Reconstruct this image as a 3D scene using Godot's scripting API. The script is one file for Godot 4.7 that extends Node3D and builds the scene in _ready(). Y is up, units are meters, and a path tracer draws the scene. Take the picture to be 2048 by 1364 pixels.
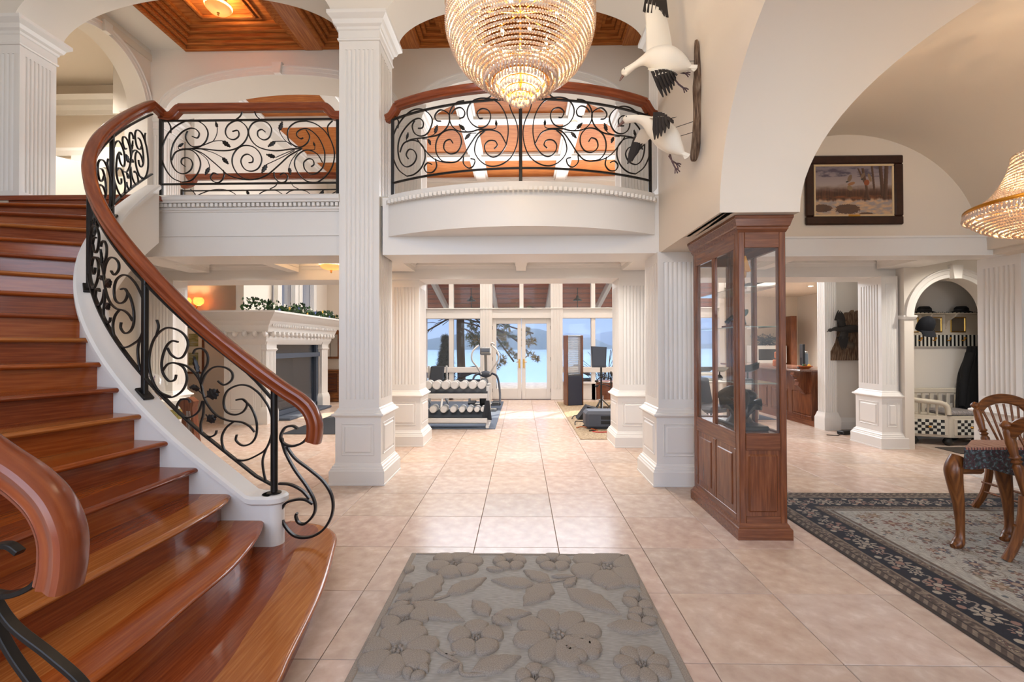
extends Node3D
# Two-storey entrance hall with a curved stair, a bowed balcony, a vaulted dining bay and a lakeside great room.
# Depth d is metres in front of the camera (z = -d); y is height above the hall floor.

var mats := {}
var names := {}
var rng := RandomNumberGenerator.new()
const CHANDELIER_LIGHT := 1.7
const DINING_LIGHT := 0.9
const DOWN_LIGHT := 3.0

class MB:
	var v := PackedVector3Array()
	var uv := PackedVector2Array()
	var has_uv := false
	func tri(a: Vector3, b: Vector3, c: Vector3) -> void:
		v.append(a); v.append(b); v.append(c)
	func quad(a: Vector3, b: Vector3, c: Vector3, d: Vector3) -> void:
		tri(a, b, c); tri(a, c, d)
	func quad_uv(a: Vector3, b: Vector3, c: Vector3, d: Vector3, ua: Vector2, ub: Vector2, uc: Vector2, ud: Vector2) -> void:
		has_uv = true
		quad(a, b, c, d)
		for q in [ua, ub, uc, ua, uc, ud]: uv.append(q)
	func orient(from: int) -> void:
		# front faces run clockwise: the signed volume of a closed shape must come out negative
		var vol := 0.0
		var o := v[from] if from < v.size() else Vector3.ZERO
		for i in range(from, v.size(), 3):
			vol += (v[i] - o).dot((v[i + 1] - o).cross(v[i + 2] - o))
		if vol > 0.0:
			for i in range(from, v.size(), 3):
				var t := v[i + 1]; v[i + 1] = v[i + 2]; v[i + 2] = t
				if has_uv and i + 2 < uv.size():
					var w := uv[i + 1]; uv[i + 1] = uv[i + 2]; uv[i + 2] = w
	func box(lo: Vector3, hi: Vector3, ch := 0.0) -> void:
		xbox(Transform3D(Basis(), (lo + hi) * 0.5), hi - lo, ch)
	func xbox(xf: Transform3D, size: Vector3, ch := 0.0) -> void:
		var from := v.size()
		var h := size * 0.5
		if ch <= 0.0:
			var p := []
			for i in 8:
				p.append(xf * Vector3(h.x if i & 1 else -h.x, h.y if i & 2 else -h.y, h.z if i & 4 else -h.z))
			quad(p[0], p[1], p[3], p[2]); quad(p[4], p[6], p[7], p[5])
			quad(p[0], p[4], p[5], p[1]); quad(p[2], p[3], p[7], p[6])
			quad(p[0], p[2], p[6], p[4]); quad(p[1], p[5], p[7], p[3])
			orient(from)
			return
		ch = minf(ch, minf(h.x, minf(h.y, h.z)) * 0.9)
		var c := {}
		for i in 8:
			var s := Vector3(1 if i & 1 else -1, 1 if i & 2 else -1, 1 if i & 4 else -1)
			for ax in 3:
				var q := s * (h - Vector3(ch, ch, ch))
				q[ax] = s[ax] * h[ax]
				c[i * 3 + ax] = xf * q
		for ax in 3:
			var b1 := 1 << ((ax + 1) % 3); var b2 := 1 << ((ax + 2) % 3); var bb := 1 << ax
			for s in 2:
				var o := bb * s
				if s == 1: quad(c[o * 3 + ax], c[(o + b2) * 3 + ax], c[(o + b1 + b2) * 3 + ax], c[(o + b1) * 3 + ax])
				else: quad(c[o * 3 + ax], c[(o + b1) * 3 + ax], c[(o + b1 + b2) * 3 + ax], c[(o + b2) * 3 + ax])
			var ay := (ax + 1) % 3; var az := (ax + 2) % 3
			for sy in 2:
				for sz in 2:
					var e0 := b1 * sy + b2 * sz; var e1 := e0 + bb
					if sy == sz: quad(c[e0 * 3 + ay], c[e1 * 3 + ay], c[e1 * 3 + az], c[e0 * 3 + az])
					else: quad(c[e0 * 3 + az], c[e1 * 3 + az], c[e1 * 3 + ay], c[e0 * 3 + ay])
		for i in 8:
			var neg: int = (1 if i & 1 else 0) + (1 if i & 2 else 0) + (1 if i & 4 else 0)
			if neg % 2 == 1: tri(c[i * 3], c[i * 3 + 2], c[i * 3 + 1])
			else: tri(c[i * 3], c[i * 3 + 1], c[i * 3 + 2])
		orient(from)
	func extr(poly: PackedVector2Array, z0: float, z1: float, xf := Transform3D()) -> void:
		var from := v.size()
		var idx := Geometry2D.triangulate_polygon(poly)
		var n := poly.size()
		for i in range(0, idx.size(), 3):
			var a := poly[idx[i]]; var b := poly[idx[i + 1]]; var c := poly[idx[i + 2]]
			tri(xf * Vector3(a.x, a.y, z0), xf * Vector3(c.x, c.y, z0), xf * Vector3(b.x, b.y, z0))
			tri(xf * Vector3(a.x, a.y, z1), xf * Vector3(b.x, b.y, z1), xf * Vector3(c.x, c.y, z1))
		for i in n:
			var a := poly[i]; var b := poly[(i + 1) % n]
			quad(xf * Vector3(a.x, a.y, z0), xf * Vector3(b.x, b.y, z0), xf * Vector3(b.x, b.y, z1), xf * Vector3(a.x, a.y, z1))
		orient(from)
	func lathe(prof: Array, n := 24, xf := Transform3D()) -> void:
		var from := v.size()
		for i in prof.size() - 1:
			var p: Vector2 = prof[i]; var q: Vector2 = prof[i + 1]
			for k in n:
				var a := TAU * k / n; var b := TAU * ((k + 1) % n) / n
				var pa := xf * Vector3(p.x * cos(a), p.y, p.x * sin(a)); var pb := xf * Vector3(p.x * cos(b), p.y, p.x * sin(b))
				var qa := xf * Vector3(q.x * cos(a), q.y, q.x * sin(a)); var qb := xf * Vector3(q.x * cos(b), q.y, q.x * sin(b))
				if p.x < 1e-6: tri(pa, qb, qa)
				elif q.x < 1e-6: tri(pa, pb, qa)
				else: quad(pa, pb, qb, qa)
		orient(from)
	func rectring(x0: float, x1: float, z0: float, z1: float, prof: Array) -> void:
		# a moulding profile of (outset, y) run round a rectangle, closed above and below
		var from := v.size()
		var ring := func(p: Vector2) -> Array:
			return [Vector3(x0 - p.x, p.y, z0 - p.x), Vector3(x1 + p.x, p.y, z0 - p.x), Vector3(x1 + p.x, p.y, z1 + p.x), Vector3(x0 - p.x, p.y, z1 + p.x)]
		for i in prof.size() - 1:
			var a: Array = ring.call(prof[i]); var b: Array = ring.call(prof[i + 1])
			for k in 4:
				quad(a[k], a[(k + 1) % 4], b[(k + 1) % 4], b[k])
		var f: Array = ring.call(prof[0]); var l: Array = ring.call(prof[-1])
		quad(f[0], f[3], f[2], f[1]); quad(l[0], l[1], l[2], l[3])
		orient(from)
	func sweep(pts: PackedVector3Array, prof: PackedVector2Array, nrm: PackedVector3Array, closed := false, scales := PackedFloat32Array()) -> void:
		# profile x runs along the given normal, profile y across it; u runs along the path
		var from := v.size()
		var n := pts.size(); var m := prof.size()
		var rings := []
		var lens := PackedFloat32Array([0.0])
		for i in n:
			var t: Vector3 = (pts[mini(i + 1, n - 1)] - pts[maxi(i - 1, 0)])
			if closed: t = pts[(i + 1) % n] - pts[(i + n - 1) % n]
			t = t.normalized()
			var b: Vector3 = nrm[mini(i, nrm.size() - 1)]
			b = (b - t * b.dot(t)).normalized()
			var a := b.cross(t)
			var sc: float = scales[i] if scales.size() else 1.0
			var r := PackedVector3Array()
			for p in prof: r.append(pts[i] + (b * p.x + a * p.y) * sc)
			rings.append(r)
			if i > 0: lens.append(lens[-1] + pts[i].distance_to(pts[i - 1]))
		for i in (n if closed else n - 1):
			var r: PackedVector3Array = rings[i]; var s: PackedVector3Array = rings[(i + 1) % n]
			var u0 := lens[i]; var u1 := lens[i + 1] if i + 1 < n else lens[i] + pts[i].distance_to(pts[0])
			var w := 0.0
			for k in m:
				var l: float = prof[k].distance_to(prof[(k + 1) % m])
				quad_uv(r[k], r[(k + 1) % m], s[(k + 1) % m], s[k], Vector2(u0, w), Vector2(u0, w + l), Vector2(u1, w + l), Vector2(u1, w))
				w += l
		if not closed:
			var idx := Geometry2D.triangulate_polygon(prof)
			for i in range(0, idx.size(), 3):
				for e in [[rings[0], 0], [rings[n - 1], 1]]:
					var r: PackedVector3Array = e[0]
					if e[1]: tri(r[idx[i]], r[idx[i + 2]], r[idx[i + 1]])
					else: tri(r[idx[i]], r[idx[i + 1]], r[idx[i + 2]])
					for k in 3: uv.append(prof[idx[i + k]])
		orient(from)
	func tube(pts: PackedVector3Array, r: float, n := 8, scales := PackedFloat32Array()) -> void:
		var prof := PackedVector2Array()
		for k in n: prof.append(Vector2(cos(TAU * k / n), sin(TAU * k / n)) * r)
		var nrm := PackedVector3Array()
		var up := Vector3(0.31, 0.83, 0.46).normalized()
		for i in pts.size():
			var t := (pts[mini(i + 1, pts.size() - 1)] - pts[maxi(i - 1, 0)]).normalized()
			up = (up - t * up.dot(t))
			if up.length() < 0.05: up = t.cross(Vector3(0.7, 0.1, 0.7))
			up = up.normalized()
			nrm.append(up)
		sweep(pts, prof, nrm, false, scales)
	func ball(c: Vector3, r: Vector3, nu := 12, nv := 8, basis := Basis()) -> void:
		var prof := []
		for i in nv + 1:
			var a := PI * i / nv - PI / 2
			prof.append(Vector2(maxf(cos(a), 0.0) if i > 0 and i < nv else 0.0, sin(a)))
		lathe(prof, nu, Transform3D(basis * Basis.from_scale(r), c))
	func grid(f: Callable, nu: int, nv: int) -> void:
		# an open surface f(u, v), 0..1 each
		var rows := []
		for j in nv + 1:
			var r := PackedVector3Array()
			for i in nu + 1: r.append(f.call(float(i) / nu, float(j) / nv))
			rows.append(r)
		for j in nv:
			for i in nu:
				var a: Vector3 = rows[j][i]; var b: Vector3 = rows[j][i + 1]; var c: Vector3 = rows[j + 1][i + 1]; var d: Vector3 = rows[j + 1][i]
				quad_uv(a, b, c, d, Vector2(float(i) / nu, float(j) / nv), Vector2(float(i + 1) / nu, float(j) / nv), Vector2(float(i + 1) / nu, float(j + 1) / nv), Vector2(float(i) / nu, float(j + 1) / nv))
	func shell(f: Callable, nu: int, nv: int, thick: Vector3) -> void:
		# a sheet f(u, v) with a thickness: the sheet, its copy moved by thick, and the rim
		var from := v.size()
		grid(f, nu, nv)
		var g := func(u: float, w: float) -> Vector3: return f.call(u, w) + thick
		var mid := v.size()
		grid(g, nu, nv)
		for i in range(mid, v.size(), 3):
			var t := v[i + 1]; v[i + 1] = v[i + 2]; v[i + 2] = t
		for i in nu:
			for w in [0.0, 1.0]:
				var a: Vector3 = f.call(float(i) / nu, w); var b: Vector3 = f.call(float(i + 1) / nu, w)
				if w == 0.0: quad_uv(a, a + thick, b + thick, b, Vector2(), Vector2(), Vector2(), Vector2())
				else: quad_uv(a, b, b + thick, a + thick, Vector2(), Vector2(), Vector2(), Vector2())
		for j in nv:
			for u in [0.0, 1.0]:
				var a: Vector3 = f.call(u, float(j) / nv); var b: Vector3 = f.call(u, float(j + 1) / nv)
				if u == 0.0: quad_uv(a, b, b + thick, a + thick, Vector2(), Vector2(), Vector2(), Vector2())
				else: quad_uv(a, a + thick, b + thick, b, Vector2(), Vector2(), Vector2(), Vector2())
		orient(from)
	func mesh(crease := 32.0) -> ArrayMesh:
		var nt := v.size() / 3
		var fn := PackedVector3Array(); fn.resize(nt)
		for i in nt:
			fn[i] = (v[i * 3 + 2] - v[i * 3]).cross(v[i * 3 + 1] - v[i * 3])
		var nn := PackedVector3Array(); nn.resize(v.size())
		if crease <= 0.0:
			for i in v.size(): nn[i] = fn[i / 3].normalized()
		else:
			var at := {}
			for i in v.size():
				var k := v[i].snapped(Vector3(0.0002, 0.0002, 0.0002))
				if not at.has(k): at[k] = PackedInt32Array()
				at[k].append(i / 3)
			var lim := cos(deg_to_rad(crease))
			var fu := PackedVector3Array(); fu.resize(nt)
			for i in nt: fu[i] = fn[i].normalized()
			for i in v.size():
				var me := fu[i / 3]
				var s := Vector3.ZERO
				for f in at[v[i].snapped(Vector3(0.0002, 0.0002, 0.0002))]:
					if fu[f].dot(me) >= lim: s += fn[f]
				nn[i] = s.normalized() if s.length() > 1e-12 else me
		var arr := []; arr.resize(Mesh.ARRAY_MAX)
		arr[Mesh.ARRAY_VERTEX] = v; arr[Mesh.ARRAY_NORMAL] = nn
		if has_uv and uv.size() == v.size(): arr[Mesh.ARRAY_TEX_UV] = uv
		var m := ArrayMesh.new()
		m.add_surface_from_arrays(Mesh.PRIMITIVE_TRIANGLES, arr)
		return m

# ---------- naming and placing ----------
func V(x: float, y: float, d: float) -> Vector3:
	return Vector3(x, y, -d)

func numbered(called: String) -> String:
	var n: int = names.get(called, 0)
	names[called] = n + 1
	return called if n == 0 else "%s_%03d" % [called, n]

func put(mb: MB, called: String, mat: Material, parent: Node = null, crease := 32.0) -> MeshInstance3D:
	return put_mesh(mb.mesh(crease), called, mat, parent)

func put_mesh(m: Mesh, called: String, mat: Material, parent: Node = null, at := Transform3D()) -> MeshInstance3D:
	var o := MeshInstance3D.new()
	o.mesh = m
	o.material_override = mat
	o.transform = at
	if parent == null:
		o.name = numbered(called)
		add_child(o)
	else:
		o.name = called
		parent.add_child(o, true)
	return o

func thing(called: String, label: String, category: String, at := Vector3.ZERO, turn := 0.0, group := "") -> Node3D:
	var o := Node3D.new()
	o.name = numbered(called)
	add_child(o)
	o.position = at; o.rotation.y = turn
	tag(o, label, category, group)
	return o

func tag(o: Node, label: String, category: String, group := "") -> Node:
	o.set_meta("label", label); o.set_meta("category", category)
	if group: o.set_meta("group", group)
	return o

func setting(called: String) -> Node3D:
	var o := Node3D.new()
	o.name = called
	add_child(o)
	o.set_meta("kind", "structure")
	return o

func struct(o: Node) -> Node:
	o.set_meta("kind", "structure")
	return o

func twin(o: Node3D, at: Vector3, turn: float, label: String, group := "") -> Node3D:
	var c: Node3D = o.duplicate()
	c.name = numbered(str(o.name).rstrip("0123456789").rstrip("_"))
	add_child(c)
	c.position = at; c.rotation.y = turn
	c.set_meta("label", label)
	if group: c.set_meta("group", group)
	return c

# ---------- curves ----------
func smooth2(flat: Array, per := 6) -> PackedVector2Array:
	var p := PackedVector2Array()
	for i in range(0, flat.size(), 2): p.append(Vector2(flat[i], flat[i + 1]))
	return smoothv(p, per)

func smoothv(p: PackedVector2Array, per := 6) -> PackedVector2Array:
	var out := PackedVector2Array()
	var n := p.size()
	for i in n - 1:
		var a := p[maxi(i - 1, 0)]; var b := p[i]; var c := p[i + 1]; var d := p[mini(i + 2, n - 1)]
		for k in per: out.append(b.cubic_interpolate(c, a, d, float(k) / per))
	out.append(p[n - 1])
	return out

func smooth3(p: PackedVector3Array, per := 6) -> PackedVector3Array:
	var out := PackedVector3Array()
	var n := p.size()
	for i in n - 1:
		var a := p[maxi(i - 1, 0)]; var b := p[i]; var c := p[i + 1]; var d := p[mini(i + 2, n - 1)]
		for k in per: out.append(b.cubic_interpolate(c, a, d, float(k) / per))
	out.append(p[n - 1])
	return out

func rect2(w: float, h: float, ch := 0.0) -> PackedVector2Array:
	var x := w / 2; var y := h / 2
	if ch <= 0.0: return PackedVector2Array([Vector2(-x, -y), Vector2(x, -y), Vector2(x, y), Vector2(-x, y)])
	return PackedVector2Array([Vector2(-x + ch, -y), Vector2(x - ch, -y), Vector2(x, -y + ch), Vector2(x, y - ch), Vector2(x - ch, y), Vector2(-x + ch, y), Vector2(-x, y - ch), Vector2(-x, -y + ch)])

func arr2(flat: Array) -> PackedVector2Array:
	var p := PackedVector2Array()
	for i in range(0, flat.size(), 2): p.append(Vector2(flat[i], flat[i + 1]))
	return p

func arr3(flat: Array) -> PackedVector3Array:
	var p := PackedVector3Array()
	for i in range(0, flat.size(), 3): p.append(V(flat[i], flat[i + 1], flat[i + 2]))
	return p

# ---------- materials ----------
func plain(key: String, c: Color, rough := 0.6, metal := 0.0, spec := 0.5) -> StandardMaterial3D:
	var m := StandardMaterial3D.new()
	m.resource_name = key
	m.albedo_color = c; m.roughness = rough; m.metallic = metal; m.metallic_specular = spec
	mats[key] = m
	return m

func noise_tex(seed_: int, freq: float, ramp: Array, size := 512, octaves := 4, warp := 0.0, kind := FastNoiseLite.TYPE_SIMPLEX_SMOOTH) -> NoiseTexture2D:
	var n := FastNoiseLite.new()
	n.seed = seed_; n.frequency = freq; n.noise_type = kind
	n.fractal_octaves = octaves
	if warp > 0.0:
		n.domain_warp_enabled = true; n.domain_warp_amplitude = warp; n.domain_warp_frequency = freq * 0.7
	var t := NoiseTexture2D.new()
	t.width = size; t.height = size; t.seamless = true; t.noise = n; t.normalize = true
	var g := Gradient.new()
	var offs := PackedFloat32Array(); var cols := PackedColorArray()
	for i in range(0, ramp.size(), 2):
		offs.append(ramp[i]); cols.append(ramp[i + 1])
	g.offsets = offs; g.colors = cols
	t.color_ramp = g
	return t

func grained(key: String, tex: Texture2D, scale: Vector3, rough: float, world := false, tint := Color.WHITE, spec := 0.5) -> StandardMaterial3D:
	var m := plain(key, tint, rough, 0.0, spec)
	m.albedo_texture = tex
	m.uv1_triplanar = true; m.uv1_world_triplanar = world
	m.uv1_scale = scale
	m.uv1_triplanar_sharpness = 8.0
	return m

func glow(key: String, c: Color, energy: float) -> StandardMaterial3D:
	var m := plain(key, c, 0.4)
	m.emission_enabled = true; m.emission = c; m.emission_energy_multiplier = energy
	return m

func make_materials() -> void:
	plain("white", Color(0.885, 0.87, 0.845), 0.42)
	plain("wall", Color(0.875, 0.845, 0.80), 0.8)
	plain("beige", Color(0.855, 0.808, 0.745), 0.85)
	plain("ceiling", Color(0.90, 0.885, 0.86), 0.85)
	plain("iron", Color(0.10, 0.085, 0.075), 0.38, 0.35)
	plain("black", Color(0.045, 0.045, 0.05), 0.5)
	plain("rubber", Color(0.13, 0.145, 0.17), 0.8)
	plain("grey_metal", Color(0.55, 0.55, 0.54), 0.35, 0.7)
	plain("chrome", Color(0.82, 0.82, 0.8), 0.18, 1.0)
	plain("gold", Color(0.86, 0.62, 0.25), 0.28, 1.0)
	plain("brass", Color(0.78, 0.62, 0.32), 0.3, 1.0)
	plain("goose_white", Color(0.90, 0.87, 0.81), 0.85)
	plain("goose_black", Color(0.15, 0.12, 0.105), 0.75)
	plain("goose_bill", Color(0.42, 0.30, 0.27), 0.5)
	plain("goose_foot", Color(0.30, 0.22, 0.24), 0.6)
	plain("bronze", Color(0.17, 0.145, 0.115), 0.3, 0.6)
	plain("leaf_green", Color(0.16, 0.30, 0.11), 0.6)
	plain("leaf_dark", Color(0.09, 0.19, 0.08), 0.6)
	plain("petal_yellow", Color(0.86, 0.70, 0.30), 0.7)
	plain("petal_white", Color(0.88, 0.87, 0.82), 0.7)
	plain("petal_blue", Color(0.32, 0.38, 0.58), 0.7)
	plain("check_white", Color(0.86, 0.85, 0.80), 0.5)
	plain("check_black", Color(0.07, 0.075, 0.075), 0.45)
	plain("cream_paint", Color(0.80, 0.76, 0.69), 0.5)
	plain("navy", Color(0.06, 0.075, 0.11), 0.9)
	plain("dark_cloth", Color(0.055, 0.055, 0.065), 0.95)
	plain("slate", Color(0.30, 0.33, 0.38), 0.7)
	plain("mat_blue", Color(0.33, 0.37, 0.43), 0.85)
	plain("silver_paint", Color(0.80, 0.79, 0.77), 0.4)
	plain("weight", Color(0.83, 0.82, 0.80), 0.45)
	plain("speaker_grey", Color(0.27, 0.29, 0.33), 0.6)
	plain("orange", Color(0.75, 0.40, 0.18), 0.6)
	plain("red_cable", Color(0.72, 0.12, 0.14), 0.5)
	var glass := plain("glass", Color(0.95, 0.98, 0.98, 0.03), 0.02, 0.0, 0.22)
	glass.transparency = BaseMaterial3D.TRANSPARENCY_ALPHA
	var shelf := plain("shelf_glass", Color(0.62, 0.80, 0.74, 0.22), 0.03)
	shelf.transparency = BaseMaterial3D.TRANSPARENCY_ALPHA
	var cloche := plain("cloche_glass", Color(0.95, 0.97, 0.98, 0.10), 0.02)
	cloche.transparency = BaseMaterial3D.TRANSPARENCY_ALPHA
	var crystal := plain("crystal", Color(0.98, 0.93, 0.84, 0.45), 0.06)
	crystal.transparency = BaseMaterial3D.TRANSPARENCY_ALPHA
	plain("mirror", Color(0.92, 0.92, 0.92), 0.02, 1.0)
	glow("bulb", Color(1.0, 0.86, 0.62), 9.0)
	glow("downlight", Color(1.0, 0.93, 0.82), 5.0)
	# woods: streaks run along the axis with the small scale
	var cherry := noise_tex(11, 0.012, [0.0, Color(0.44, 0.20, 0.10), 0.4, Color(0.49, 0.23, 0.115), 0.65, Color(0.525, 0.255, 0.13), 1.0, Color(0.58, 0.305, 0.16)], 512, 5, 18.0)
	var cherry_b := noise_tex(23, 0.012, [0.0, Color(0.57, 0.31, 0.14), 0.4, Color(0.62, 0.36, 0.165), 0.7, Color(0.66, 0.40, 0.195), 1.0, Color(0.71, 0.46, 0.24)], 512, 5, 18.0)
	var maho := noise_tex(31, 0.011, [0.0, Color(0.36, 0.205, 0.125), 0.5, Color(0.445, 0.255, 0.155), 1.0, Color(0.53, 0.32, 0.195)], 512, 5, 20.0)
	var fir := noise_tex(37, 0.012, [0.0, Color(0.57, 0.31, 0.14), 0.5, Color(0.67, 0.40, 0.19), 1.0, Color(0.77, 0.51, 0.27)], 512, 4, 14.0)
	var oak := noise_tex(41, 0.013, [0.0, Color(0.30, 0.16, 0.07), 0.5, Color(0.46, 0.27, 0.12), 1.0, Color(0.58, 0.37, 0.19)], 512, 5, 16.0)
	var drift := noise_tex(43, 0.015, [0.0, Color(0.18, 0.12, 0.085), 0.35, Color(0.34, 0.25, 0.18), 0.6, Color(0.45, 0.36, 0.28), 1.0, Color(0.60, 0.52, 0.44)], 512, 5, 22.0)
	grained("cherry_x", cherry, Vector3(0.5, 10, 10), 0.17)
	grained("cherry_b", cherry_b, Vector3(0.45, 9, 9), 0.17)
	grained("cherry_c", cherry_b, Vector3(0.4, 8, 8), 0.17, false, Color(0.93, 0.80, 0.72))
	grained("cherry_y", cherry, Vector3(6, 0.5, 6), 0.22)
	grained("maho_y", maho, Vector3(6, 0.45, 6), 0.25)
	grained("maho_x", maho, Vector3(0.5, 6, 6), 0.25)
	grained("maho_z", maho, Vector3(6, 6, 0.5), 0.25)
	grained("fir_x", fir, Vector3(0.35, 5, 5), 0.65, false, Color.WHITE, 0.3)
	grained("fir_z", fir, Vector3(5, 5, 0.35), 0.4)
	grained("oak_y", oak, Vector3(6, 0.6, 6), 0.35)
	grained("oak_x", oak, Vector3(0.6, 6, 6), 0.35)
	grained("drift_y", drift, Vector3(6, 0.7, 6), 0.9)
	grained("drift_x", drift, Vector3(0.7, 6, 6), 0.9)
	var rail := plain("rail_wood", Color.WHITE, 0.2)
	rail.albedo_texture = cherry; rail.uv1_scale = Vector3(0.35, 4.0, 1)
	var trav := noise_tex(51, 0.008, [0.0, Color(0.735, 0.65, 0.59), 0.4, Color(0.775, 0.695, 0.64), 0.65, Color(0.795, 0.72, 0.665), 1.0, Color(0.85, 0.79, 0.745)], 1024, 6, 34.0)
	var tints := [Color(1, 1, 1), Color(0.97, 0.96, 0.945), Color(1.0, 0.985, 0.96), Color(0.955, 0.95, 0.94), Color(0.985, 0.96, 0.95)]
	for i in 5:
		var m := grained("tile_%d" % i, trav, Vector3(0.9, 0.9, 0.9), 0.24, true, tints[i], 0.33)
		m.uv1_offset = Vector3(0.37 * i, 0.11 * i, 0.61 * i)
	plain("grout", Color(0.55, 0.46, 0.39), 0.9)
	var sh := plain("lamp_shade", Color(0.97, 0.90, 0.80), 0.25)
	sh.backlight_enabled = true; sh.backlight = Color(0.9, 0.75, 0.58)
	grained("maho_dark", maho, Vector3(2, 2, 2), 0.35, false, Color(0.42, 0.36, 0.34))
	plain("linen", Color(0.80, 0.70, 0.55), 0.9)
	plain("linen_white", Color(0.82, 0.81, 0.78), 0.9)
	plain("bird_dark", Color(0.13, 0.115, 0.105), 0.8)
	plain("bird_brown", Color(0.30, 0.245, 0.19), 0.85)
	grained("rug_ground", noise_tex(61, 0.05, [0.0, Color(0.53, 0.515, 0.49), 1.0, Color(0.63, 0.615, 0.59)], 256, 3), Vector3(1.2, 1.2, 6), 0.9, true)
	var pile := grained("rug_pile", noise_tex(62, 0.06, [0.0, Color(0.47, 0.43, 0.385), 0.6, Color(0.56, 0.52, 0.475), 1.0, Color(0.62, 0.585, 0.54)], 256, 4), Vector3(9, 9, 9), 0.95, true)
	pile.heightmap_enabled = false
	plain("rug_edge", Color(0.27, 0.24, 0.22), 0.95)
	var ro := plain("rug_oriental", Color.WHITE, 0.95); ro.albedo_texture = ImageTexture.create_from_image(rug_image())
	var mp := plain("marsh_picture", Color.WHITE, 0.5); mp.albedo_texture = ImageTexture.create_from_image(marsh_image())
	grained("tapestry", noise_tex(63, 0.05, [0.0, Color(0.10, 0.07, 0.08), 0.3, Color(0.14, 0.16, 0.14), 0.5, Color(0.30, 0.16, 0.19), 0.65, Color(0.16, 0.24, 0.22), 0.8, Color(0.42, 0.46, 0.48), 1.0, Color(0.12, 0.12, 0.14)], 256, 3, 25.0), Vector3(2.4, 2.4, 2.4), 0.9)
	grained("stripe_cloth", noise_tex(64, 0.03, [0.0, Color(0.42, 0.27, 0.22), 0.5, Color(0.62, 0.48, 0.42), 1.0, Color(0.75, 0.64, 0.56)], 256, 2), Vector3(6, 1, 0.6), 0.9)
	plain("pink_fringe", Color(0.62, 0.42, 0.36), 0.9)
	grained("grey_weave", noise_tex(65, 0.08, [0.0, Color(0.22, 0.23, 0.26), 0.5, Color(0.45, 0.46, 0.50), 1.0, Color(0.66, 0.66, 0.68)], 256, 2, 0.0, FastNoiseLite.TYPE_CELLULAR), Vector3(7, 7, 7), 0.95)
	grained("stripe_grey", noise_tex(66, 0.03, [0.0, Color(0.30, 0.28, 0.29), 0.5, Color(0.52, 0.50, 0.50), 1.0, Color(0.74, 0.71, 0.68)], 256, 2), Vector3(14, 14, 0.5), 0.95)
	var fg := plain("firebox_glass", Color(0.20, 0.23, 0.27, 0.55), 0.03); fg.transparency = BaseMaterial3D.TRANSPARENCY_ALPHA
	grained("moss_print", noise_tex(67, 0.02, [0.0, Color(0.35, 0.40, 0.22), 0.5, Color(0.58, 0.58, 0.40), 1.0, Color(0.66, 0.68, 0.66)], 128, 3), Vector3(1.5, 4, 1.5), 0.6)
	grained("autumn", noise_tex(68, 0.04, [0.0, Color(0.50, 0.24, 0.10), 0.4, Color(0.62, 0.55, 0.28), 0.7, Color(0.40, 0.42, 0.22), 1.0, Color(0.70, 0.66, 0.50)], 256, 3, 20.0), Vector3(3, 3, 3), 0.9)
	plain("dried", Color(0.42, 0.29, 0.19), 0.9)
	plain("lavender", Color(0.50, 0.42, 0.50), 0.9)
	grained("rug_gym", noise_tex(69, 0.04, [0.0, Color(0.42, 0.34, 0.25), 0.5, Color(0.60, 0.52, 0.41), 1.0, Color(0.70, 0.64, 0.54)], 256, 4, 20.0), Vector3(2, 2, 2), 0.95)
	plain("speaker_blue", Color(0.20, 0.22, 0.28), 0.55)
	var mb := plain("membrane", Color(0.85, 0.90, 0.94, 0.4), 0.1); mb.transparency = BaseMaterial3D.TRANSPARENCY_ALPHA
	grained("granite", noise_tex(70, 0.08, [0.0, Color(0.20, 0.13, 0.11), 0.5, Color(0.42, 0.30, 0.26), 1.0, Color(0.62, 0.52, 0.46)], 256, 4), Vector3(3, 3, 3), 0.15)
	plain("steel_blue", Color(0.45, 0.53, 0.60), 0.4)
	grained("stone", noise_tex(71, 0.03, [0.0, Color(0.55, 0.52, 0.48), 1.0, Color(0.72, 0.69, 0.64)], 256, 4), Vector3(0.4, 0.4, 0.4), 0.9, true)
	grained("bank", noise_tex(72, 0.03, [0.0, Color(0.30, 0.26, 0.18), 0.5, Color(0.44, 0.38, 0.26), 1.0, Color(0.56, 0.50, 0.36)], 256, 4), Vector3(0.3, 0.3, 0.3), 0.95, true)
	plain("lake", Color(0.66, 0.78, 0.80), 0.2)
	grained("hill", noise_tex(73, 0.03, [0.0, Color(0.16, 0.235, 0.21), 0.5, Color(0.22, 0.30, 0.26), 1.0, Color(0.30, 0.37, 0.30)], 256, 5), Vector3(0.012, 0.02, 0.012), 1.0, true)
	grained("fir_deck", fir, Vector3(0.3, 4, 4), 0.6, false, Color(0.95, 0.72, 0.62))
	grained("fir_deck_b", fir, Vector3(0.3, 4, 4), 0.6, false, Color(0.75, 0.56, 0.48))
	grained("bark", drift, Vector3(3, 1.2, 3), 0.95, false, Color(0.62, 0.52, 0.44))
	for nd in [["needle", Color(0.25, 0.30, 0.12)], ["needle_gold", Color(0.50, 0.42, 0.16)], ["needle_dark", Color(0.08, 0.15, 0.12)]]:
		var q := plain(nd[0], nd[1], 0.8); q.backlight_enabled = true; q.backlight = nd[1] * 0.5
	plain("cover_brown", Color(0.19, 0.165, 0.14), 0.9)

func _ready() -> void:
	rng.seed = 7
	set_camera()
	set_light()
	make_materials()
	build_floor()
	build_shell()
	build_columns()
	build_balcony()
	build_vault()
	build_upper()
	build_lake_wall()
	build_stair()
	build_railings()
	build_outdoors()
	build_lamps()
	build_cabinet()
	build_rugs()
	build_dining()
	build_niche()
	build_mounts()
	build_fireplace()
	build_gym()
	build_kitchen()

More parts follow.
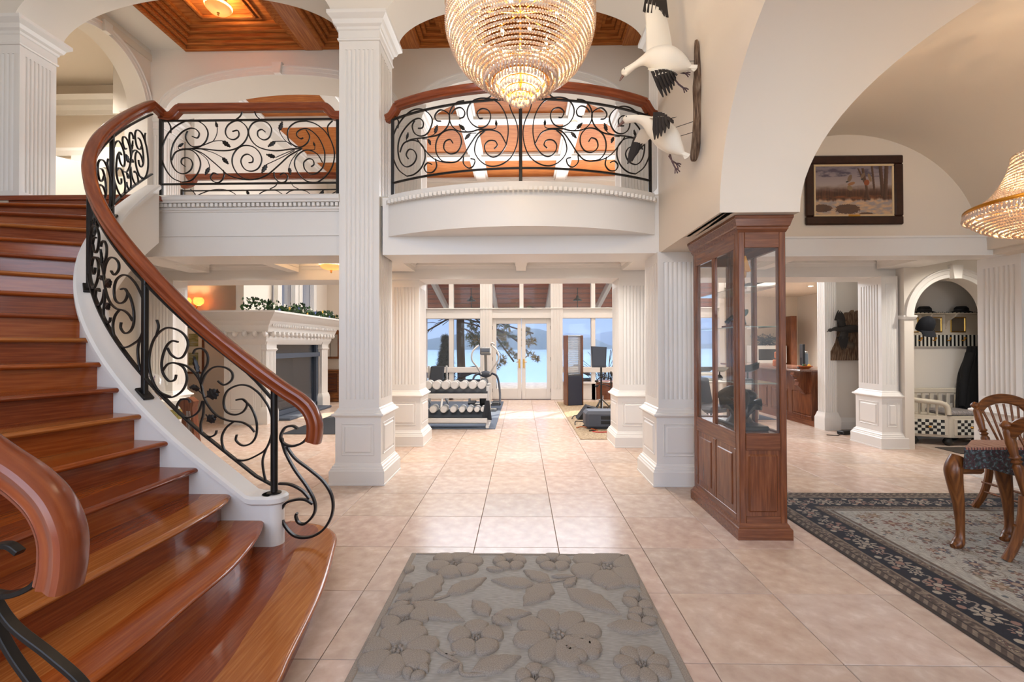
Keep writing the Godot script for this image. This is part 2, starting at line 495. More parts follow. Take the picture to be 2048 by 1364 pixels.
func set_camera() -> void:
	var c := Camera3D.new()
	c.name = "camera"
	c.fov = 72.68
	c.position = Vector3(0, 1.478, 0)
	c.rotation_degrees = Vector3(0.51, 1.13, -0.15)
	c.near = 0.05; c.far = 9000.0
	add_child(c)

func area(called: String, at: Vector3, look: Vector3, size: Vector2, energy: float, c: Color) -> void:
	var l := AreaLight3D.new()
	l.name = called
	l.area_size = size; l.area_normalize_energy = true
	l.light_energy = energy; l.light_color = c
	l.shadow_enabled = true
	add_child(l)
	l.look_at_from_position(at, at + look, Vector3.UP if absf(look.y) < 0.9 else Vector3.BACK)

func omni(called: String, at: Vector3, energy: float, c: Color, size := 0.03, parent: Node = null) -> void:
	var l := OmniLight3D.new()
	l.name = called
	l.light_energy = energy; l.light_color = c; l.light_size = size
	l.omni_range = 25.0; l.omni_attenuation = 2.0
	l.shadow_enabled = true
	(parent if parent else self).add_child(l, true)
	l.position = at

func set_light() -> void:
	var e := Environment.new()
	e.background_mode = Environment.BG_SKY
	var sky := Sky.new()
	var sm := ProceduralSkyMaterial.new()
	sm.sky_top_color = Color(0.36, 0.56, 0.88); sm.sky_horizon_color = Color(0.78, 0.88, 0.99)
	sm.ground_horizon_color = Color(0.70, 0.72, 0.74); sm.ground_bottom_color = Color(0.42, 0.40, 0.36)
	sm.sky_curve = 0.1; sm.sky_energy_multiplier = 1.3; sm.ground_energy_multiplier = 0.9
	sky.sky_material = sm
	e.sky = sky
	e.tonemap_mode = Environment.TONE_MAPPER_LINEAR
	e.tonemap_exposure = 1.5
	e.volumetric_fog_enabled = true; e.volumetric_fog_density = 0.0
	e.sdfgi_enabled = true; e.ssao_enabled = true; e.ssil_enabled = true
	var w := WorldEnvironment.new()
	w.name = "surroundings"
	w.environment = e
	add_child(w)
	var s := DirectionalLight3D.new()
	s.name = "sun"
	s.light_energy = 2.2; s.light_color = Color(1.0, 0.95, 0.86)
	s.light_angular_distance = 0.6
	s.shadow_enabled = true
	add_child(s)
	s.rotation_degrees = Vector3(-52, 145, 0)
	# added area lamps inside the unseen entrance glazing and dining window, boosting the daylight
	area("entrance_window_fill", Vector3(-1.4, 3.0, 2.35), Vector3(0, -0.05, -1), Vector2(4.4, 4.6), 13.5, Color(0.97, 0.985, 1.0))
	area("dining_window_fill", Vector3(3.5, 1.9, 2.35), Vector3(0, 0, -1), Vector2(2.4, 2.6), 6.0, Color(0.97, 0.985, 1.0))
	# added area lamps inside the unseen upper lake windows, brightening the great room
	area("lake_window_fill", V(0.0, 4.3, 12.45), Vector3(0, -0.12, 1), Vector2(5.2, 1.9), 20.0, Color(0.96, 0.98, 1.0))
	area("lake_window_fill_right", V(4.0, 4.3, 12.45), Vector3(0, -0.12, 1), Vector2(2.7, 1.9), 18.0, Color(0.96, 0.98, 1.0))

# ---------- floor ----------
func build_floor() -> void:
	var fl := setting("floor")
	var bed := MB.new()
	bed.box(V(-8.2, -0.16, 12.9), V(9.2, -0.012, -2.9))
	put(bed, "grout_bed", mats.grout, fl)
	var t := 0.61; var gap := 0.0022
	var tile := MB.new()
	tile.box(Vector3(-t / 2 + gap, -0.02, -t / 2 + gap), Vector3(t / 2 - gap, 0.0, t / 2 - gap), 0.0016)
	var tm := tile.mesh(0.0)
	var rest := MB.new()
	for i in range(-12, 17):
		for j in range(-13, 14):
			var x := -0.954 + t * (i + 0.5); var d := 4.62 + t * (j + 0.5)
			var near := d > 1.4 and d < 3.4 and x > -1.4 and x < 2.5
			var mid := d >= 3.4 and d < 5.0 and x > -2.7 and x < 5.6 and not (d < 4.4 and x > 2.7)
			var far := d >= 5.0 and d < 12.6 and x > -5.4 and x < 5.5
			if d > 12.7: continue
			if near or mid or far:
				put_mesh(tm, "tile", mats["tile_%d" % (posmod(i * 7 + j * 3 + i * j, 5))], fl, Transform3D(Basis(), V(x, 0, d)))
			else:
				rest.box(V(x - t / 2 + gap, -0.02, d + t / 2 - gap), V(x + t / 2 - gap, 0.0, d - t / 2 + gap))
	var r := put(rest, "tile_field", mats.tile_0, fl, 0.0)
	r.set_meta("kind", "stuff")

# ---------- walls, ceilings ----------
func slab(called: String, lo: Vector3, hi: Vector3, mat: String, parent: Node = null) -> MeshInstance3D:
	var m := MB.new()
	m.box(Vector3(minf(lo.x, hi.x), minf(lo.y, hi.y), minf(lo.z, hi.z)), Vector3(maxf(lo.x, hi.x), maxf(lo.y, hi.y), maxf(lo.z, hi.z)))
	var o := put(m, called, mats[mat], parent, 0.0)
	if parent == null: struct(o)
	return o

func run_mould(mb: MB, a: Vector3, b: Vector3, out: Vector3, prof: Array) -> void:
	# profile points (out, up) extruded from a to b
	var dir := (b - a)
	var xf := Transform3D(Basis(out.normalized(), Vector3.UP, dir.normalized()), a)
	var p := PackedVector2Array()
	for q in prof: p.append(q)
	mb.extr(p, 0.0, dir.length(), xf)

func build_shell() -> void:
	# behind the camera: the front wall with tall entrance glazing and the dining bay's window
	var wf := setting("wall_front")
	for b in [[-6.4, -3.7, 0.0, 6.5], [0.9, 2.2, 0.0, 6.5], [4.8, 7.6, 0.0, 6.5], [-3.7, 0.9, 5.4, 6.5], [2.2, 4.8, 0.0, 0.5], [2.2, 4.8, 3.3, 6.5]]:
		slab("wall_piece", V(b[0], b[2], -2.5), V(b[1], b[3], -2.75), "wall", wf)
	glazing("window_1", -3.7, 0.9, 0.0, 5.4, 4, 3, -2.6)
	glazing("window_2", 2.2, 4.8, 0.5, 3.3, 3, 2, -2.6)
	slab("wall_left", V(-6.2, 0, -2.6), V(-6.4, 6.5, 5.0), "wall")
	slab("wall_hall_left", V(-5.75, 0, 4.9), V(-5.95, 2.9, 7.5), "wall")
	slab("wall_side_room_left", V(-8.1, 0, 7.4), V(-8.3, 3.4, 9.6), "beige")
	slab("wall_side_room_front", V(-8.3, 0, 7.3), V(-5.75, 3.4, 7.45), "beige")
	slab("wall_side_room", V(-8.3, 0, 9.4), V(-5.4, 3.4, 9.6), "beige")
	slab("wall_right", V(7.4, 0, -2.6), V(7.6, 6.5, 9.0), "wall")
	slab("ceiling", V(-8.4, 6.45, 13.0), V(9.4, 6.65, -2.8), "ceiling")
	slab("ceiling_side_room", V(-8.3, 3.35, 9.6), V(-5.35, 3.5, 7.3), "ceiling")
	slab("ceiling_stair", V(-6.3, 6.2, 5.0), V(1.5, 6.3, -2.6), "ceiling")

func glazing(called: String, x0: float, x1: float, y0: float, y1: float, nx: int, ny: int, d: float, pane := "glass") -> Node3D:
	# a window of nx by ny lights: frame bars and a pane in each opening
	var w := setting(called)
	var f := 0.07
	for i in nx + 1:
		var x := lerpf(x0 + f / 2, x1 - f / 2, float(i) / nx)
		var m := MB.new(); m.box(V(x - f / 2, y0, d + 0.05), V(x + f / 2, y1, d - 0.05), 0.006); put(m, "window_frame", mats.white, w)
	for j in ny + 1:
		var y := lerpf(y0 + f / 2, y1 - f / 2, float(j) / ny)
		var m := MB.new(); m.box(V(x0 + f, y - f / 2, d + 0.045), V(x1 - f, y + f / 2, d - 0.045), 0.006); put(m, "window_frame", mats.white, w)
	for i in nx:
		for j in ny:
			var xa := lerpf(x0 + f / 2, x1 - f / 2, float(i) / nx) + f / 2; var xb := lerpf(x0 + f / 2, x1 - f / 2, float(i + 1) / nx) - f / 2
			var ya := lerpf(y0 + f / 2, y1 - f / 2, float(j) / ny) + f / 2; var yb := lerpf(y0 + f / 2, y1 - f / 2, float(j + 1) / ny) - f / 2
			var m := MB.new(); m.box(V(xa, ya, d + 0.004), V(xb, yb, d - 0.004)); put(m, "pane", mats[pane], w, 0.0)
	return w

# ---------- columns ----------
func fluted(w: float, z: float, n_w: int, n_z: int, edge := 0.05) -> PackedVector2Array:
	# plan of a square shaft with rounded grooves cut into its four faces
	var p := PackedVector2Array()
	var half := Vector2(w / 2, z / 2)
	for side in 4:
		var n := n_w if side % 2 == 0 else n_z
		var L := w if side % 2 == 0 else z
		var pitch := (L - 2 * edge) / n
		var g := pitch * 0.52
		var pts := [Vector2(0, 0)]
		for i in n:
			var c := edge + pitch * (i + 0.5)
			pts.append(Vector2(c - g / 2, 0))
			for k in [0.25, 0.5, 0.75]: pts.append(Vector2(c - g / 2 + g * k, -g * 0.42 * sin(PI * k)))
			pts.append(Vector2(c + g / 2, 0))
		for q in pts:
			match side:
				0: p.append(Vector2(-half.x + q.x, half.y + q.y))
				1: p.append(Vector2(half.x + q.y, half.y - q.x))
				2: p.append(Vector2(half.x - q.x, -half.y - q.y))
				3: p.append(Vector2(-half.x - q.y, -half.y + q.x))
	return p

func raised_panel(mb: MB, c: Vector3, n: Vector3, w: float, h: float) -> void:
	# a moulded frame round a field that stands proud of the face
	var side := Vector3.UP.cross(n).normalized()
	var b := Basis(side, Vector3.UP, n)
	for s in [-1, 1]:
		mb.xbox(Transform3D(b, c + side * s * w / 2), Vector3(0.014, h + 0.014, 0.016), 0.006)
		mb.xbox(Transform3D(b, c + Vector3.UP * s * h / 2), Vector3(w + 0.014, 0.014, 0.016), 0.006)
	mb.xbox(Transform3D(b, c), Vector3(w - 0.05, h - 0.05, 0.024), 0.011)

func column(label: String, x0: float, x1: float, d0: float, d1: float, top: float, capital: bool, y0 := 0.0) -> Node3D:
	var c := Vector3((x0 + x1) / 2, y0, -(d0 + d1) / 2)
	var t := thing("column", label, "column", c, 0.0, "white fluted columns")
	var hx := (x1 - x0) / 2; var hz := (d1 - d0) / 2
	var px := hx - 0.052; var pz := hz - 0.052
	var sx := px - 0.028; var sz := pz - 0.028
	var low := 0.8
	var m := MB.new()
	if y0 > 0.0: low = 0.0
	else: column_foot(t, px, pz)
	m.box(Vector3(-sx, low, -sz), Vector3(sx, low + 0.1, sz))
	m.box(Vector3(-sx, top - 0.11, -sz), Vector3(sx, top, sz))
	m.extr(fluted(2 * sx, 2 * sz, 7, 7), low + 0.1, top - 0.11, Transform3D(Basis(Vector3.RIGHT, Vector3.BACK, Vector3.UP), Vector3.ZERO))
	put(m, "shaft", mats.white, t, 50.0)
	if capital:
		m = MB.new()
		m.rectring(-sx, sx, -sz, sz, [Vector2(0, top - 0.02), Vector2(0.012, top - 0.015), Vector2(0.018, top), Vector2(0.006, top + 0.012), Vector2(0.006, top + 0.09), Vector2(0.016, top + 0.1), Vector2(0.022, top + 0.125), Vector2(0.045, top + 0.145), Vector2(0.06, top + 0.185), Vector2(0.092, top + 0.215), Vector2(0.1, top + 0.225), Vector2(0.1, top + 0.262)])
		put(m, "capital", mats.white, t, 24.0)
	return t

func column_foot(t: Node3D, px: float, pz: float) -> void:
	var m := MB.new()
	m.rectring(-px, px, -pz, pz, [Vector2(0.055, 0), Vector2(0.055, 0.016), Vector2(0.05, 0.018), Vector2(0.05, 0.145), Vector2(0.046, 0.15), Vector2(0.04, 0.158), Vector2(0.036, 0.172), Vector2(0.028, 0.178), Vector2(0.024, 0.196), Vector2(0.01, 0.208), Vector2(0.004, 0.222), Vector2(0, 0.226)])
	put(m, "base", mats.white, t, 20.0)
	m = MB.new()
	m.box(Vector3(-px, 0.2, -pz), Vector3(px, 0.73, pz))
	put(m, "pedestal", mats.white, t, 0.0)
	for n in [Vector3(0, 0, 1), Vector3(0, 0, -1), Vector3(1, 0, 0), Vector3(-1, 0, 0)]:
		m = MB.new()
		raised_panel(m, Vector3(n.x * px, 0.475, n.z * pz), n, (2 * px if n.x == 0 else 2 * pz) - 0.15, 0.33)
		put(m, "panel", mats.white, t, 0.0)
	m = MB.new()
	m.rectring(-px, px, -pz, pz, [Vector2(0, 0.7), Vector2(0.004, 0.712), Vector2(0.012, 0.72), Vector2(0.03, 0.726), Vector2(0.036, 0.738), Vector2(0.03, 0.75), Vector2(0.014, 0.757), Vector2(0.004, 0.772), Vector2(-0.012, 0.788), Vector2(-0.016, 0.8), Vector2(-0.028, 0.812)])
	put(m, "pedestal_cap", mats.white, t, 24.0)

func build_columns() -> void:
	column("tall white fluted column beside the stair, rising past the balcony to the upper arches", -2.04, -1.445, 4.87, 5.53, 4.79, true)
	column("white fluted column directly behind the glass display cabinet, under the goose wall", 1.37, 1.965, 4.86, 5.53, 2.465, false)
	column("white fluted column beside the dumbbell rack, before the gym floor", -2.03, -1.43, 6.75, 7.41, 2.45, false)
	column("white fluted column beside the patterned gym rug and floor speaker", 1.345, 1.945, 6.7, 7.35, 2.45, false)
	column("white fluted column next to the arched coat niche and grouse mount", 5.06, 5.45, 6.63, 7.25, 2.45, false)
	column("white fluted column behind the spindle-back chair at the dining table", 5.06, 5.66, 4.78, 5.4, 2.42, false)
	column("white fluted column seen through the lower stair scrolls, before the side room", -5.66, -5.06, 6.66, 7.12, 2.45, false)
	column("upper white fluted column beside the flying geese at the balcony end", 1.42, 2.0, 4.98, 5.5, 1.69, true, 3.1)
	column("upper white fluted pier at the head of the stair landing", -6.05, -5.4, 4.86, 5.42, 1.72, true, 3.08)
	column("upper white fluted column behind the middle balcony scrolls, nearer the tall column", -2.0, -1.42, 6.85, 7.45, 1.7, true, 3.1)
	column("upper white fluted column behind the middle balcony scrolls, nearer the geese", 1.42, 2.0, 6.85, 7.45, 1.7, true, 3.1)
	column("upper white fluted column behind the left balcony scrolls", -5.95, -5.36, 6.85, 7.45, 1.7, true, 3.1)

# ---------- floor edge, bowed balcony, hall ceiling ----------
const BOW_D := 7.306
const BOW_R := 2.756
func bow(r: float, x: float, y: float) -> Vector3:
	return V(x, y, BOW_D - sqrt(r * r - x * x))

func bow_band(mb: MB, prof: Array, x0 := -1.43, x1 := 1.43, n := 40) -> void:
	# profile (out, y) swept round the bow
	var pts := PackedVector3Array(); var nrm := PackedVector3Array()
	for i in n + 1:
		var x := lerpf(x0, x1, float(i) / n)
		var p := bow(BOW_R, x, 0.0)
		pts.append(p); nrm.append((p - V(0, 0, BOW_D)).normalized())
	var pr := PackedVector2Array()
	for q in prof: pr.append(Vector2(q.x, -q.y))
	mb.sweep(pts, pr, nrm)

const CORNICE := [Vector2(-0.1, 2.94), Vector2(0.012, 2.94), Vector2(0.018, 2.955), Vector2(0.03, 2.962), Vector2(0.03, 2.985), Vector2(0.002, 2.987), Vector2(0.002, 3.026), Vector2(0.066, 3.03), Vector2(0.07, 3.045), Vector2(0.086, 3.06), Vector2(0.09, 3.09), Vector2(0.07, 3.112), Vector2(-0.1, 3.112)]

func build_balcony() -> void:
	var s := setting("trim_1")      # the bowed balcony's front
	var m := MB.new()
	bow_band(m, [Vector2(-0.06, 2.63), Vector2(0.0, 2.63), Vector2(0.0, 3.1), Vector2(-0.06, 3.1)])
	put(m, "fascia", mats.white, s, 30.0)
	m = MB.new(); bow_band(m, CORNICE); put(m, "cornice", mats.white, s, 24.0)
	m = MB.new(); bow_band(m, [Vector2(-0.06, 2.605), Vector2(0.028, 2.605), Vector2(0.03, 2.63), Vector2(0.02, 2.65), Vector2(0.008, 2.658), Vector2(-0.06, 2.658)]); put(m, "lower_moulding", mats.white, s, 24.0)
	m = MB.new()
	var a0 := asin(-1.42 / 2.8)
	for k in 61:
		var a := lerpf(a0, -a0, k / 60.0)
		m.xbox(Transform3D(Basis(Vector3.UP, -a), V(2.786 * sin(a), 3.006, BOW_D - 2.786 * cos(a))), Vector3(0.031, 0.036, 0.06))
	put(m, "dentil", mats.white, s, 0.0).set_meta("kind", "stuff")
	m = MB.new()
	var poly := PackedVector2Array()
	for i in 41:
		var x := lerpf(-1.43, 1.43, i / 40.0); var p := bow(BOW_R - 0.02, x, 0)
		poly.append(Vector2(x, -p.z))
	poly.append(Vector2(1.43, 5.4)); poly.append(Vector2(-1.43, 5.4))
	m.extr(poly, 2.655, 3.1, Transform3D(Basis(Vector3.RIGHT, Vector3.FORWARD, Vector3.UP), Vector3.ZERO))
	put(m, "balcony_slab", mats.white, s, 20.0)
	s = setting("trim_2")           # the straight floor edge by the stair
	m = MB.new(); m.box(V(-4.05, 2.46, 5.5), V(-1.95, 3.1, 5.0)); put(m, "fascia", mats.white, s, 0.0)
	m = MB.new(); run_mould(m, V(-4.03, 0, 5.0), V(-1.95, 0, 5.0), Vector3(0, 0, 1), CORNICE); put(m, "cornice", mats.white, s, 24.0)
	m = MB.new(); m.box(V(-4.05, 2.675, 5.0), V(-1.95, 2.69, 4.985)); put(m, "lower_moulding", mats.white, s, 0.0)
	m = MB.new()
	for k in 41:
		var x := -4.02 + 0.0505 * k
		m.box(V(x, 2.988, 5.0), V(x + 0.031, 3.024, 4.94))
	put(m, "dentil", mats.white, s, 0.0).set_meta("kind", "stuff")
	# beams of the front row and the back row, floor of the gallery, ceiling of the hall below
	slab("beam_hall_front", V(-1.5, 2.46, 5.5), V(1.5, 3.08, 4.99), "white")
	slab("beam_hall_front_left", V(-6.0, 2.46, 5.5), V(-4.04, 3.08, 5.03), "white")
	slab("beam_dining", V(1.48, 2.46, 5.5), V(7.4, 3.1, 5.1), "white")
	slab("beam_hall_back", V(-6.0, 2.45, 7.35), V(7.4, 3.08, 6.78), "white")
	slab("floor_gallery", V(-6.3, 3.0, 7.4), V(7.4, 3.1, 5.02), "cream_paint")
	slab("ceiling_hall", V(-6.0, 2.88, 6.9), V(7.4, 3.0, 5.3), "ceiling")
	# stepped crown mouldings and cross beams that coffer the hall ceiling
	var tr := setting("trim_3")
	var crown := [Vector2(0, 2.6), Vector2(0.02, 2.6), Vector2(0.03, 2.64), Vector2(0.05, 2.65), Vector2(0.055, 2.69), Vector2(0.09, 2.72), Vector2(0.1, 2.76), Vector2(0.14, 2.79), Vector2(0.15, 2.83), Vector2(0.19, 2.85), Vector2(0.2, 2.885), Vector2(0, 2.885)]
	m = MB.new()
	run_mould(m, V(-5.9, 0, 6.79), V(7.2, 0, 6.79), Vector3(0, 0, 1), crown)
	put(m, "crown", mats.white, tr, 20.0)
	m = MB.new()
	run_mould(m, V(7.2, 0, 5.49), V(-5.9, 0, 5.49), Vector3(0, 0, -1), crown)
	put(m, "crown", mats.white, tr, 20.0)
	for bx in [[-4.75, 0.3], [-3.35, 0.16], [-1.75, 0.4], [0.0, 0.14], [1.66, 0.4], [3.45, 0.16], [5.36, 0.5]]:
		m = MB.new()
		var w: float = bx[1]; var x: float = bx[0]
		m.box(V(x - w / 2, 2.56, 6.75), V(x + w / 2, 2.9, 5.5))
		put(m, "cross_beam", mats.white, tr, 0.0)
		for sd in [-1, 1]:
			m = MB.new()
			run_mould(m, V(x + sd * w / 2, 0.02, 6.72 if sd < 0 else 5.52), V(x + sd * w / 2, 0.02, 5.52 if sd < 0 else 6.72), Vector3(sd, 0, 0), crown.map(func(q: Vector2) -> Vector2: return Vector2(q.x * 0.7, q.y)))
			put(m, "crown", mats.white, tr, 20.0)

# ---------- the goose wall and the groin-vaulted dining bay ----------
func build_vault() -> void:
	var w := setting("wall_goose")
	var poly := PackedVector2Array([Vector2(-2.6, 6.3), Vector2(-2.6, 2.46), Vector2(0.93, 2.46)])
	for i in range(1, 48):
		var a := PI - PI * i / 48.0
		poly.append(Vector2(2.2 + 1.27 * cos(a), 2.46 + 1.25 * sin(a)))
	poly.append(Vector2(3.47, 2.46)); poly.append(Vector2(5.0, 2.46)); poly.append(Vector2(5.0, 6.3))
	var m := MB.new()
	m.extr(poly, 0.0, 0.1, Transform3D(Basis(Vector3.FORWARD, Vector3.UP, Vector3.RIGHT), Vector3(1.48, 0, 0)))
	put(m, "wall_face", mats.beige, w, 20.0)
	for r in [[3.47, 5.0], [-2.6, 0.93]]:
		slab("pier_soffit", V(1.5, 2.46, r[1]), V(2.07, 2.52, r[0]), "beige", w)
		slab("pier_soffit", V(4.87, 2.46, r[1]), V(5.46, 2.52, r[0]), "beige", w)
	slab("lower_wall", V(1.5, 0, 0.3), V(2.07, 2.47, -2.6), "beige", w)
	slab("wall_outer_dining", V(5.46, 2.46, 5.0), V(5.56, 6.3, -2.6), "beige", w)
	var c := setting("ceiling_dining")
	var up := Vector3(0, 0.06, 0)
	m = MB.new(); m.shell(func(u: float, v: float) -> Vector3:
		var a := PI * u
		return V(lerpf(1.58, 3.47 - 1.4 * absf(cos(a)), v), 2.46 + 1.25 * sin(a), 2.2 + 1.27 * cos(a)), 48, 8, up)
	put(m, "vault_web", mats.beige, c, 30.0)
	m = MB.new(); m.shell(func(u: float, v: float) -> Vector3:
		var a := PI * u
		return V(lerpf(3.47 + 1.4 * absf(cos(a)), 5.47, v), 2.46 + 1.25 * sin(a), 2.2 + 1.27 * cos(a)), 48, 8, up)
	put(m, "vault_web", mats.beige, c, 30.0)
	m = MB.new(); m.shell(func(u: float, v: float) -> Vector3:
		var a := PI * u
		return V(3.47 + 1.4 * cos(a), 2.46 + 1.25 * sin(a), lerpf(2.2 + 1.27 * absf(cos(a)), 5.0, v)), 48, 10, up)
	put(m, "vault_web", mats.beige, c, 30.0)
	m = MB.new(); m.shell(func(u: float, v: float) -> Vector3:
		var a := PI * u
		return V(3.47 + 1.4 * cos(a), 2.46 + 1.25 * sin(a), lerpf(2.2 - 1.27 * absf(cos(a)), -2.6, v)), 48, 10, up)
	put(m, "vault_web", mats.beige, c, 30.0)
	var l := setting("wall_dining")
	slab("lunette", V(1.55, 2.46, 5.1), V(5.5, 4.2, 4.99), "beige", l)
	slab("beam_face", V(1.97, 2.405, 5.12), V(5.06, 2.59, 4.93), "white", l)
	slab("beam_moulding", V(1.97, 2.59, 5.0), V(5.06, 2.612, 4.915), "white", l)
	slab("beam_end", V(4.93, 2.41, 5.0), V(5.46, 2.47, 0.5), "beige", l)

# ---------- upper storey ----------
func arch_wall(mb: MB, x0: float, x1: float, ys: float, yt: float, cx: float, a: float, b: float, d0: float, d1: float) -> void:
	var p := PackedVector2Array([Vector2(x0, yt), Vector2(x0, ys), Vector2(cx - a, ys)])
	for i in range(1, 36):
		var t := PI - PI * i / 36.0
		p.append(Vector2(cx + a * cos(t), ys + b * sin(t)))
	p.append(Vector2(cx + a, ys)); p.append(Vector2(x1, ys)); p.append(Vector2(x1, yt))
	mb.extr(p, -d1, -d0)

func archivolt(mb: MB, cx: float, a: float, b: float, ys: float, d: float, w: float, proud: float, to := Vector3(0, 0, 1), xf := Transform3D()) -> void:
	var pts := PackedVector3Array()
	for i in 41:
		var t := PI - PI * i / 40.0
		pts.append(xf * Vector3(cx + a * cos(t), ys + b * sin(t), -d))
	# x of the profile stands off the wall, y runs away from the opening
	var prof := PackedVector2Array([Vector2(0, 0), Vector2(0, w), Vector2(proud, w), Vector2(proud, w * 0.86), Vector2(proud * 0.6, w * 0.8), Vector2(proud * 0.6, w * 0.45), Vector2(proud * 0.4, w * 0.4), Vector2(proud * 0.4, w * 0.05), Vector2(proud * 0.3, 0)])
	var nr := PackedVector3Array([xf.basis * to])
	mb.sweep(pts, prof, nr)

func coffer(parent: Node, x0: float, x1: float, d0: float, d1: float, y: float, mat_ring: String, mat_panel: String, step := 0.055, n := 5) -> void:
	# a recess that steps inwards and upwards to a flat panel
	var m := MB.new()
	for k in n:
		var o := step * k; var o2 := step * (k + 1)
		var ya := y + 0.05 * k; var yb := ya + 0.05
		for r in [[x0 + o, x1 - o, d0 + o, d0 + o2], [x0 + o, x1 - o, d1 - o2, d1 - o], [x0 + o, x0 + o2, d0 + o2, d1 - o2], [x1 - o2, x1 - o, d0 + o2, d1 - o2]]:
			m.box(V(r[0], ya, r[3]), V(r[1], yb + 0.01, r[2]), 0.008)
	put(m, "crown", mats[mat_ring], parent, 0.0)
	m = MB.new()
	var e := step * n
	m.box(V(x0 + e - 0.02, y + 0.05 * n, d1 - e + 0.02), V(x1 - e + 0.02, y + 0.05 * n + 0.03, d0 + e - 0.02))
	put(m, "panel", mats[mat_panel], parent, 0.0)

func build_upper() -> void:
	var f := setting("wall_gallery_front")
	var m := MB.new(); arch_wall(m, -6.2, -1.75, 5.05, 6.3, -3.82, 1.77, 0.66, 4.97, 5.5); put(m, "arch", mats.wall, f, 24.0)
	m = MB.new(); arch_wall(m, -1.75, 1.75, 5.05, 6.3, 0.0, 1.46, 0.5, 4.97, 5.5); put(m, "arch", mats.wall, f, 24.0)
	var b := setting("wall_gallery_back")
	m = MB.new(); arch_wall(m, -6.2, -1.75, 5.02, 6.2, -3.65, 1.73, 0.55, 6.9, 7.45); put(m, "arch", mats.wall, b, 24.0)
	m = MB.new(); arch_wall(m, -1.75, 1.75, 5.02, 6.2, 0.0, 1.48, 0.5, 6.9, 7.45); put(m, "arch", mats.wall, b, 24.0)
	m = MB.new(); arch_wall(m, 1.75, 7.4, 5.02, 6.2, 3.6, 1.6, 0.5, 6.9, 7.45); put(m, "arch", mats.wall, b, 24.0)
	for a in [[-3.65, 1.73, 0.55], [0.0, 1.48, 0.5]]:
		m = MB.new(); archivolt(m, a[0], a[1], a[2], 5.02, 6.9, 0.13, 0.035); put(m, "archivolt", mats.white, b, 30.0)
		m = MB.new()
		m.extr(arr2([-0.05, -0.005, 0.05, -0.005, 0.075, 0.16, -0.075, 0.16]), 0.0, 0.07, Transform3D(Basis(), V(a[0], 5.02 + a[2], 6.9)))
		put(m, "keystone", mats.white, b, 0.0)
	slab("wall_gallery_right", V(2.0, 3.1, 6.95), V(2.1, 6.3, 5.0), "wall")
	# left side of the gallery: an arch to the bedroom passage
	var l := setting("wall_gallery_left")
	var side := Transform3D(Basis(Vector3.FORWARD, Vector3.UP, Vector3.RIGHT), Vector3(-5.62, 0, 0))
	m = MB.new()
	var p := PackedVector2Array([Vector2(5.38, 6.3), Vector2(5.38, 5.02)])
	for i in range(1, 32):
		var t := PI - PI * i / 32.0
		p.append(Vector2(6.12 + 0.72 * cos(t), 5.02 + 0.72 * sin(t)))
	p.append(Vector2(6.86, 5.02)); p.append(Vector2(6.95, 5.02)); p.append(Vector2(6.95, 6.3))
	m.extr(p, -0.3, 0.0, side)
	put(m, "arch", mats.wall, l, 24.0)
	m = MB.new(); archivolt(m, 6.12, 0.7, 0.7, 5.02, 0.0, 0.11, 0.03, Vector3(0, 0, 1), side); put(m, "archivolt", mats.white, l, 30.0)
	m = MB.new(); m.extr(arr2([-0.045, -0.005, 0.045, -0.005, 0.065, 0.14, -0.065, 0.14]), 0.0, 0.06, side * Transform3D(Basis(), Vector3(6.12, 5.72, 0))); put(m, "keystone", mats.white, l, 0.0)
	m = MB.new(); m.box(V(-5.95, 3.1, 6.98), V(-5.6, 4.95, 6.82)); m.rectring(-5.95, -5.6, -6.98, -6.82, [Vector2(0, 4.93), Vector2(0.03, 4.95), Vector2(0.045, 4.99), Vector2(0.045, 5.03)]); put(m, "pilaster", mats.white, l, 0.0)
	# the passage beyond
	slab("wall_passage_back", V(-8.6, 3.1, 7.62), V(-5.4, 6.3, 7.5), "beige")
	slab("wall_passage_left", V(-8.7, 3.1, 7.6), V(-8.55, 6.3, 4.9), "beige")
	slab("wall_passage_front", V(-8.7, 3.1, 4.95), V(-6.0, 6.3, 4.85), "beige")
	slab("floor_passage", V(-8.7, 3.0, 7.6), V(-5.5, 3.09, 4.85), "cream_paint")
	var pc := setting("ceiling_passage")
	slab("ceiling_board", V(-8.7, 5.8, 7.6), V(-5.6, 5.9, 4.9), "beige", pc)
	m = MB.new()
	run_mould(m, V(-8.5, 0, 7.5), V(-5.9, 0, 7.5), Vector3(0, 0, 1), [Vector2(0, 5.3), Vector2(0.03, 5.3), Vector2(0.05, 5.36), Vector2(0.1, 5.42), Vector2(0.12, 5.5), Vector2(0.2, 5.55), Vector2(0, 5.55)])
	put(m, "crown", mats.white, pc, 20.0)
	m = MB.new()
	run_mould(m, V(-8.5, 0, 7.5), V(-5.9, 0, 7.5), Vector3(0, 0, 1), [Vector2(0, 4.62), Vector2(0.03, 4.62), Vector2(0.05, 4.7), Vector2(0.02, 4.76), Vector2(0, 4.76)])
	put(m, "picture_rail", mats.white, pc, 20.0)
	var dr := setting("door_3")
	m = MB.new(); m.box(V(-7.35, 3.1, 7.49), V(-7.2, 4.55, 7.42)); m.box(V(-6.45, 3.1, 7.49), V(-6.3, 4.55, 7.42)); m.box(V(-7.35, 4.4, 7.49), V(-6.3, 4.6, 7.41)); put(m, "door_frame", mats.white, dr, 0.0)
	m = MB.new(); m.xbox(Transform3D(Basis(Vector3.UP, 1.0), V(-7.0, 3.75, 7.15)), Vector3(0.72, 1.28, 0.04), 0.004); put(m, "door_leaf", mats.white, dr, 0.0)
	# wooden coffers over the gallery with a painted border
	var gc := setting("ceiling_gallery")
	slab("ceiling_border", V(-6.2, 5.98, 6.95), V(-5.08, 6.1, 5.4), "ceiling", gc)
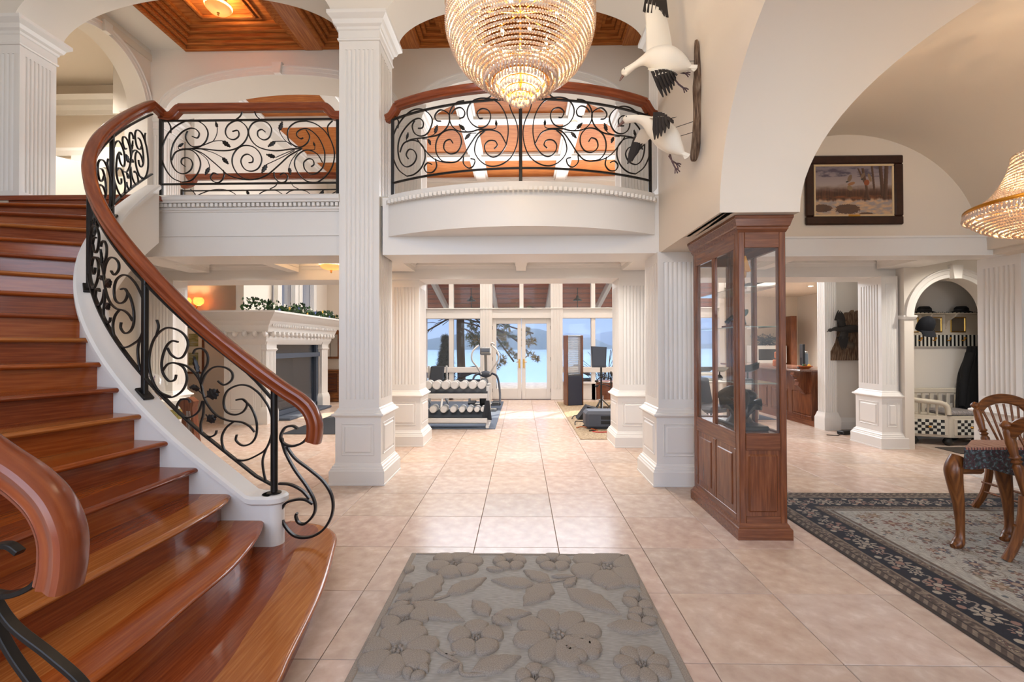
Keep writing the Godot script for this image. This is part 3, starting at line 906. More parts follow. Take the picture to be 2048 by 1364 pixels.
	for r in [[-5.08, -3.24], [-2.98, -1.75], [-1.55, -0.98], [-0.78, 0.78], [0.98, 1.55], [1.75, 3.0]]:
		coffer(gc, r[0], r[1], 5.5, 6.9, 5.94, "fir_x", "fir_x", 0.06)
	for x in [-3.11, -0.88, 0.88, -1.65, 1.65]:
		m = MB.new(); m.box(V(x - 0.14, 5.93, 6.9), V(x + 0.14, 6.1, 5.5), 0.012); put(m, "wood_beam", mats.fir_z, gc, 0.0)
	m = MB.new(); m.box(V(-5.08, 6.2, 6.9), V(3.0, 6.25, 5.5)); put(m, "board", mats.fir_x, gc, 0.0)
	for r in [[-4.16, 0.34]]:
		m = MB.new()
		for q in [0.0, 0.05]:
			var h: float = r[1] - q
			for sd in [-1, 1]:
				m.box(V(r[0] - h * 1.3, 6.165 - q * 0.3, 6.2 + sd * (h) + 0.02), V(r[0] + h * 1.3, 6.2, 6.2 + sd * h - 0.02), 0.006)
				m.box(V(r[0] + sd * h * 1.3 - 0.02, 6.165 - q * 0.3, 6.2 + h), V(r[0] + sd * h * 1.3 + 0.02, 6.2, 6.2 - h), 0.006)
		put(m, "inner_frame", mats.fir_x, gc, 0.0)
	# great room: white beams and wooden coffers
	var g := setting("ceiling_great_room")
	var xs := [-5.2, -3.4, -1.05, 1.05, 3.4, 5.4]
	var ds := [7.5, 9.15, 10.95, 12.55]
	for i in xs.size() - 1:
		for j in ds.size() - 1:
			coffer(g, xs[i] + 0.13, xs[i + 1] - 0.13, ds[j] + 0.13, ds[j + 1] - 0.13, 5.93, "white", "fir_x", 0.05, 1)
			coffer(g, xs[i] + 0.17, xs[i + 1] - 0.17, ds[j] + 0.17, ds[j + 1] - 0.17, 5.98, "fir_x", "fir_x", 0.07, 5)
	for x in xs:
		m = MB.new(); m.box(V(x - 0.13, 5.88, 12.6), V(x + 0.13, 6.4, 7.45), 0.01); put(m, "white_beam", mats.white, g, 0.0)
	for d in ds:
		m = MB.new(); m.box(V(-5.3, 5.9, d + 0.13), V(5.5, 6.39, d - 0.13), 0.01); put(m, "white_beam", mats.white, g, 0.0)
	var gl := setting("wall_great_left")
	for q in [[7.4, 8.75, 3.0, 6.4], [8.75, 9.8, 2.1, 6.4], [9.8, 10.55, 4.2, 6.4], [10.55, 10.75, 2.1, 6.4], [10.75, 11.5, 4.2, 6.4], [11.5, 12.6, 2.1, 6.4], [9.8, 11.5, 2.1, 2.3]]:
		slab("wall_piece", V(-5.3, q[2], q[1]), V(-5.45, q[3], q[0]), "wall", gl)
	slab("wall_great_left_lower", V(-5.62, 0, 12.6), V(-5.8, 2.15, 9.6), "beige")
	slab("wall_great_right", V(7.4, 0, 13.2), V(7.6, 6.5, 8.9), "wall")
	slab("wall_great_right_upper", V(5.45, 3.0, 12.6), V(5.6, 6.4, 7.4), "wall")

# ---------- lakeside window wall with the doors ----------
func bar(parent: Node, called: String, x0: float, x1: float, y0: float, y1: float, d0: float, d1: float, ch := 0.006) -> void:
	var m := MB.new(); m.box(V(x0, y0, d1), V(x1, y1, d0), ch); put(m, called, mats.white, parent, 0.0)

func pane(parent: Node, x0: float, x1: float, y0: float, y1: float, d: float) -> void:
	var m := MB.new(); m.box(V(x0, y0, d + 0.003), V(x1, y1, d - 0.003)); put(m, "pane", mats.glass, parent, 0.0)

func build_lake_wall() -> void:
	slab("wall_back", V(-8.2, 0, 12.75), V(-2.66, 6.5, 12.55), "beige")
	var up := setting("wall_back_upper")
	slab("wall_piece", V(-2.66, 5.3, 12.75), V(7.4, 6.5, 12.55), "wall", up)
	slab("wall_piece", V(5.4, 3.2, 12.75), V(7.4, 5.3, 12.55), "wall", up)
	glazing("window_3", -2.6, 2.6, 3.35, 5.3, 5, 1, 12.65)
	glazing("window_4", 2.62, 5.4, 3.35, 5.3, 3, 1, 12.65)
	# posts between the three openings, panelled like pilasters
	var fr := setting("trim_4")
	for x in [[-2.66, -2.58], [-1.11, -0.78], [0.80, 1.12], [2.53, 2.72], [5.3, 5.45]]:
		bar(fr, "post", x[0], x[1], 0.0, 3.35, 12.5, 12.74, 0.01)
		if x[1] - x[0] > 0.2:
			for k in 3: bar(fr, "flute_bead", lerpf(x[0], x[1], 0.25 + 0.25 * k) - 0.012, lerpf(x[0], x[1], 0.25 + 0.25 * k) + 0.012, 0.3, 3.3, 12.485, 12.51, 0.008)
	bar(fr, "transom_rail", -2.58, 5.3, 2.2, 2.47, 12.53, 12.72, 0.01)
	bar(fr, "head", -2.58, 5.3, 3.25, 3.37, 12.53, 12.72, 0.01)
	bar(fr, "ledge", -2.58, 5.3, 2.455, 2.48, 12.48, 12.72, 0.008)
	var n := 5
	for w in [[-2.58, -1.965, -1.842, -1.104], [1.126, 1.897, 2.005, 2.53], [2.72, 3.55, 3.66, 4.45]]:
		var wi := setting("window_%d" % n); n += 1
		bar(wi, "mullion", w[1], w[2], 0.0, 3.3, 12.56, 12.72)
		bar(wi, "sill_rail", w[0], w[3], 0.735, 0.88, 12.54, 12.72)
		bar(wi, "bottom_panel", w[0], w[3], 0.0, 0.46, 12.56, 12.72)
		bar(wi, "bottom_sill", w[0], w[3], 0.43, 0.48, 12.52, 12.72)
		for q in [[w[0], w[1]], [w[2], w[3]]]:
			for y in [[0.48, 0.735], [0.88, 2.2], [2.48, 3.25]]:
				pane(wi, q[0], q[1], y[0], y[1], 12.65)
	var wt := setting("window_%d" % n)
	bar(wt, "mullion", -0.042, 0.067, 2.47, 3.3, 12.56, 12.72)
	pane(wt, -0.78, -0.042, 2.48, 3.25, 12.65); pane(wt, 0.067, 0.80, 2.48, 3.25, 12.65)
	var wk := setting("window_%d" % (n + 1))
	bar(wk, "mullion", 4.45, 4.53, 0.0, 3.3, 12.56, 12.72)
	bar(wk, "bottom_panel", 4.45, 5.3, 0.0, 0.5, 12.56, 12.72)
	pane(wk, 4.53, 5.3, 0.5, 2.2, 12.65); pane(wk, 4.53, 5.3, 2.48, 3.25, 12.65)
	# the pair of glazed doors
	for k in 2:
		var d := setting("door_%d" % (k + 1))
		var x0 := -0.78 if k == 0 else 0.015; var x1 := 0.005 if k == 0 else 0.80
		bar(d, "stile", x0, x0 + 0.105, 0.01, 2.2, 12.6, 12.66)
		bar(d, "stile", x1 - 0.105, x1, 0.01, 2.2, 12.6, 12.66)
		bar(d, "rail", x0 + 0.105, x1 - 0.105, 2.06, 2.2, 12.6, 12.66)
		bar(d, "rail", x0 + 0.105, x1 - 0.105, 0.01, 0.3, 12.6, 12.66)
		pane(d, x0 + 0.105, x1 - 0.105, 0.3, 2.06, 12.63)
		var hx := x1 - 0.055 if k == 0 else x0 + 0.055
		var m := MB.new()
		m.box(V(hx - 0.02, 0.86, 12.6), V(hx + 0.02, 1.1, 12.585), 0.006)
		m.tube(PackedVector3Array([V(hx, 1.02, 12.59), V(hx, 1.02, 12.545), V(hx + (0.09 if k else -0.09), 1.02, 12.54)]), 0.009)
		put(m, "door_handle", mats.brass, d)
		for y in [0.25, 1.1, 1.95]:
			m = MB.new(); m.box(V((x0 if k == 0 else x1) - 0.008, y - 0.05, 12.6), V((x0 if k == 0 else x1) + 0.008, y + 0.05, 12.588)); put(m, "hinge", mats.bronze, d, 0.0)
	slab("baseboard_back", V(-5.6, 0, 12.56), V(-2.7, 0.16, 12.52), "white")

# ---------- the curved stair ----------
const CX := -2.14
const CD := 4.83
const RAIL_R := 1.78
const RISE := 0.171
const TURN := 6.4286     # degrees per winder

func nose_y(s: float) -> float:
	return 0.684 + (0.856 * s if s > 0.0 else 0.78 * s)

func rail_dir(s: float) -> Vector3:
	if s <= 0.0: return Vector3(0, 0, 1)
	var a := s / RAIL_R
	return Vector3(-sin(a), 0, cos(a))

func rail_pt(s: float, off := 0.0) -> Vector3:
	if s <= 0.0: return V(CX - s, 0, CD - RAIL_R - off)
	return V(CX, 0, CD) + rail_dir(s) * (RAIL_R + off)

func ribbon(mb: MB, prof: Array, s0: float, s1: float, n: int, yf: Callable) -> void:
	# profile (offset, rise) kept upright along the stair's inner line
	var from := mb.v.size()
	var k := prof.size()
	var prev := []
	for i in n + 1:
		var s := lerpf(s0, s1, float(i) / n)
		var ring := []
		for q in prof: ring.append(rail_pt(s, q.x) + Vector3(0, yf.call(s) + q.y, 0))
		if i > 0:
			for j in k: mb.quad(prev[j], prev[(j + 1) % k], ring[(j + 1) % k], ring[j])
		if i == 0 or i == n:
			var p := PackedVector2Array()
			for q in prof: p.append(q)
			var idx := Geometry2D.triangulate_polygon(p)
			for t in range(0, idx.size(), 3):
				if i == 0: mb.tri(ring[idx[t]], ring[idx[t + 2]], ring[idx[t + 1]])
				else: mb.tri(ring[idx[t]], ring[idx[t + 1]], ring[idx[t + 2]])
		prev = ring
	mb.orient(from)

func plan(mb: MB, p: PackedVector2Array, y0: float, y1: float) -> void:
	mb.extr(p, y0, y1, Transform3D(Basis(Vector3.RIGHT, Vector3.BACK, Vector3.UP), Vector3.ZERO))

func cap_y(s: float) -> float:
	return maxf(nose_y(s) + 0.1, 0.5)

func build_stair() -> void:
	var st := thing("staircase", "curved staircase with glossy cherry wood treads and white stringer", "staircase", Vector3.ZERO)
	var Rin := 1.835; var Rout := 3.62
	var wood := ["cherry_b", "cherry_x", "cherry_c"]
	# nosing curves of the three lowest steps, local (r from the centre, run up the stair)
	var noses := {
		1: arr2([1.40, -0.41, 1.435, -0.55, 1.478, -0.664, 1.56, -0.77, 1.676, -0.846, 1.874, -0.909, 2.206, -1.004, 2.473, -1.063, 2.858, -1.127, 3.045, -1.16, 3.4, -1.18, 3.7, -1.15, 3.92, -1.02, 4.05, -0.8, 4.08, -0.41]),
		2: arr2([1.835, -0.43, 2.08, -0.53, 2.43, -0.61, 2.79, -0.63, 3.05, -0.65, 3.3, -0.64, 3.5, -0.59, 3.62, -0.52]),
		3: arr2([1.835, -0.21, 2.0, -0.275, 2.3, -0.30, 2.6, -0.30, 3.19, -0.295, 3.62, -0.27])}
	for n in range(1, 18):
		var th := maxf(0.0, (n - 4) * TURN)
		var y := n * RISE
		var piv := Transform3D(Basis(Vector3.UP, deg_to_rad(-th - 90.0)), V(CX, 0, CD))
		# local x points outward from the centre, local z up the stair
		var rad := Vector3(-sin(deg_to_rad(th)), 0, cos(deg_to_rad(th)))
		piv.basis = Basis(rad, Vector3.UP, Vector3(-cos(deg_to_rad(th)), 0, -sin(deg_to_rad(th))))
		var nose: PackedVector2Array = smoothv(noses[n], 5) if noses.has(n) else PackedVector2Array([Vector2(Rin, -0.0), Vector2(Rout, -0.0)])
		var back := PackedVector2Array()
		var nx: PackedVector2Array
		if n < 3: nx = smoothv(noses[n + 1], 5)
		elif n == 3: nx = PackedVector2Array([Vector2(Rin, 0), Vector2(Rout, 0)])
		else:
			var a := deg_to_rad(TURN)
			nx = PackedVector2Array([Vector2(Rin * cos(a), Rin * sin(a)), Vector2(Rout * cos(a), Rout * sin(a))])
		if n == 1: nx = PackedVector2Array([Vector2(1.42, -0.40), Vector2(4.06, -0.40)])
		for q in nx: back.append(q + Vector2(0, 0.04))
		back.reverse()
		# boards: front and back strips of the tread, the joint parallel to the nosing
		var split: float = 0.235 if n == 1 else (0.16 if n < 4 else 0.15)
		var front := nose.duplicate(); var rev := PackedVector2Array()
		if n == 1:
			front = PackedVector2Array(); rev = PackedVector2Array()
			var inner := PackedVector2Array()
			for q in nose:
				front.append(q)
				var k := clampf((q.x - 1.4) / 0.5, 0.0, 1.0) * clampf((4.08 - q.x) / 0.4, 0.0, 1.0)
				inner.append(Vector2(lerpf(1.45, q.x, 0.92), minf(q.y + split * maxf(k, 0.02), -0.402)))
			rev = inner.duplicate(); rev.reverse()
			var b1 := inner.duplicate(); b1.append_array(back)
			front.append_array(rev)
			var m1 := MB.new(); plan(m1, front, y - 0.036, y)
			var pp := PackedVector3Array()
			for q in nose: pp.append(Vector3(q.x, y - 0.018, q.y))
			m1.has_uv = false
			nosing(m1, pp)
			var tr1 := put(m1, "tread", mats[wood[0]], st); tr1.transform = piv
			var m2 := MB.new(); plan(m2, b1, y - 0.036, y); put(m2, "board", mats[wood[1]], tr1)
		else:
			for q in nose: rev.append(q + Vector2(0, split))
			var b2 := rev.duplicate()
			b2.append_array(back)
			rev.reverse()
			front.append_array(rev)
			var m1 := MB.new(); plan(m1, front, y - 0.036, y)
			var pp := PackedVector3Array()
			for q in nose: pp.append(Vector3(q.x, y - 0.018, q.y))
			nosing(m1, pp)
			var tr1 := put(m1, "tread", mats[wood[n % 3]], st); tr1.transform = piv
			var m2 := MB.new(); plan(m2, b2, y - 0.036, y); put(m2, "board", mats[wood[(n + 1) % 3]], tr1)
		# riser
		var m3 := MB.new()
		var rp := PackedVector2Array()
		for q in nose: rp.append(q + Vector2(0, 0.03))
		var rb := PackedVector2Array()
		for q in nose: rb.append(q + Vector2(0, 0.05))
		if n == 1:
			rp = PackedVector2Array(); rb = PackedVector2Array()
			for q in nose:
				rp.append(Vector2(lerpf(2.74, q.x, 0.965), q.y + 0.03)); rb.append(Vector2(lerpf(2.74, q.x, 0.965), q.y + 0.05))
		rb.reverse(); rp.append_array(rb)
		plan(m3, rp, y - RISE, y - 0.036)
		var ri := put(m3, "riser", mats.cherry_x if n % 2 else mats.cherry_c, st, 0.0); ri.transform = piv
	# last riser under the landing's edge, and the landing's wooden nosing
	var m := MB.new(); m.box(V(CX - Rout - 0.1, 17 * RISE, CD + 0.06), V(CX - Rin, 18 * RISE - 0.03, CD + 0.03)); put(m, "riser", mats.cherry_x, st, 0.0)
	m = MB.new(); m.box(V(CX - Rout - 0.1, 18 * RISE - 0.036, CD + 0.25), V(CX - Rin + 0.1, 18 * RISE + 0.012, CD)); put(m, "tread", mats.cherry_x, st, 0.0)
	# inner stringer: painted wall with a moulded cap, rounded at the foot
	m = MB.new()
	ribbon(m, [Vector2(-0.065, -0.02), Vector2(-0.065, -0.62), Vector2(0.06, -0.62), Vector2(0.06, -0.02)], 0.9, 2.82, 40, cap_y)
	ribbon(m, [Vector2(-0.065, -0.02), Vector2(-0.065, -0.3), Vector2(0.06, -0.3), Vector2(0.06, -0.02)], -0.5, 0.9, 30, cap_y)
	var low := func(s: float) -> float: return 0.0
	for i in 28:      # the part that stands on the floor
		var s0 := -0.5 + 0.05 * i; var s1 := s0 + 0.05
		var h := minf(cap_y(s0) - 0.25, cap_y(s1) - 0.25)
		ribbon(m, [Vector2(-0.064, 0), Vector2(0.059, 0), Vector2(0.059, h), Vector2(-0.064, h)], s0, s1, 2, low)
	m.lathe([Vector2(0, 0), Vector2(0.0622, 0), Vector2(0.0622, 0.48), Vector2(0, 0.48)], 24, Transform3D(Basis(), rail_pt(-0.5, -0.0025)))
	put(m, "stringer", mats.white, st, 30.0)
	m = MB.new()
	var capp := [Vector2(-0.09, -0.045), Vector2(-0.09, -0.015), Vector2(-0.075, 0.0), Vector2(0.07, 0.0), Vector2(0.087, -0.015), Vector2(0.087, -0.045), Vector2(0.065, -0.06), Vector2(-0.065, -0.06)]
	ribbon(m, capp, -0.5, 2.82, 90, cap_y)
	m.lathe([Vector2(0, -0.06), Vector2(0.065, -0.06), Vector2(0.087, -0.045), Vector2(0.088, -0.015), Vector2(0.073, 0.0), Vector2(0, 0.0)], 24, Transform3D(Basis(), rail_pt(-0.5, -0.0015) + Vector3(0, 0.5, 0)))
	put(m, "stringer_cap", mats.white, st, 30.0)
	# outer stringer and plastered soffit
	m = MB.new()
	ribbon(m, [Vector2(1.84, -0.5), Vector2(1.99, -0.5), Vector2(1.99, 0.0), Vector2(1.84, 0.0)], 0.0, 2.82, 60, cap_y)
	ribbon(m, [Vector2(1.84, -0.3), Vector2(1.99, -0.3), Vector2(1.99, 0.0), Vector2(1.84, 0.0)], -0.45, 0.0, 10, cap_y)
	put(m, "outer_stringer", mats.white, st, 30.0)
	m = MB.new()
	ribbon(m, [Vector2(0.0, -0.3), Vector2(1.9, -0.3), Vector2(1.9, -0.26), Vector2(0.0, -0.26)], 0.75, 2.82, 60, nose_y)
	put(m, "soffit", mats.white, st, 30.0)

func nosing(m: MB, pp: PackedVector3Array) -> void:
	# half-round front edge
	var prof := PackedVector2Array()
	for k in 9:
		var a := -PI / 2 + PI * k / 8
		prof.append(Vector2(0.018 * sin(a), 0.03 * cos(a)))
	var s := MB.new()
	s.sweep(pp, prof, PackedVector3Array([Vector3.UP]))
	# keep the round side in front: the path runs outward, the front is -z
	for p in s.v: m.v.append(p)

# ---------- ironwork ----------
func scroll(parent: Node, flat: Array, place: Callable, normal: Callable, w := 0.011, depth := 0.016, called := "scroll", per := 6) -> void:
	var c := smooth2(flat, per)
	var pts := PackedVector3Array(); var nrm := PackedVector3Array(); var sc := PackedFloat32Array()
	for i in c.size():
		pts.append(place.call(c[i])); nrm.append(normal.call(c[i]))
	var m := MB.new()
	m.sweep(pts, rect2(depth, w, 0.002), nrm)
	m.has_uv = false
	put(m, called, mats.iron, parent, 40.0)

func iron_leaf(parent: Node, q: Array, place: Callable, normal: Callable) -> void:
	# a hammered leaf: wavy outline, folded along its rib
	var a := Vector2(q[0], q[1]); var b := Vector2(q[2], q[3])
	var ax := (b - a); var ay := Vector2(-ax.y, ax.x)
	var outline := [0.0, 0.0, 0.12, 0.07, 0.25, 0.2, 0.36, 0.16, 0.5, 0.24, 0.62, 0.15, 0.76, 0.16, 0.88, 0.06, 1.0, 0.09]
	var m := MB.new()
	for sd in [-1, 1]:
		for i in range(0, outline.size() - 2, 2):
			var p0: Vector2 = a + ax * outline[i]; var p1: Vector2 = a + ax * outline[i + 2]
			var e0: Vector2 = p0 + ay * outline[i + 1] * sd; var e1: Vector2 = p1 + ay * outline[i + 3] * sd
			var n0: Vector3 = normal.call(p0); var n1: Vector3 = normal.call(p1)
			for f in [0.006, -0.002]:
				m.quad(place.call(p0) + n0 * (f + 0.006), place.call(p1) + n1 * (f + 0.006), place.call(e1) + n1 * f, place.call(e0) + n0 * f)
	put(m, "leaf", mats.iron, parent, 20.0)

func iron_set(parent: Node, scrolls: Array, stems: Array, leaves: Array, place: Callable, normal: Callable) -> void:
	for c in scrolls: scroll(parent, c, place, normal)
	for c in stems: scroll(parent, c, place, normal, 0.007, 0.009, "leaf_stem", 4)
	for c in leaves: iron_leaf(parent, c, place, normal)

func rail_prof(k := 1.0) -> PackedVector2Array:
	# moulded handrail section: x up, y across
	var p := PackedVector2Array()
	for q in [[-0.042, -0.022], [-0.042, 0.022], [-0.03, 0.025], [-0.022, 0.034], [-0.008, 0.031], [0.004, 0.036], [0.018, 0.041], [0.03, 0.037], [0.038, 0.026], [0.042, 0.0], [0.038, -0.026], [0.03, -0.037], [0.018, -0.041], [0.004, -0.036], [-0.008, -0.031], [-0.022, -0.034], [-0.03, -0.025]]:
		p.append(Vector2(q[0], q[1]) * k)
	return p

func stair_rail(label: String, off: float, shift: float, s_end: float, posts: Array, panels: Array) -> Node3D:
	var t := thing("stair_railing", label, "railing", Vector3.ZERO, 0.0, "stair railings")
	var place := func(p: Vector2) -> Vector3: return rail_pt(p.x, off) + Vector3(0, nose_y(p.x) + p.y, 0)
	var normal := func(p: Vector2) -> Vector3: return rail_dir(p.x)
	# handrail with a drooping end
	var pts := PackedVector3Array(); var up := PackedVector3Array()
	var endc := smooth2(HANDRAIL_END, 5)
	for i in endc.size():
		var q := endc[endc.size() - 1 - i] + Vector2(shift, -0.78 * shift)
		pts.append(place.call(q))
	var s := endc[0].x + 0.08
	while s < s_end:
		pts.append(place.call(Vector2(s + shift * clampf(1.0 - (s + 0.3) / 0.5, 0, 1), 0.931 + 0.034 * smoothstep(-0.27, 0.5, s)))); s += 0.07
	pts.append(place.call(Vector2(s_end, 0.965)))
	if off == 0.0:
		pts.append(V(-3.922, 4.03, 4.93)); pts.append(V(-3.93, 4.02, 5.0))
	for i in pts.size():
		var tg := (pts[mini(i + 1, pts.size() - 1)] - pts[maxi(i - 1, 0)]).normalized()
		var sd: Vector3 = rail_dir(0.0 if i < endc.size() else lerpf(0.0, s_end, float(i - endc.size()) / (pts.size() - endc.size())))
		up.append(tg.cross(sd) if tg.cross(sd).length() > 0.1 else Vector3.UP)
	var m := MB.new()
	m.sweep(pts, rail_prof(1.12), up)
	put(m, "handrail", mats.rail_wood, t, 35.0)
	# flat bars above and below the scrolls
	for h in [0.865, 0.225]:
		var bp := PackedVector3Array(); var bn := PackedVector3Array()
		s = -0.5 + shift
		while s < s_end + 0.001:
			bp.append(place.call(Vector2(s, h - (0.05 * clampf(1.0 - (s + 0.5) / 0.15, 0, 1) if h > 0.5 else -0.03 * clampf(1.0 - (s + 0.5) / 0.12, 0, 1))))); bn.append(rail_dir(s)); s += 0.06
		m = MB.new(); m.sweep(bp, rect2(0.03, 0.014, 0.003), bn); m.has_uv = false
		put(m, "top_bar" if h > 0.5 else "bottom_bar", mats.iron, t, 40.0)
	for k in posts:
		m = MB.new()
		var ss: float = k + (shift if k < 0.0 else 0.0)
		var foot := rail_pt(ss, off) + Vector3(0, cap_y(ss), 0)
		var top: Vector3 = place.call(Vector2(ss, 0.95))
		if k < 0.0:
			m.lathe([Vector2(0, 0), Vector2(0.045, 0), Vector2(0.045, 0.008), Vector2(0.024, 0.014), Vector2(0.0225, 0.03), Vector2(0.0225, top.y - foot.y), Vector2(0, top.y - foot.y)], 20, Transform3D(Basis(), foot))
		else:
			var b := Basis(rail_dir(ss), Vector3.UP, rail_dir(ss).cross(Vector3.UP))
			m.xbox(Transform3D(b, (foot + top) / 2), Vector3(0.034, (top.y - foot.y), 0.034), 0.005)
			var tilt := b * Basis(Vector3.RIGHT, -0.7)
			m.xbox(Transform3D(tilt, foot + Vector3(0, 0.012, 0)), Vector3(0.07, 0.02, 0.11), 0.004)
		put(m, "post", mats.iron, t, 40.0)
	for p in panels:
		var ds: float = p[0]; var kx: float = p[1]
		var pl := func(q: Vector2) -> Vector3: return place.call(Vector2(q.x * kx + ds, q.y))
		var nn := func(q: Vector2) -> Vector3: return rail_dir(q.x * kx + ds)
		iron_set(t, STAIR_SCROLLS, STAIR_STEMS, STAIR_LEAVES, pl, nn)
	var pe := func(q: Vector2) -> Vector3:
		var w := q + Vector2(shift, -0.78 * shift)
		return place.call(w)
	for c in NEWEL_SCROLLS: scroll(t, c, pe, normal, 0.014, 0.026)
	return t

func build_railings() -> void:
	stair_rail("sweeping cherry handrail over black iron scrolls along the stair's far side", 0.0, 0.0, 2.80, [-0.5, 0.42, 1.325, 2.2], [[0.0, 1.0], [0.905, 1.0], [1.81, 1.0], [2.515, 0.62]])
	stair_rail("thick cherry handrail end with black iron scrolls in the near corner of the stair", 1.83, -0.14, 2.7, [-0.5, 0.42, 1.325], [[0.0, 1.0]])
	# straight railing on the gallery edge beside the stair
	var t := thing("balcony_railing", "straight gallery railing with cherry rail and leafy iron scrolls beside the stair", "railing", Vector3.ZERO, 0.0, "gallery railings")
	var place := func(p: Vector2) -> Vector3: return V(p.x, p.y, 5.0)
	var normal := func(_p: Vector2) -> Vector3: return Vector3(0, 0, 1)
	straight_rail(t, 5.0, -3.95, -1.99, [-3.96, 4.02, -3.87, 4.0, -3.82, 4.01, -3.78, 4.05, -3.73, 4.086, -3.6, 4.088, -2.3, 4.084, -2.14, 4.08, -2.09, 4.05, -2.05, 4.0, -2.01, 3.985, -1.95, 3.985], 3.952, 3.254)
	iron_set(t, LEFT_SCROLLS, LEFT_STEMS, LEFT_LEAVES, place, normal)
	# bowed railing
	t = thing("balcony_railing", "bowed balcony railing with arched cherry rail and paired iron scrolls below the chandelier", "railing", Vector3.ZERO, 0.0, "gallery railings")
	var R := 2.67
	var bpl := func(p: Vector2) -> Vector3: return bow(R, p.x, p.y)
	var bnr := func(p: Vector2) -> Vector3: return (bow(R, p.x, 0) - V(0, 0, BOW_D)).normalized()
	var hp := PackedVector3Array(); var up := PackedVector3Array([Vector3.UP])
	var hc := smooth2([-1.47, 3.985, -1.42, 3.99, -1.375, 4.03, -1.335, 4.075, -1.28, 4.085, -0.7, 4.085, 0, 4.085, 0.7, 4.085, 1.28, 4.085, 1.335, 4.075, 1.375, 4.03, 1.42, 3.99, 1.47, 3.985], 6)
	for q in hc: hp.append(bpl.call(q))
	var m := MB.new(); m.sweep(hp, rail_prof(1.15), up); put(m, "handrail", mats.rail_wood, t, 35.0)
	for y in [3.952, 3.254]:
		var bp := PackedVector3Array(); var bn := PackedVector3Array()
		for i in 41:
			var q := Vector2(lerpf(-1.4, 1.4, i / 40.0), y); bp.append(bpl.call(q)); bn.append(bnr.call(q))
		m = MB.new(); m.sweep(bp, rect2(0.03, 0.016, 0.003), bn); m.has_uv = false; put(m, "top_bar" if y > 3.5 else "bottom_bar", mats.iron, t, 40.0)
	for x in [-1.4, 0.0, 1.4]:
		m = MB.new(); m.xbox(Transform3D(Basis(), bow(R, x, 3.53)), Vector3(0.034, 0.86, 0.034), 0.004); put(m, "post", mats.iron, t, 0.0)
	for sd in [1, -1]:
		var f := func(p: Vector2) -> Vector3: return bpl.call(Vector2(p.x * sd, p.y + 0.02))
		var g := func(p: Vector2) -> Vector3: return bnr.call(Vector2(p.x * sd, p.y))
		iron_set(t, CENTRE_SCROLLS, CENTRE_STEMS, CENTRE_LEAVES, f, g)
	# railings on the far side of the gallery
	t = thing("balcony_railing", "far gallery railing with cherry rail seen low behind the straight railing", "railing", Vector3.ZERO, 0.0, "gallery railings")
	straight_rail(t, 7.0, -5.2, -2.0, [-5.2, 3.95, -5.1, 3.96, -5.04, 4.0, -5.0, 4.06, -4.9, 4.07, -2.3, 4.07, -2.2, 4.0, -2.0, 3.98], 3.86, 3.22)
	var fp := func(p: Vector2) -> Vector3: return V(-5.15 + (p.x + 3.94) * 1.6, p.y - 0.08, 7.0)
	iron_set(t, LEFT_SCROLLS, [], LEFT_LEAVES, fp, normal)

func straight_rail(t: Node3D, d: float, x0: float, x1: float, hand: Array, top: float, bottom: float) -> void:
	var hp := PackedVector3Array()
	for q in smooth2(hand, 5): hp.append(V(q.x, q.y, d))
	var m := MB.new(); m.sweep(hp, rail_prof(1.15), PackedVector3Array([Vector3(0.02, 1, 0)])); put(m, "handrail", mats.rail_wood, t, 35.0)
	for y in [top, bottom]:
		m = MB.new(); m.box(V(x0, y - 0.008, d + 0.015), V(x1, y + 0.008, d - 0.015), 0.003); put(m, "top_bar" if y == top else "bottom_bar", mats.iron, t, 0.0)
	for x in [x0, x1]:
		m = MB.new(); m.box(V(x - 0.018, 3.1, d + 0.018), V(x + 0.018, top + 0.02, d - 0.018), 0.004); put(m, "post", mats.iron, t, 0.0)

# ---------- lamps ----------
func bead_mesh(r: float, stretch := 1.0) -> ArrayMesh:
	var m := MB.new()
	m.lathe([Vector2(0, -r * stretch), Vector2(r * 0.75, -r * stretch * 0.5), Vector2(r, 0), Vector2(r * 0.75, r * stretch * 0.5), Vector2(0, r * stretch)], 6)
	return m.mesh(0.0)

func drop_mesh(r: float, l: float) -> ArrayMesh:
	var m := MB.new()
	m.lathe([Vector2(0, 0), Vector2(r * 0.35, -l * 0.15), Vector2(r, -l * 0.72), Vector2(r * 0.7, -l * 0.88), Vector2(0, -l)], 6)
	return m.mesh(0.0)

func strewn(parent: Node, called: String, mesh: Mesh, mat: Material, at: Array) -> void:
	var mm := MultiMesh.new()
	mm.transform_format = MultiMesh.TRANSFORM_3D
	mm.mesh = mesh
	mm.instance_count = at.size()
	for i in at.size(): mm.set_instance_transform(i, at[i])
	var o := MultiMeshInstance3D.new()
	o.name = called
	o.multimesh = mm
	o.material_override = mat
	o.set_meta("kind", "stuff")
	parent.add_child(o, true)

func torus(mb: MB, r: float, t: float, y: float, n := 48) -> void:
	var pts := PackedVector3Array(); var nr := PackedVector3Array()
	for i in n:
		var a := TAU * i / n
		pts.append(Vector3(r * cos(a), y, r * sin(a))); nr.append(Vector3.UP)
	mb.sweep(pts, rect2(t * 1.6, t, t * 0.3), nr, true)
	mb.has_uv = false

func profile_rows(prof: Array, pitch: float) -> Array:
	# evenly spaced points down a profile polyline
	var c := PackedVector2Array()
	for q in prof: c.append(q)
	c = smoothv(c, 10)
	var out := [c[0]]
	var acc := 0.0
	for i in range(1, c.size()):
		acc += c[i].distance_to(c[i - 1])
		if acc >= pitch:
			out.append(c[i]); acc = 0.0
	return out

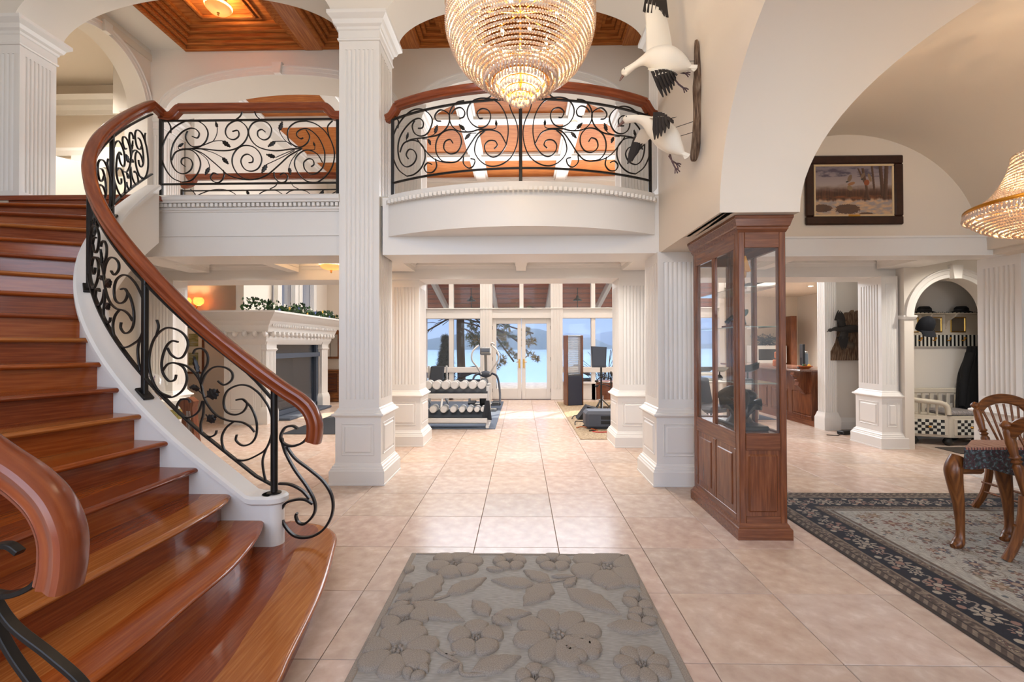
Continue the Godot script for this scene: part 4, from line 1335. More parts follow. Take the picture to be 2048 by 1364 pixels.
func chandelier(label: String, at: Vector3, basket: Array, upper: Array, strands: int, tiers: Array, top_y: float, light: float, bulbs: int) -> Node3D:
	var t := thing("chandelier", label, "chandelier", at, 0.0, "crystal chandeliers")
	var bead: StandardMaterial3D = mats.bead
	var spots := []
	for part in [basket, upper]:
		if part.is_empty(): continue
		var k := 0
		for q in profile_rows(part, 0.022):
			var n := int(clampf(TAU * q.x / 0.0172, 12, strands))
			for i in n:
				var a := TAU * (i + 0.5 * (k % 2)) / n
				spots.append(Transform3D(Basis.from_euler(Vector3(0.3 * k, a, 0.2 * i)), Vector3(q.x * cos(a), q.y, q.x * sin(a))))
			k += 1
	var k2 := 0
	for q in profile_rows(basket, 0.022):
		var n := int(clampf(TAU * q.x / 0.019, 12, strands))
		for i in n:
			var a := TAU * (i + 0.5 * ((k2 + 1) % 2)) / n
			spots.append(Transform3D(Basis.from_euler(Vector3(0.3 * k2, a, 0.2 * i)), Vector3((q.x - 0.025) * cos(a), q.y + 0.014, (q.x - 0.025) * sin(a))))
		k2 += 1
	strewn(t, "bead_net", bead_mesh(0.0086, 1.25), bead, spots)
	var drops := []
	for r in tiers:
		var n := int(TAU * r.x / 0.024)
		for i in n:
			var a := TAU * i / n
			drops.append(Transform3D(Basis(Vector3.UP, a), Vector3(r.x * cos(a), r.y, r.x * sin(a))))
	strewn(t, "crystal_drop", drop_mesh(0.0095, 0.052), mats.crystal_drop, drops)
	var m := MB.new()
	torus(m, basket[0].x + 0.006, 0.012, basket[0].y + 0.012); put(m, "rim", mats.gold, t)
	m = MB.new()
	var last: Vector2 = basket[-1]
	torus(m, last.x, 0.008, last.y - 0.01); put(m, "lower_ring", mats.gold, t)
	for r in tiers:
		m = MB.new(); torus(m, r.x, 0.004, r.y, 28); put(m, "tier_ring", mats.gold, t)
	m = MB.new()
	m.lathe([Vector2(0, last.y - 0.07), Vector2(0.012, last.y - 0.06), Vector2(0.016, last.y), Vector2(0.007, last.y + 0.03), Vector2(0.007, top_y), Vector2(0.05, top_y), Vector2(0.05, top_y + 0.02), Vector2(0, top_y + 0.02)], 12)
	put(m, "stem", mats.gold, t)
	m = MB.new()
	for i in 8:
		var a := TAU * i / 8
		m.tube(PackedVector3Array([Vector3(0, basket[0].y - 0.02, 0), Vector3(basket[0].x * cos(a), basket[0].y + 0.008, basket[0].x * sin(a))]), 0.004, 5)
	put(m, "spoke", mats.gold, t)
	for i in bulbs:
		var a := TAU * (i + 0.35) / bulbs
		var r: float = basket[0].x * (0.62 if i % 2 else 0.36)
		var p := Vector3(r * cos(a), lerpf(basket[0].y, last.y, 0.35 if i % 2 else 0.5), r * sin(a))
		m = MB.new()
		m.lathe([Vector2(0, 0.03), Vector2(0.009, 0.012), Vector2(0.012, -0.006), Vector2(0.007, -0.02), Vector2(0, -0.026)], 8, Transform3D(Basis(), p))
		put(m, "bulb", mats.bulb, t)
		omni("bulb_light", p, light / bulbs, Color(1.0, 0.90, 0.76), 0.02, t)
	return t

func build_lamps() -> void:
	var b := plain("bead", Color(0.86, 0.77, 0.67), 0.12, 0.0, 0.8)
	b.backlight_enabled = true; b.backlight = Color(0.40, 0.31, 0.21)
	var cd := plain("crystal_drop", Color(0.78, 0.70, 0.64), 0.08, 0.0, 0.9)
	cd.backlight_enabled = true; cd.backlight = Color(0.25, 0.2, 0.17)
	chandelier("huge domed crystal bead chandelier with gold rings hanging in the hall", V(0.0, 3.0, 3.0),
		[Vector2(0.475, 0.66), Vector2(0.478, 0.53), Vector2(0.45, 0.43), Vector2(0.39, 0.32), Vector2(0.29, 0.235), Vector2(0.18, 0.20)], [], 180,
		[Vector2(0.17, 0.2), Vector2(0.135, 0.165), Vector2(0.1, 0.13), Vector2(0.065, 0.1), Vector2(0.03, 0.08), Vector2(0.2, 0.22), Vector2(0.235, 0.22)], 3.15, CHANDELIER_LIGHT, 12)
	chandelier("flared crystal bead chandelier hanging in the vaulted dining bay", V(3.47, 2.0, 3.02),
		[Vector2(0.46, 0.37), Vector2(0.44, 0.31), Vector2(0.38, 0.26), Vector2(0.3, 0.22), Vector2(0.16, 0.19)],
		[Vector2(0.23, 0.72), Vector2(0.24, 0.66), Vector2(0.28, 0.55), Vector2(0.35, 0.45), Vector2(0.45, 0.38)], 150,
		[Vector2(0.16, 0.18), Vector2(0.12, 0.15), Vector2(0.08, 0.12), Vector2(0.04, 0.1), Vector2(0.47, 0.37)], 1.55, DINING_LIGHT, 8)
	flush_lamp("flush_light", "cut glass bowl light glowing on the upper wooden coffer", V(-4.05, 6.185, 6.1), 0.16, 0.24, 0.45)
	flush_lamp("flush_light", "cut glass bowl light glowing under the hall ceiling beside the tall column", V(-2.52, 2.88, 6.1), 0.15, 0.40, 0.7)
	# wall lamp in the side room
	var s := thing("wall_sconce", "brass wall lamp with frosted pink glass shades glowing beside the picture", "sconce", V(-6.62, 2.31, 9.38))
	var m := MB.new(); m.ball(Vector3(0, 0.06, 0.02), Vector3(0.06, 0.09, 0.02)); m.tube(PackedVector3Array([Vector3(0, 0, 0.03), Vector3(0.04, -0.08, 0.14), Vector3(0.12, -0.02, 0.18)]), 0.01); m.tube(PackedVector3Array([Vector3(0, 0, 0.03), Vector3(-0.05, -0.08, 0.12), Vector3(-0.14, -0.02, 0.14)]), 0.01); put(m, "bracket", mats.brass, s)
	for x in [0.12, -0.14]:
		m = MB.new(); m.lathe([Vector2(0.035, -0.02), Vector2(0.09, 0.03), Vector2(0.1, 0.09), Vector2(0.075, 0.14), Vector2(0.065, 0.14), Vector2(0.09, 0.09), Vector2(0.08, 0.035), Vector2(0.03, -0.01)], 18, Transform3D(Basis(), Vector3(x, 0, 0.17))); put(m, "shade", mats.lamp_shade, s)
		omni("sconce_light", Vector3(x, 0.06, 0.17), 0.2, Color(1.0, 0.78, 0.6), 0.03, s)
	# recessed lights; those at side room, niche, bar and cabinet are added fill
	for q in [[-6.85, 5.79, 6.4, "small recessed ceiling light glowing beyond the upper arch", 2.5], [-3.4, 5.87, 9.15, "recessed ceiling light high on a great room beam above the fireplace", 3.0], [-1.05, 5.87, 10.95, "recessed ceiling light high on a great room beam above the gym", 3.0], [1.05, 5.87, 9.15, "recessed ceiling light high on a great room beam near the music corner", 2.0], [3.4, 5.87, 10.95, "recessed ceiling light high on a great room beam above the office", 3.0], [-4.05, 2.875, 6.1, "added ceiling fill light above the side room end of the hall"], [5.9, 2.875, 6.0, "added ceiling fill light before the coat niche"], [6.3, 2.745, 10.2, "added ceiling fill light above the kitchen bar", 3.5], [3.5, 2.875, 6.1, "added ceiling fill light behind the display cabinet"], [-0.95, 2.875, 6.1, "small recessed ceiling light near the middle of the hall, gym side"], [0.95, 2.875, 6.1, "small recessed ceiling light above the passage to the doors"]]:
		var r := thing("recessed_light", q[3], "light", V(q[0], q[1], q[2]), 0.0, "recessed ceiling lights")
		m = MB.new(); m.lathe([Vector2(0.05, 0.0), Vector2(0.05, -0.006), Vector2(0.075, -0.008), Vector2(0.08, 0.0), Vector2(0.05, 0.0)], 20); put(m, "trim_ring", mats.white, r)
		m = MB.new(); m.lathe([Vector2(0, -0.003), Vector2(0.05, -0.003), Vector2(0.05, 0.001), Vector2(0, 0.001)], 20); put(m, "lens", mats.downlight, r)
		var l := SpotLight3D.new(); l.name = "recessed_spot"; l.light_energy = DOWN_LIGHT * (q[4] if q.size() > 4 else 1.0); l.light_color = Color(1.0, 0.965, 0.92); l.spot_angle = 65; l.spot_range = 20.0; l.spot_attenuation = 2.0; l.shadow_enabled = true; l.light_size = 0.05
		r.add_child(l); l.position = Vector3(0, -0.02, 0); l.rotation_degrees = Vector3(-90, 0, 0)

func flush_lamp(called: String, label: String, at: Vector3, r: float, drop: float, e: float) -> void:
	var t := thing(called, label, "ceiling light", at, 0.0, "glass bowl ceiling lights")
	var m := MB.new(); m.lathe([Vector2(0, 0), Vector2(r * 0.6, 0), Vector2(r * 0.62, -0.02), Vector2(0.02, -0.04), Vector2(0.012, -drop + r * 0.62), Vector2(0, -drop + r * 0.62)], 24); put(m, "canopy", mats.brass, t)
	m = MB.new(); m.lathe([Vector2(r, -drop + r * 0.62), Vector2(r * 1.06, -drop + r * 0.6), Vector2(r * 0.98, -drop + r * 0.38), Vector2(r * 0.72, -drop + r * 0.12), Vector2(r * 0.3, -drop), Vector2(0.01, -drop), Vector2(0.01, -drop + 0.008), Vector2(r * 0.3, -drop + 0.008), Vector2(r * 0.7, -drop + r * 0.15), Vector2(r * 0.94, -drop + r * 0.4)], 32); put(m, "glass_bowl", mats.lamp_shade, t)
	m = MB.new(); torus(m, r * 1.03, 0.008, -drop + r * 0.62); put(m, "rim", mats.brass, t)
	m = MB.new(); m.lathe([Vector2(0, -drop + 0.005), Vector2(0.02, -drop), Vector2(0.008, -drop - 0.012), Vector2(0.014, -drop - 0.025), Vector2(0, -drop - 0.045)], 12); put(m, "finial", mats.brass, t)
	m = MB.new(); m.ball(Vector3(0, -drop + r * 0.4, 0), Vector3(0.02, 0.035, 0.02), 8, 6); put(m, "bulb", mats.bulb, t)
	omni("bowl_light", Vector3(0, -drop + r * 0.4, 0), e, Color(1.0, 0.82, 0.6), 0.03, t)

# ---------- birds, driftwood, pictures ----------
func wing(parent: Node, root_a: Vector3, root_b: Vector3, mid_a: Vector3, mid_b: Vector3, tip: Vector3, out: Vector3, primaries: int, mat := "goose_white", dark := "goose_black") -> void:
	# arm of the wing: a padded sheet from the shoulder to the wrist, then fanned flight feathers
	var m := MB.new()
	m.shell(func(u: float, v: float) -> Vector3:
		var p := root_a.lerp(root_b, u).lerp(mid_a.lerp(mid_b, u), v)
		return p + out * (0.02 * sin(PI * u) + 0.015 * sin(PI * v)), 8, 8, out * -0.016)
	m.has_uv = false
	put(m, "wing", mats[mat], parent, 60.0)
	for i in primaries:
		var k := float(i) / (primaries - 1)
		var a := mid_a.lerp(mid_b, k) + out * (0.012 * sin(PI * k) + 0.002 * i)
		var dirn := (tip - mid_a).lerp((mid_b - root_b).normalized() * (tip - mid_a).length() * 0.6, k * k)
		var side := dirn.cross(out).normalized() * 0.019
		m = MB.new()
		var ps := [a - dirn * 0.25, a + dirn * 0.55, a + dirn]
		for f in [0.0, -0.004]:
			m.quad(ps[0] - side * 0.7 + out * f, ps[0] + side * 0.7 + out * f, ps[1] + side + out * (f + 0.004), ps[1] - side + out * (f + 0.004))
			m.quad(ps[1] - side + out * (f + 0.004), ps[1] + side + out * (f + 0.004), ps[2] + side * 0.25 + out * f, ps[2] - side * 0.25 + out * f)
		put(m, "flight_feather", mats[dark], parent, 60.0)

func bird_body(parent: Node, spine: PackedVector3Array, radii: PackedFloat32Array, mat: String) -> void:
	var p := smooth3(spine, 6)
	var sc := PackedFloat32Array()
	var flat := PackedVector2Array()
	for i in radii.size(): flat.append(Vector2(i, radii[i]))
	for q in smoothv(flat, 6): sc.append(maxf(q.y, 0.003))
	var m := MB.new(); m.tube(p, 1.0, 14, sc); m.has_uv = false
	put(m, "body", mats[mat], parent, 60.0)

func goose(label: String, z: float, spine: Array, radii: Array, feet: Array) -> Node3D:
	var t := thing("goose", label, "goose", Vector3.ZERO, 0.0, "mounted flying snow geese")
	var sp := PackedVector3Array()
	for i in range(0, spine.size(), 2): sp.append(V(spine[i], spine[i + 1], z - 0.01 * i))
	var head := sp[1]
	bird_body(t, sp.slice(1), PackedFloat32Array(radii.slice(1)), "goose_white")
	var m := MB.new(); m.ball(head, Vector3(0.036, 0.033, 0.03), 12, 8); put(m, "head", mats.goose_white, t, 60.0)
	m = MB.new(); m.tube(PackedVector3Array([head, head.lerp(sp[0], 0.5) + Vector3(0, 0.004, 0), sp[0] + (sp[0] - head) * 0.35]), 0.017, 8, PackedFloat32Array([1.0, 0.85, 0.25])); m.has_uv = false; put(m, "bill", mats.goose_bill, t, 60.0)
	m = MB.new(); m.ball(head + Vector3(-0.012, 0.012, 0.026), Vector3(0.005, 0.005, 0.005), 8, 6); put(m, "eye", mats.black, t, 60.0)
	# fanned tail
	for i in 5:
		var a := (i - 2) * 0.16
		var e := sp[-1]; var dirn := (sp[-1] - sp[-2]).normalized().rotated(Vector3(0, 0, 1), a)
		m = MB.new(); m.xbox(Transform3D(Basis(dirn, Vector3(0, 0, 1).cross(dirn), Vector3(0, 0, 1)), e - dirn * 0.03 + Vector3(0, 0, 0.004 * i)), Vector3(0.14, 0.03, 0.005), 0.002); put(m, "tail_feather", mats.goose_white, t, 0.0)
	for f in feet:
		var p := arr3(f)
		m = MB.new(); m.tube(p, 0.007, 6)
		var e := p[-1]
		for a in [-0.5, 0.0, 0.5]:
			var dv := (p[-1] - p[-2]).normalized().rotated(Vector3(0, 0, 1), a) * 0.045
			m.tube(PackedVector3Array([e, e + dv * 0.6, e + dv + Vector3(0, -0.008, 0)]), 0.005, 5)
		m.has_uv = false
		put(m, "foot", mats.goose_foot, t, 60.0)
	return t

func build_mounts() -> void:
	# driftwood and two geese on the hall's side wall
	var t := thing("driftwood", "long forked driftwood stick fixed upright on the beige wall", "driftwood", V(1.43, 3.0, 3.85))
	var m := MB.new()
	m.tube(smooth3(arr3([0.0, 0.0, 0.0, 0.015, 0.1, 0.0, 0.035, 0.3, 0.0, 0.045, 0.55, 0.0, 0.05, 0.72, 0.0, 0.04, 0.86, 0.0, 0.028, 1.0, 0.0]), 5), 0.036, 10, PackedFloat32Array([0.6, 0.75, 0.88, 0.95, 1.0, 1.02, 1.03, 1.04, 1.05, 1.06, 1.07, 1.08, 1.1, 1.15, 1.22, 1.3, 1.38, 1.4, 1.35, 1.28, 1.2, 1.1, 1.0, 0.92, 0.85, 0.8, 0.74, 0.68, 0.6, 0.5, 0.35]))
	m.has_uv = false
	put(m, "trunk", mats.drift_y, t, 60.0)
	m = MB.new(); m.tube(smooth3(arr3([0.045, 0.74, 0.04, 0.055, 0.86, 0.06, 0.05, 0.98, 0.06]), 5), 0.024, 8, PackedFloat32Array([1, 1, 1, 1, 1, 1, 0.95, 0.9, 0.85, 0.75, 0.5])); m.has_uv = false; put(m, "branch", mats.drift_y, t, 60.0)
	for q in [[0.03, 0.83, -0.24, 0.82], [0.03, 0.78, -0.2, 0.75], [0.015, 0.33, -0.2, 0.26], [0.01, 0.24, -0.16, 0.19]]:
		m = MB.new(); m.tube(PackedVector3Array([Vector3(q[0], q[1], 0), Vector3(q[2], q[3], 0.0)]), 0.0025, 5); put(m, "wire", mats.black, t)
	var g := goose("upper white snow goose in flight with one wing raised high", 3.9, [0.847, 3.716, 0.88, 3.762, 0.956, 3.808, 1.019, 3.832, 1.09, 3.834, 1.195, 3.807, 1.299, 3.763, 1.385, 3.72], [0.01, 0.033, 0.026, 0.04, 0.085, 0.108, 0.075, 0.014],
		[[1.26, 3.74, 3.9, 1.31, 3.73, 3.84, 1.35, 3.71, 3.82], [1.27, 3.7, 3.86, 1.3, 3.62, 3.82, 1.33, 3.58, 3.8]])
	wing(g, V(1.07, 3.86, 3.93), V(1.31, 3.85, 3.95), V(1.09, 4.44, 4.02), V(1.27, 4.38, 4.05), V(1.17, 4.8, 4.12), Vector3(0.3, 0, 1).normalized(), 7)
	wing(g, V(1.06, 3.77, 3.84), V(1.24, 3.74, 3.82), V(1.07, 3.62, 3.7), V(1.22, 3.64, 3.7), V(1.12, 3.42, 3.64), Vector3(0.2, 0.2, 1).normalized(), 7)
	g = goose("lower white snow goose in flight with dark wing tips folded down", 3.9, [0.837, 3.327, 0.891, 3.365, 0.971, 3.359, 1.037, 3.325, 1.108, 3.261, 1.191, 3.176, 1.253, 3.091, 1.32, 3.015], [0.01, 0.033, 0.03, 0.045, 0.08, 0.098, 0.07, 0.014],
		[[1.24, 3.06, 3.86, 1.25, 2.99, 3.84, 1.27, 2.93, 3.82], [1.25, 3.07, 3.92, 1.27, 3.02, 3.9, 1.3, 3.0, 3.9]])
	wing(g, V(1.05, 3.34, 3.82), V(1.16, 3.3, 3.8), V(1.06, 3.27, 3.66), V(1.18, 3.25, 3.66), V(1.04, 3.07, 3.6), Vector3(0, 0.35, 1).normalized(), 7)
	wing(g, V(1.03, 3.33, 3.98), V(1.14, 3.28, 4.0), V(1.0, 3.27, 4.1), V(1.08, 3.24, 4.12), V(0.96, 3.1, 4.16), Vector3(0, 0.35, 1).normalized(), 5)
	# framed painting on the lunette
	var p := thing("painting", "dark framed painting of two game birds flying over a snowy marsh", "painting", V(3.53, 3.11, 4.985))
	var w := 1.02; var h := 0.735
	for b in [[0, h / 2 - 0.045, w, 0.09], [0, -h / 2 + 0.045, w, 0.09], [-w / 2 + 0.045, 0, 0.09, h - 0.18], [w / 2 - 0.045, 0, 0.09, h - 0.18]]:
		m = MB.new(); m.box(Vector3(b[0] - b[2] / 2, b[1] - b[3] / 2, 0), Vector3(b[0] + b[2] / 2, b[1] + b[3] / 2, 0.035), 0.012); put(m, "frame_side", mats.maho_dark, p, 0.0)
	for b in [[0, h / 2 - 0.1, w - 0.18, 0.022], [0, -h / 2 + 0.1, w - 0.18, 0.022], [-w / 2 + 0.1, 0, 0.022, h - 0.222], [w / 2 - 0.1, 0, 0.022, h - 0.222]]:
		m = MB.new(); m.box(Vector3(b[0] - b[2] / 2, b[1] - b[3] / 2, 0), Vector3(b[0] + b[2] / 2, b[1] + b[3] / 2, 0.02), 0.004); put(m, "liner", mats.linen, p, 0.0)
	m = MB.new(); var cw := w / 2 - 0.108; var ch := h / 2 - 0.108
	m.quad_uv(Vector3(-cw, ch, 0.012), Vector3(cw, ch, 0.012), Vector3(cw, -ch, 0.012), Vector3(-cw, -ch, 0.012), Vector2(0, 0), Vector2(1, 0), Vector2(1, 1), Vector2(0, 1))
	put(m, "canvas", mats.marsh_picture, p, 0.0)
	m = MB.new(); m.box(Vector3(-0.06, -h / 2 + 0.088, 0.02), Vector3(0.06, -h / 2 + 0.108, 0.023)); put(m, "name_plate", mats.brass, p, 0.0)
	# grouse on a weathered board
	var bd := thing("weathered_board", "ragged grey weathered wood plank hung on the wall behind the flying grouse", "board", V(5.64, 1.2, 8.17))
	m = MB.new()
	m.extr(arr2([-0.29, 0, 0.26, 0, 0.285, 0.1, 0.27, 0.4, 0.28, 0.58, 0.24, 0.7, 0.19, 0.76, 0.17, 0.86, 0.13, 0.79, 0.09, 0.87, 0.04, 0.82, -0.02, 0.83, -0.06, 0.76, -0.12, 0.75, -0.14, 0.65, -0.13, 0.52, -0.19, 0.42, -0.22, 0.3, -0.29, 0.16]), 0.0, 0.07)
	put(m, "plank", mats.drift_y, bd, 20.0)
	for i in 6:
		m = MB.new(); m.tube(PackedVector3Array([Vector3(-0.12 + 0.07 * i, 0.03, 0.07), Vector3(-0.1 + 0.065 * i, 0.35, 0.074), Vector3(-0.09 + 0.06 * i, 0.68, 0.07)]), 0.012, 6); m.has_uv = false; put(m, "ridge", mats.drift_y, bd, 60.0)
	var gr := thing("grouse", "dark grouse in flight with spread wings before the weathered board", "bird", V(5.5, 1.72, 8.02))
	bird_body(gr, PackedVector3Array([Vector3(-0.2, 0.0, 0), Vector3(-0.14, 0.02, 0), Vector3(-0.04, 0.01, 0), Vector3(0.08, 0.02, 0), Vector3(0.2, 0.02, 0), Vector3(0.28, 0.01, 0)]), PackedFloat32Array([0.02, 0.035, 0.045, 0.07, 0.06, 0.05]), "bird_dark")
	m = MB.new(); m.ball(Vector3(-0.22, 0.0, 0.0), Vector3(0.04, 0.03, 0.03), 10, 6); m.tube(PackedVector3Array([Vector3(-0.24, -0.005, 0), Vector3(-0.28, -0.03, 0)]), 0.012, 6, PackedFloat32Array([1, 0.3])); m.has_uv = false; put(m, "head", mats.bird_dark, gr, 60.0)
	wing(gr, Vector3(-0.06, 0.05, 0), Vector3(0.06, 0.05, -0.02), Vector3(-0.14, 0.2, 0.02), Vector3(0.0, 0.16, 0.02), Vector3(-0.1, 0.34, 0.03), Vector3(0, 0, 1), 6, "bird_dark", "bird_dark")
	wing(gr, Vector3(-0.06, -0.02, 0.02), Vector3(0.07, -0.02, 0.02), Vector3(-0.12, -0.16, 0.06), Vector3(0.02, -0.14, 0.06), Vector3(-0.06, -0.34, 0.06), Vector3(0, 0, 1), 6, "bird_dark", "bird_dark")
	var qd := thing("grouse", "small perched dark grouse low on the weathered board", "bird", V(5.56, 1.5, 8.05))
	bird_body(qd, PackedVector3Array([Vector3(-0.1, 0.05, 0), Vector3(-0.06, 0.06, 0), Vector3(0.0, 0.0, 0), Vector3(0.08, -0.04, 0), Vector3(0.13, 0.0, 0)]), PackedFloat32Array([0.012, 0.03, 0.035, 0.06, 0.02]), "bird_brown")
	m = MB.new(); m.ball(Vector3(-0.09, 0.055, 0), Vector3(0.032, 0.026, 0.024), 10, 6); m.tube(PackedVector3Array([Vector3(-0.11, 0.05, 0), Vector3(-0.15, 0.03, 0)]), 0.008, 6, PackedFloat32Array([1, 0.3])); m.has_uv = false; put(m, "head", mats.bird_brown, qd, 60.0)

func marsh_image() -> Image:
	var W := 320; var H := 210
	var im := Image.create(W, H, false, Image.FORMAT_RGB8)
	var n := FastNoiseLite.new(); n.seed = 5; n.frequency = 0.02; n.fractal_octaves = 4
	for y in H:
		for x in W:
			var v := float(y) / H; var k := n.get_noise_2d(x * 0.7, y * 2.0)
			var c := Color(0.46, 0.42, 0.45).lerp(Color(0.62, 0.57, 0.55), clampf(v * 2.2, 0, 1))
			if v < 0.22: c = c.lerp(Color(0.30, 0.27, 0.32), clampf(k * 2.0 + 0.2, 0, 1))
			var reeds := smoothstep(0.36, 0.56, v + 0.04 * k)
			c = c.lerp(Color(0.33, 0.20, 0.13).lerp(Color(0.22, 0.13, 0.09), clampf(0.5 + n.get_noise_2d(x * 6.0, y * 0.6), 0, 1)), reeds)
			if v > 0.6 and v < 0.68: c = c.lerp(Color(0.52, 0.30, 0.16), clampf(0.3 + k, 0, 0.8))
			var snow := smoothstep(0.66, 0.72, v + 0.06 * n.get_noise_2d(x * 1.3, 0.0))
			c = c.lerp(Color(0.60, 0.57, 0.56).lerp(Color(0.80, 0.66, 0.52), clampf(0.5 + 1.6 * n.get_noise_2d(x * 1.1, y * 3.0), 0, 1)), snow * 0.9)
			for q in [[0.42, 0.88, 0.16, 0.1], [0.08, 0.86, 0.14, 0.08], [0.66, 0.99, 0.1, 0.04]]:
				var e := pow((float(x) / W - q[0]) / q[2], 2) + pow((v - q[1]) / q[3], 2)
				if e < 1.0 + 0.5 * n.get_noise_2d(x * 8.0, y * 8.0): c = c.lerp(Color(0.27, 0.17, 0.12), 0.8)
			im.set_pixel(x, y, c)
	for tr in [[0.62, 0.05, 0.70, 0.7, 5], [0.74, 0.0, 0.77, 0.5, 4], [0.85, 0.0, 0.88, 0.62, 7], [0.93, 0.0, 0.91, 0.66, 8], [0.56, 0.05, 0.66, 0.4, 3]]:
		for i in 160:
			var k := i / 159.0
			var x: float = lerpf(tr[0], tr[2], k) * W; var y: float = lerpf(tr[1], tr[3], k) * H
			for q in range(-tr[4], tr[4] + 1):
				var xx := int(x) + q
				if xx >= 0 and xx < W: im.set_pixel(xx, int(y), Color(0.24, 0.16, 0.12).lerp(Color(0.38, 0.27, 0.21), 0.5 + 0.5 * q / float(tr[4])))
	for bd in [[0.47, 0.36, 0.05, 0.03, 0.3, Color(0.55, 0.38, 0.24)], [0.45, 0.25, 0.025, 0.08, -0.4, Color(0.45, 0.36, 0.28)], [0.45, 0.45, 0.03, 0.06, 0.7, Color(0.48, 0.40, 0.30)], [0.67, 0.34, 0.035, 0.06, -0.3, Color(0.52, 0.26, 0.12)], [0.62, 0.2, 0.02, 0.07, -0.5, Color(0.45, 0.36, 0.28)], [0.71, 0.24, 0.02, 0.09, 0.3, Color(0.50, 0.40, 0.30)], [0.415, 0.32, 0.018, 0.014, 0.3, Color(0.14, 0.16, 0.16)], [0.61, 0.27, 0.014, 0.016, 0.3, Color(0.16, 0.15, 0.14)]]:
		for y in H:
			for x in W:
				var p := Vector2(float(x) / W - bd[0], (float(y) / H - bd[1]) * 0.66).rotated(bd[4])
				if pow(p.x / bd[2], 2) + pow(p.y / (bd[3] * 0.66), 2) < 1.0: im.set_pixel(x, y, bd[5])
	return im

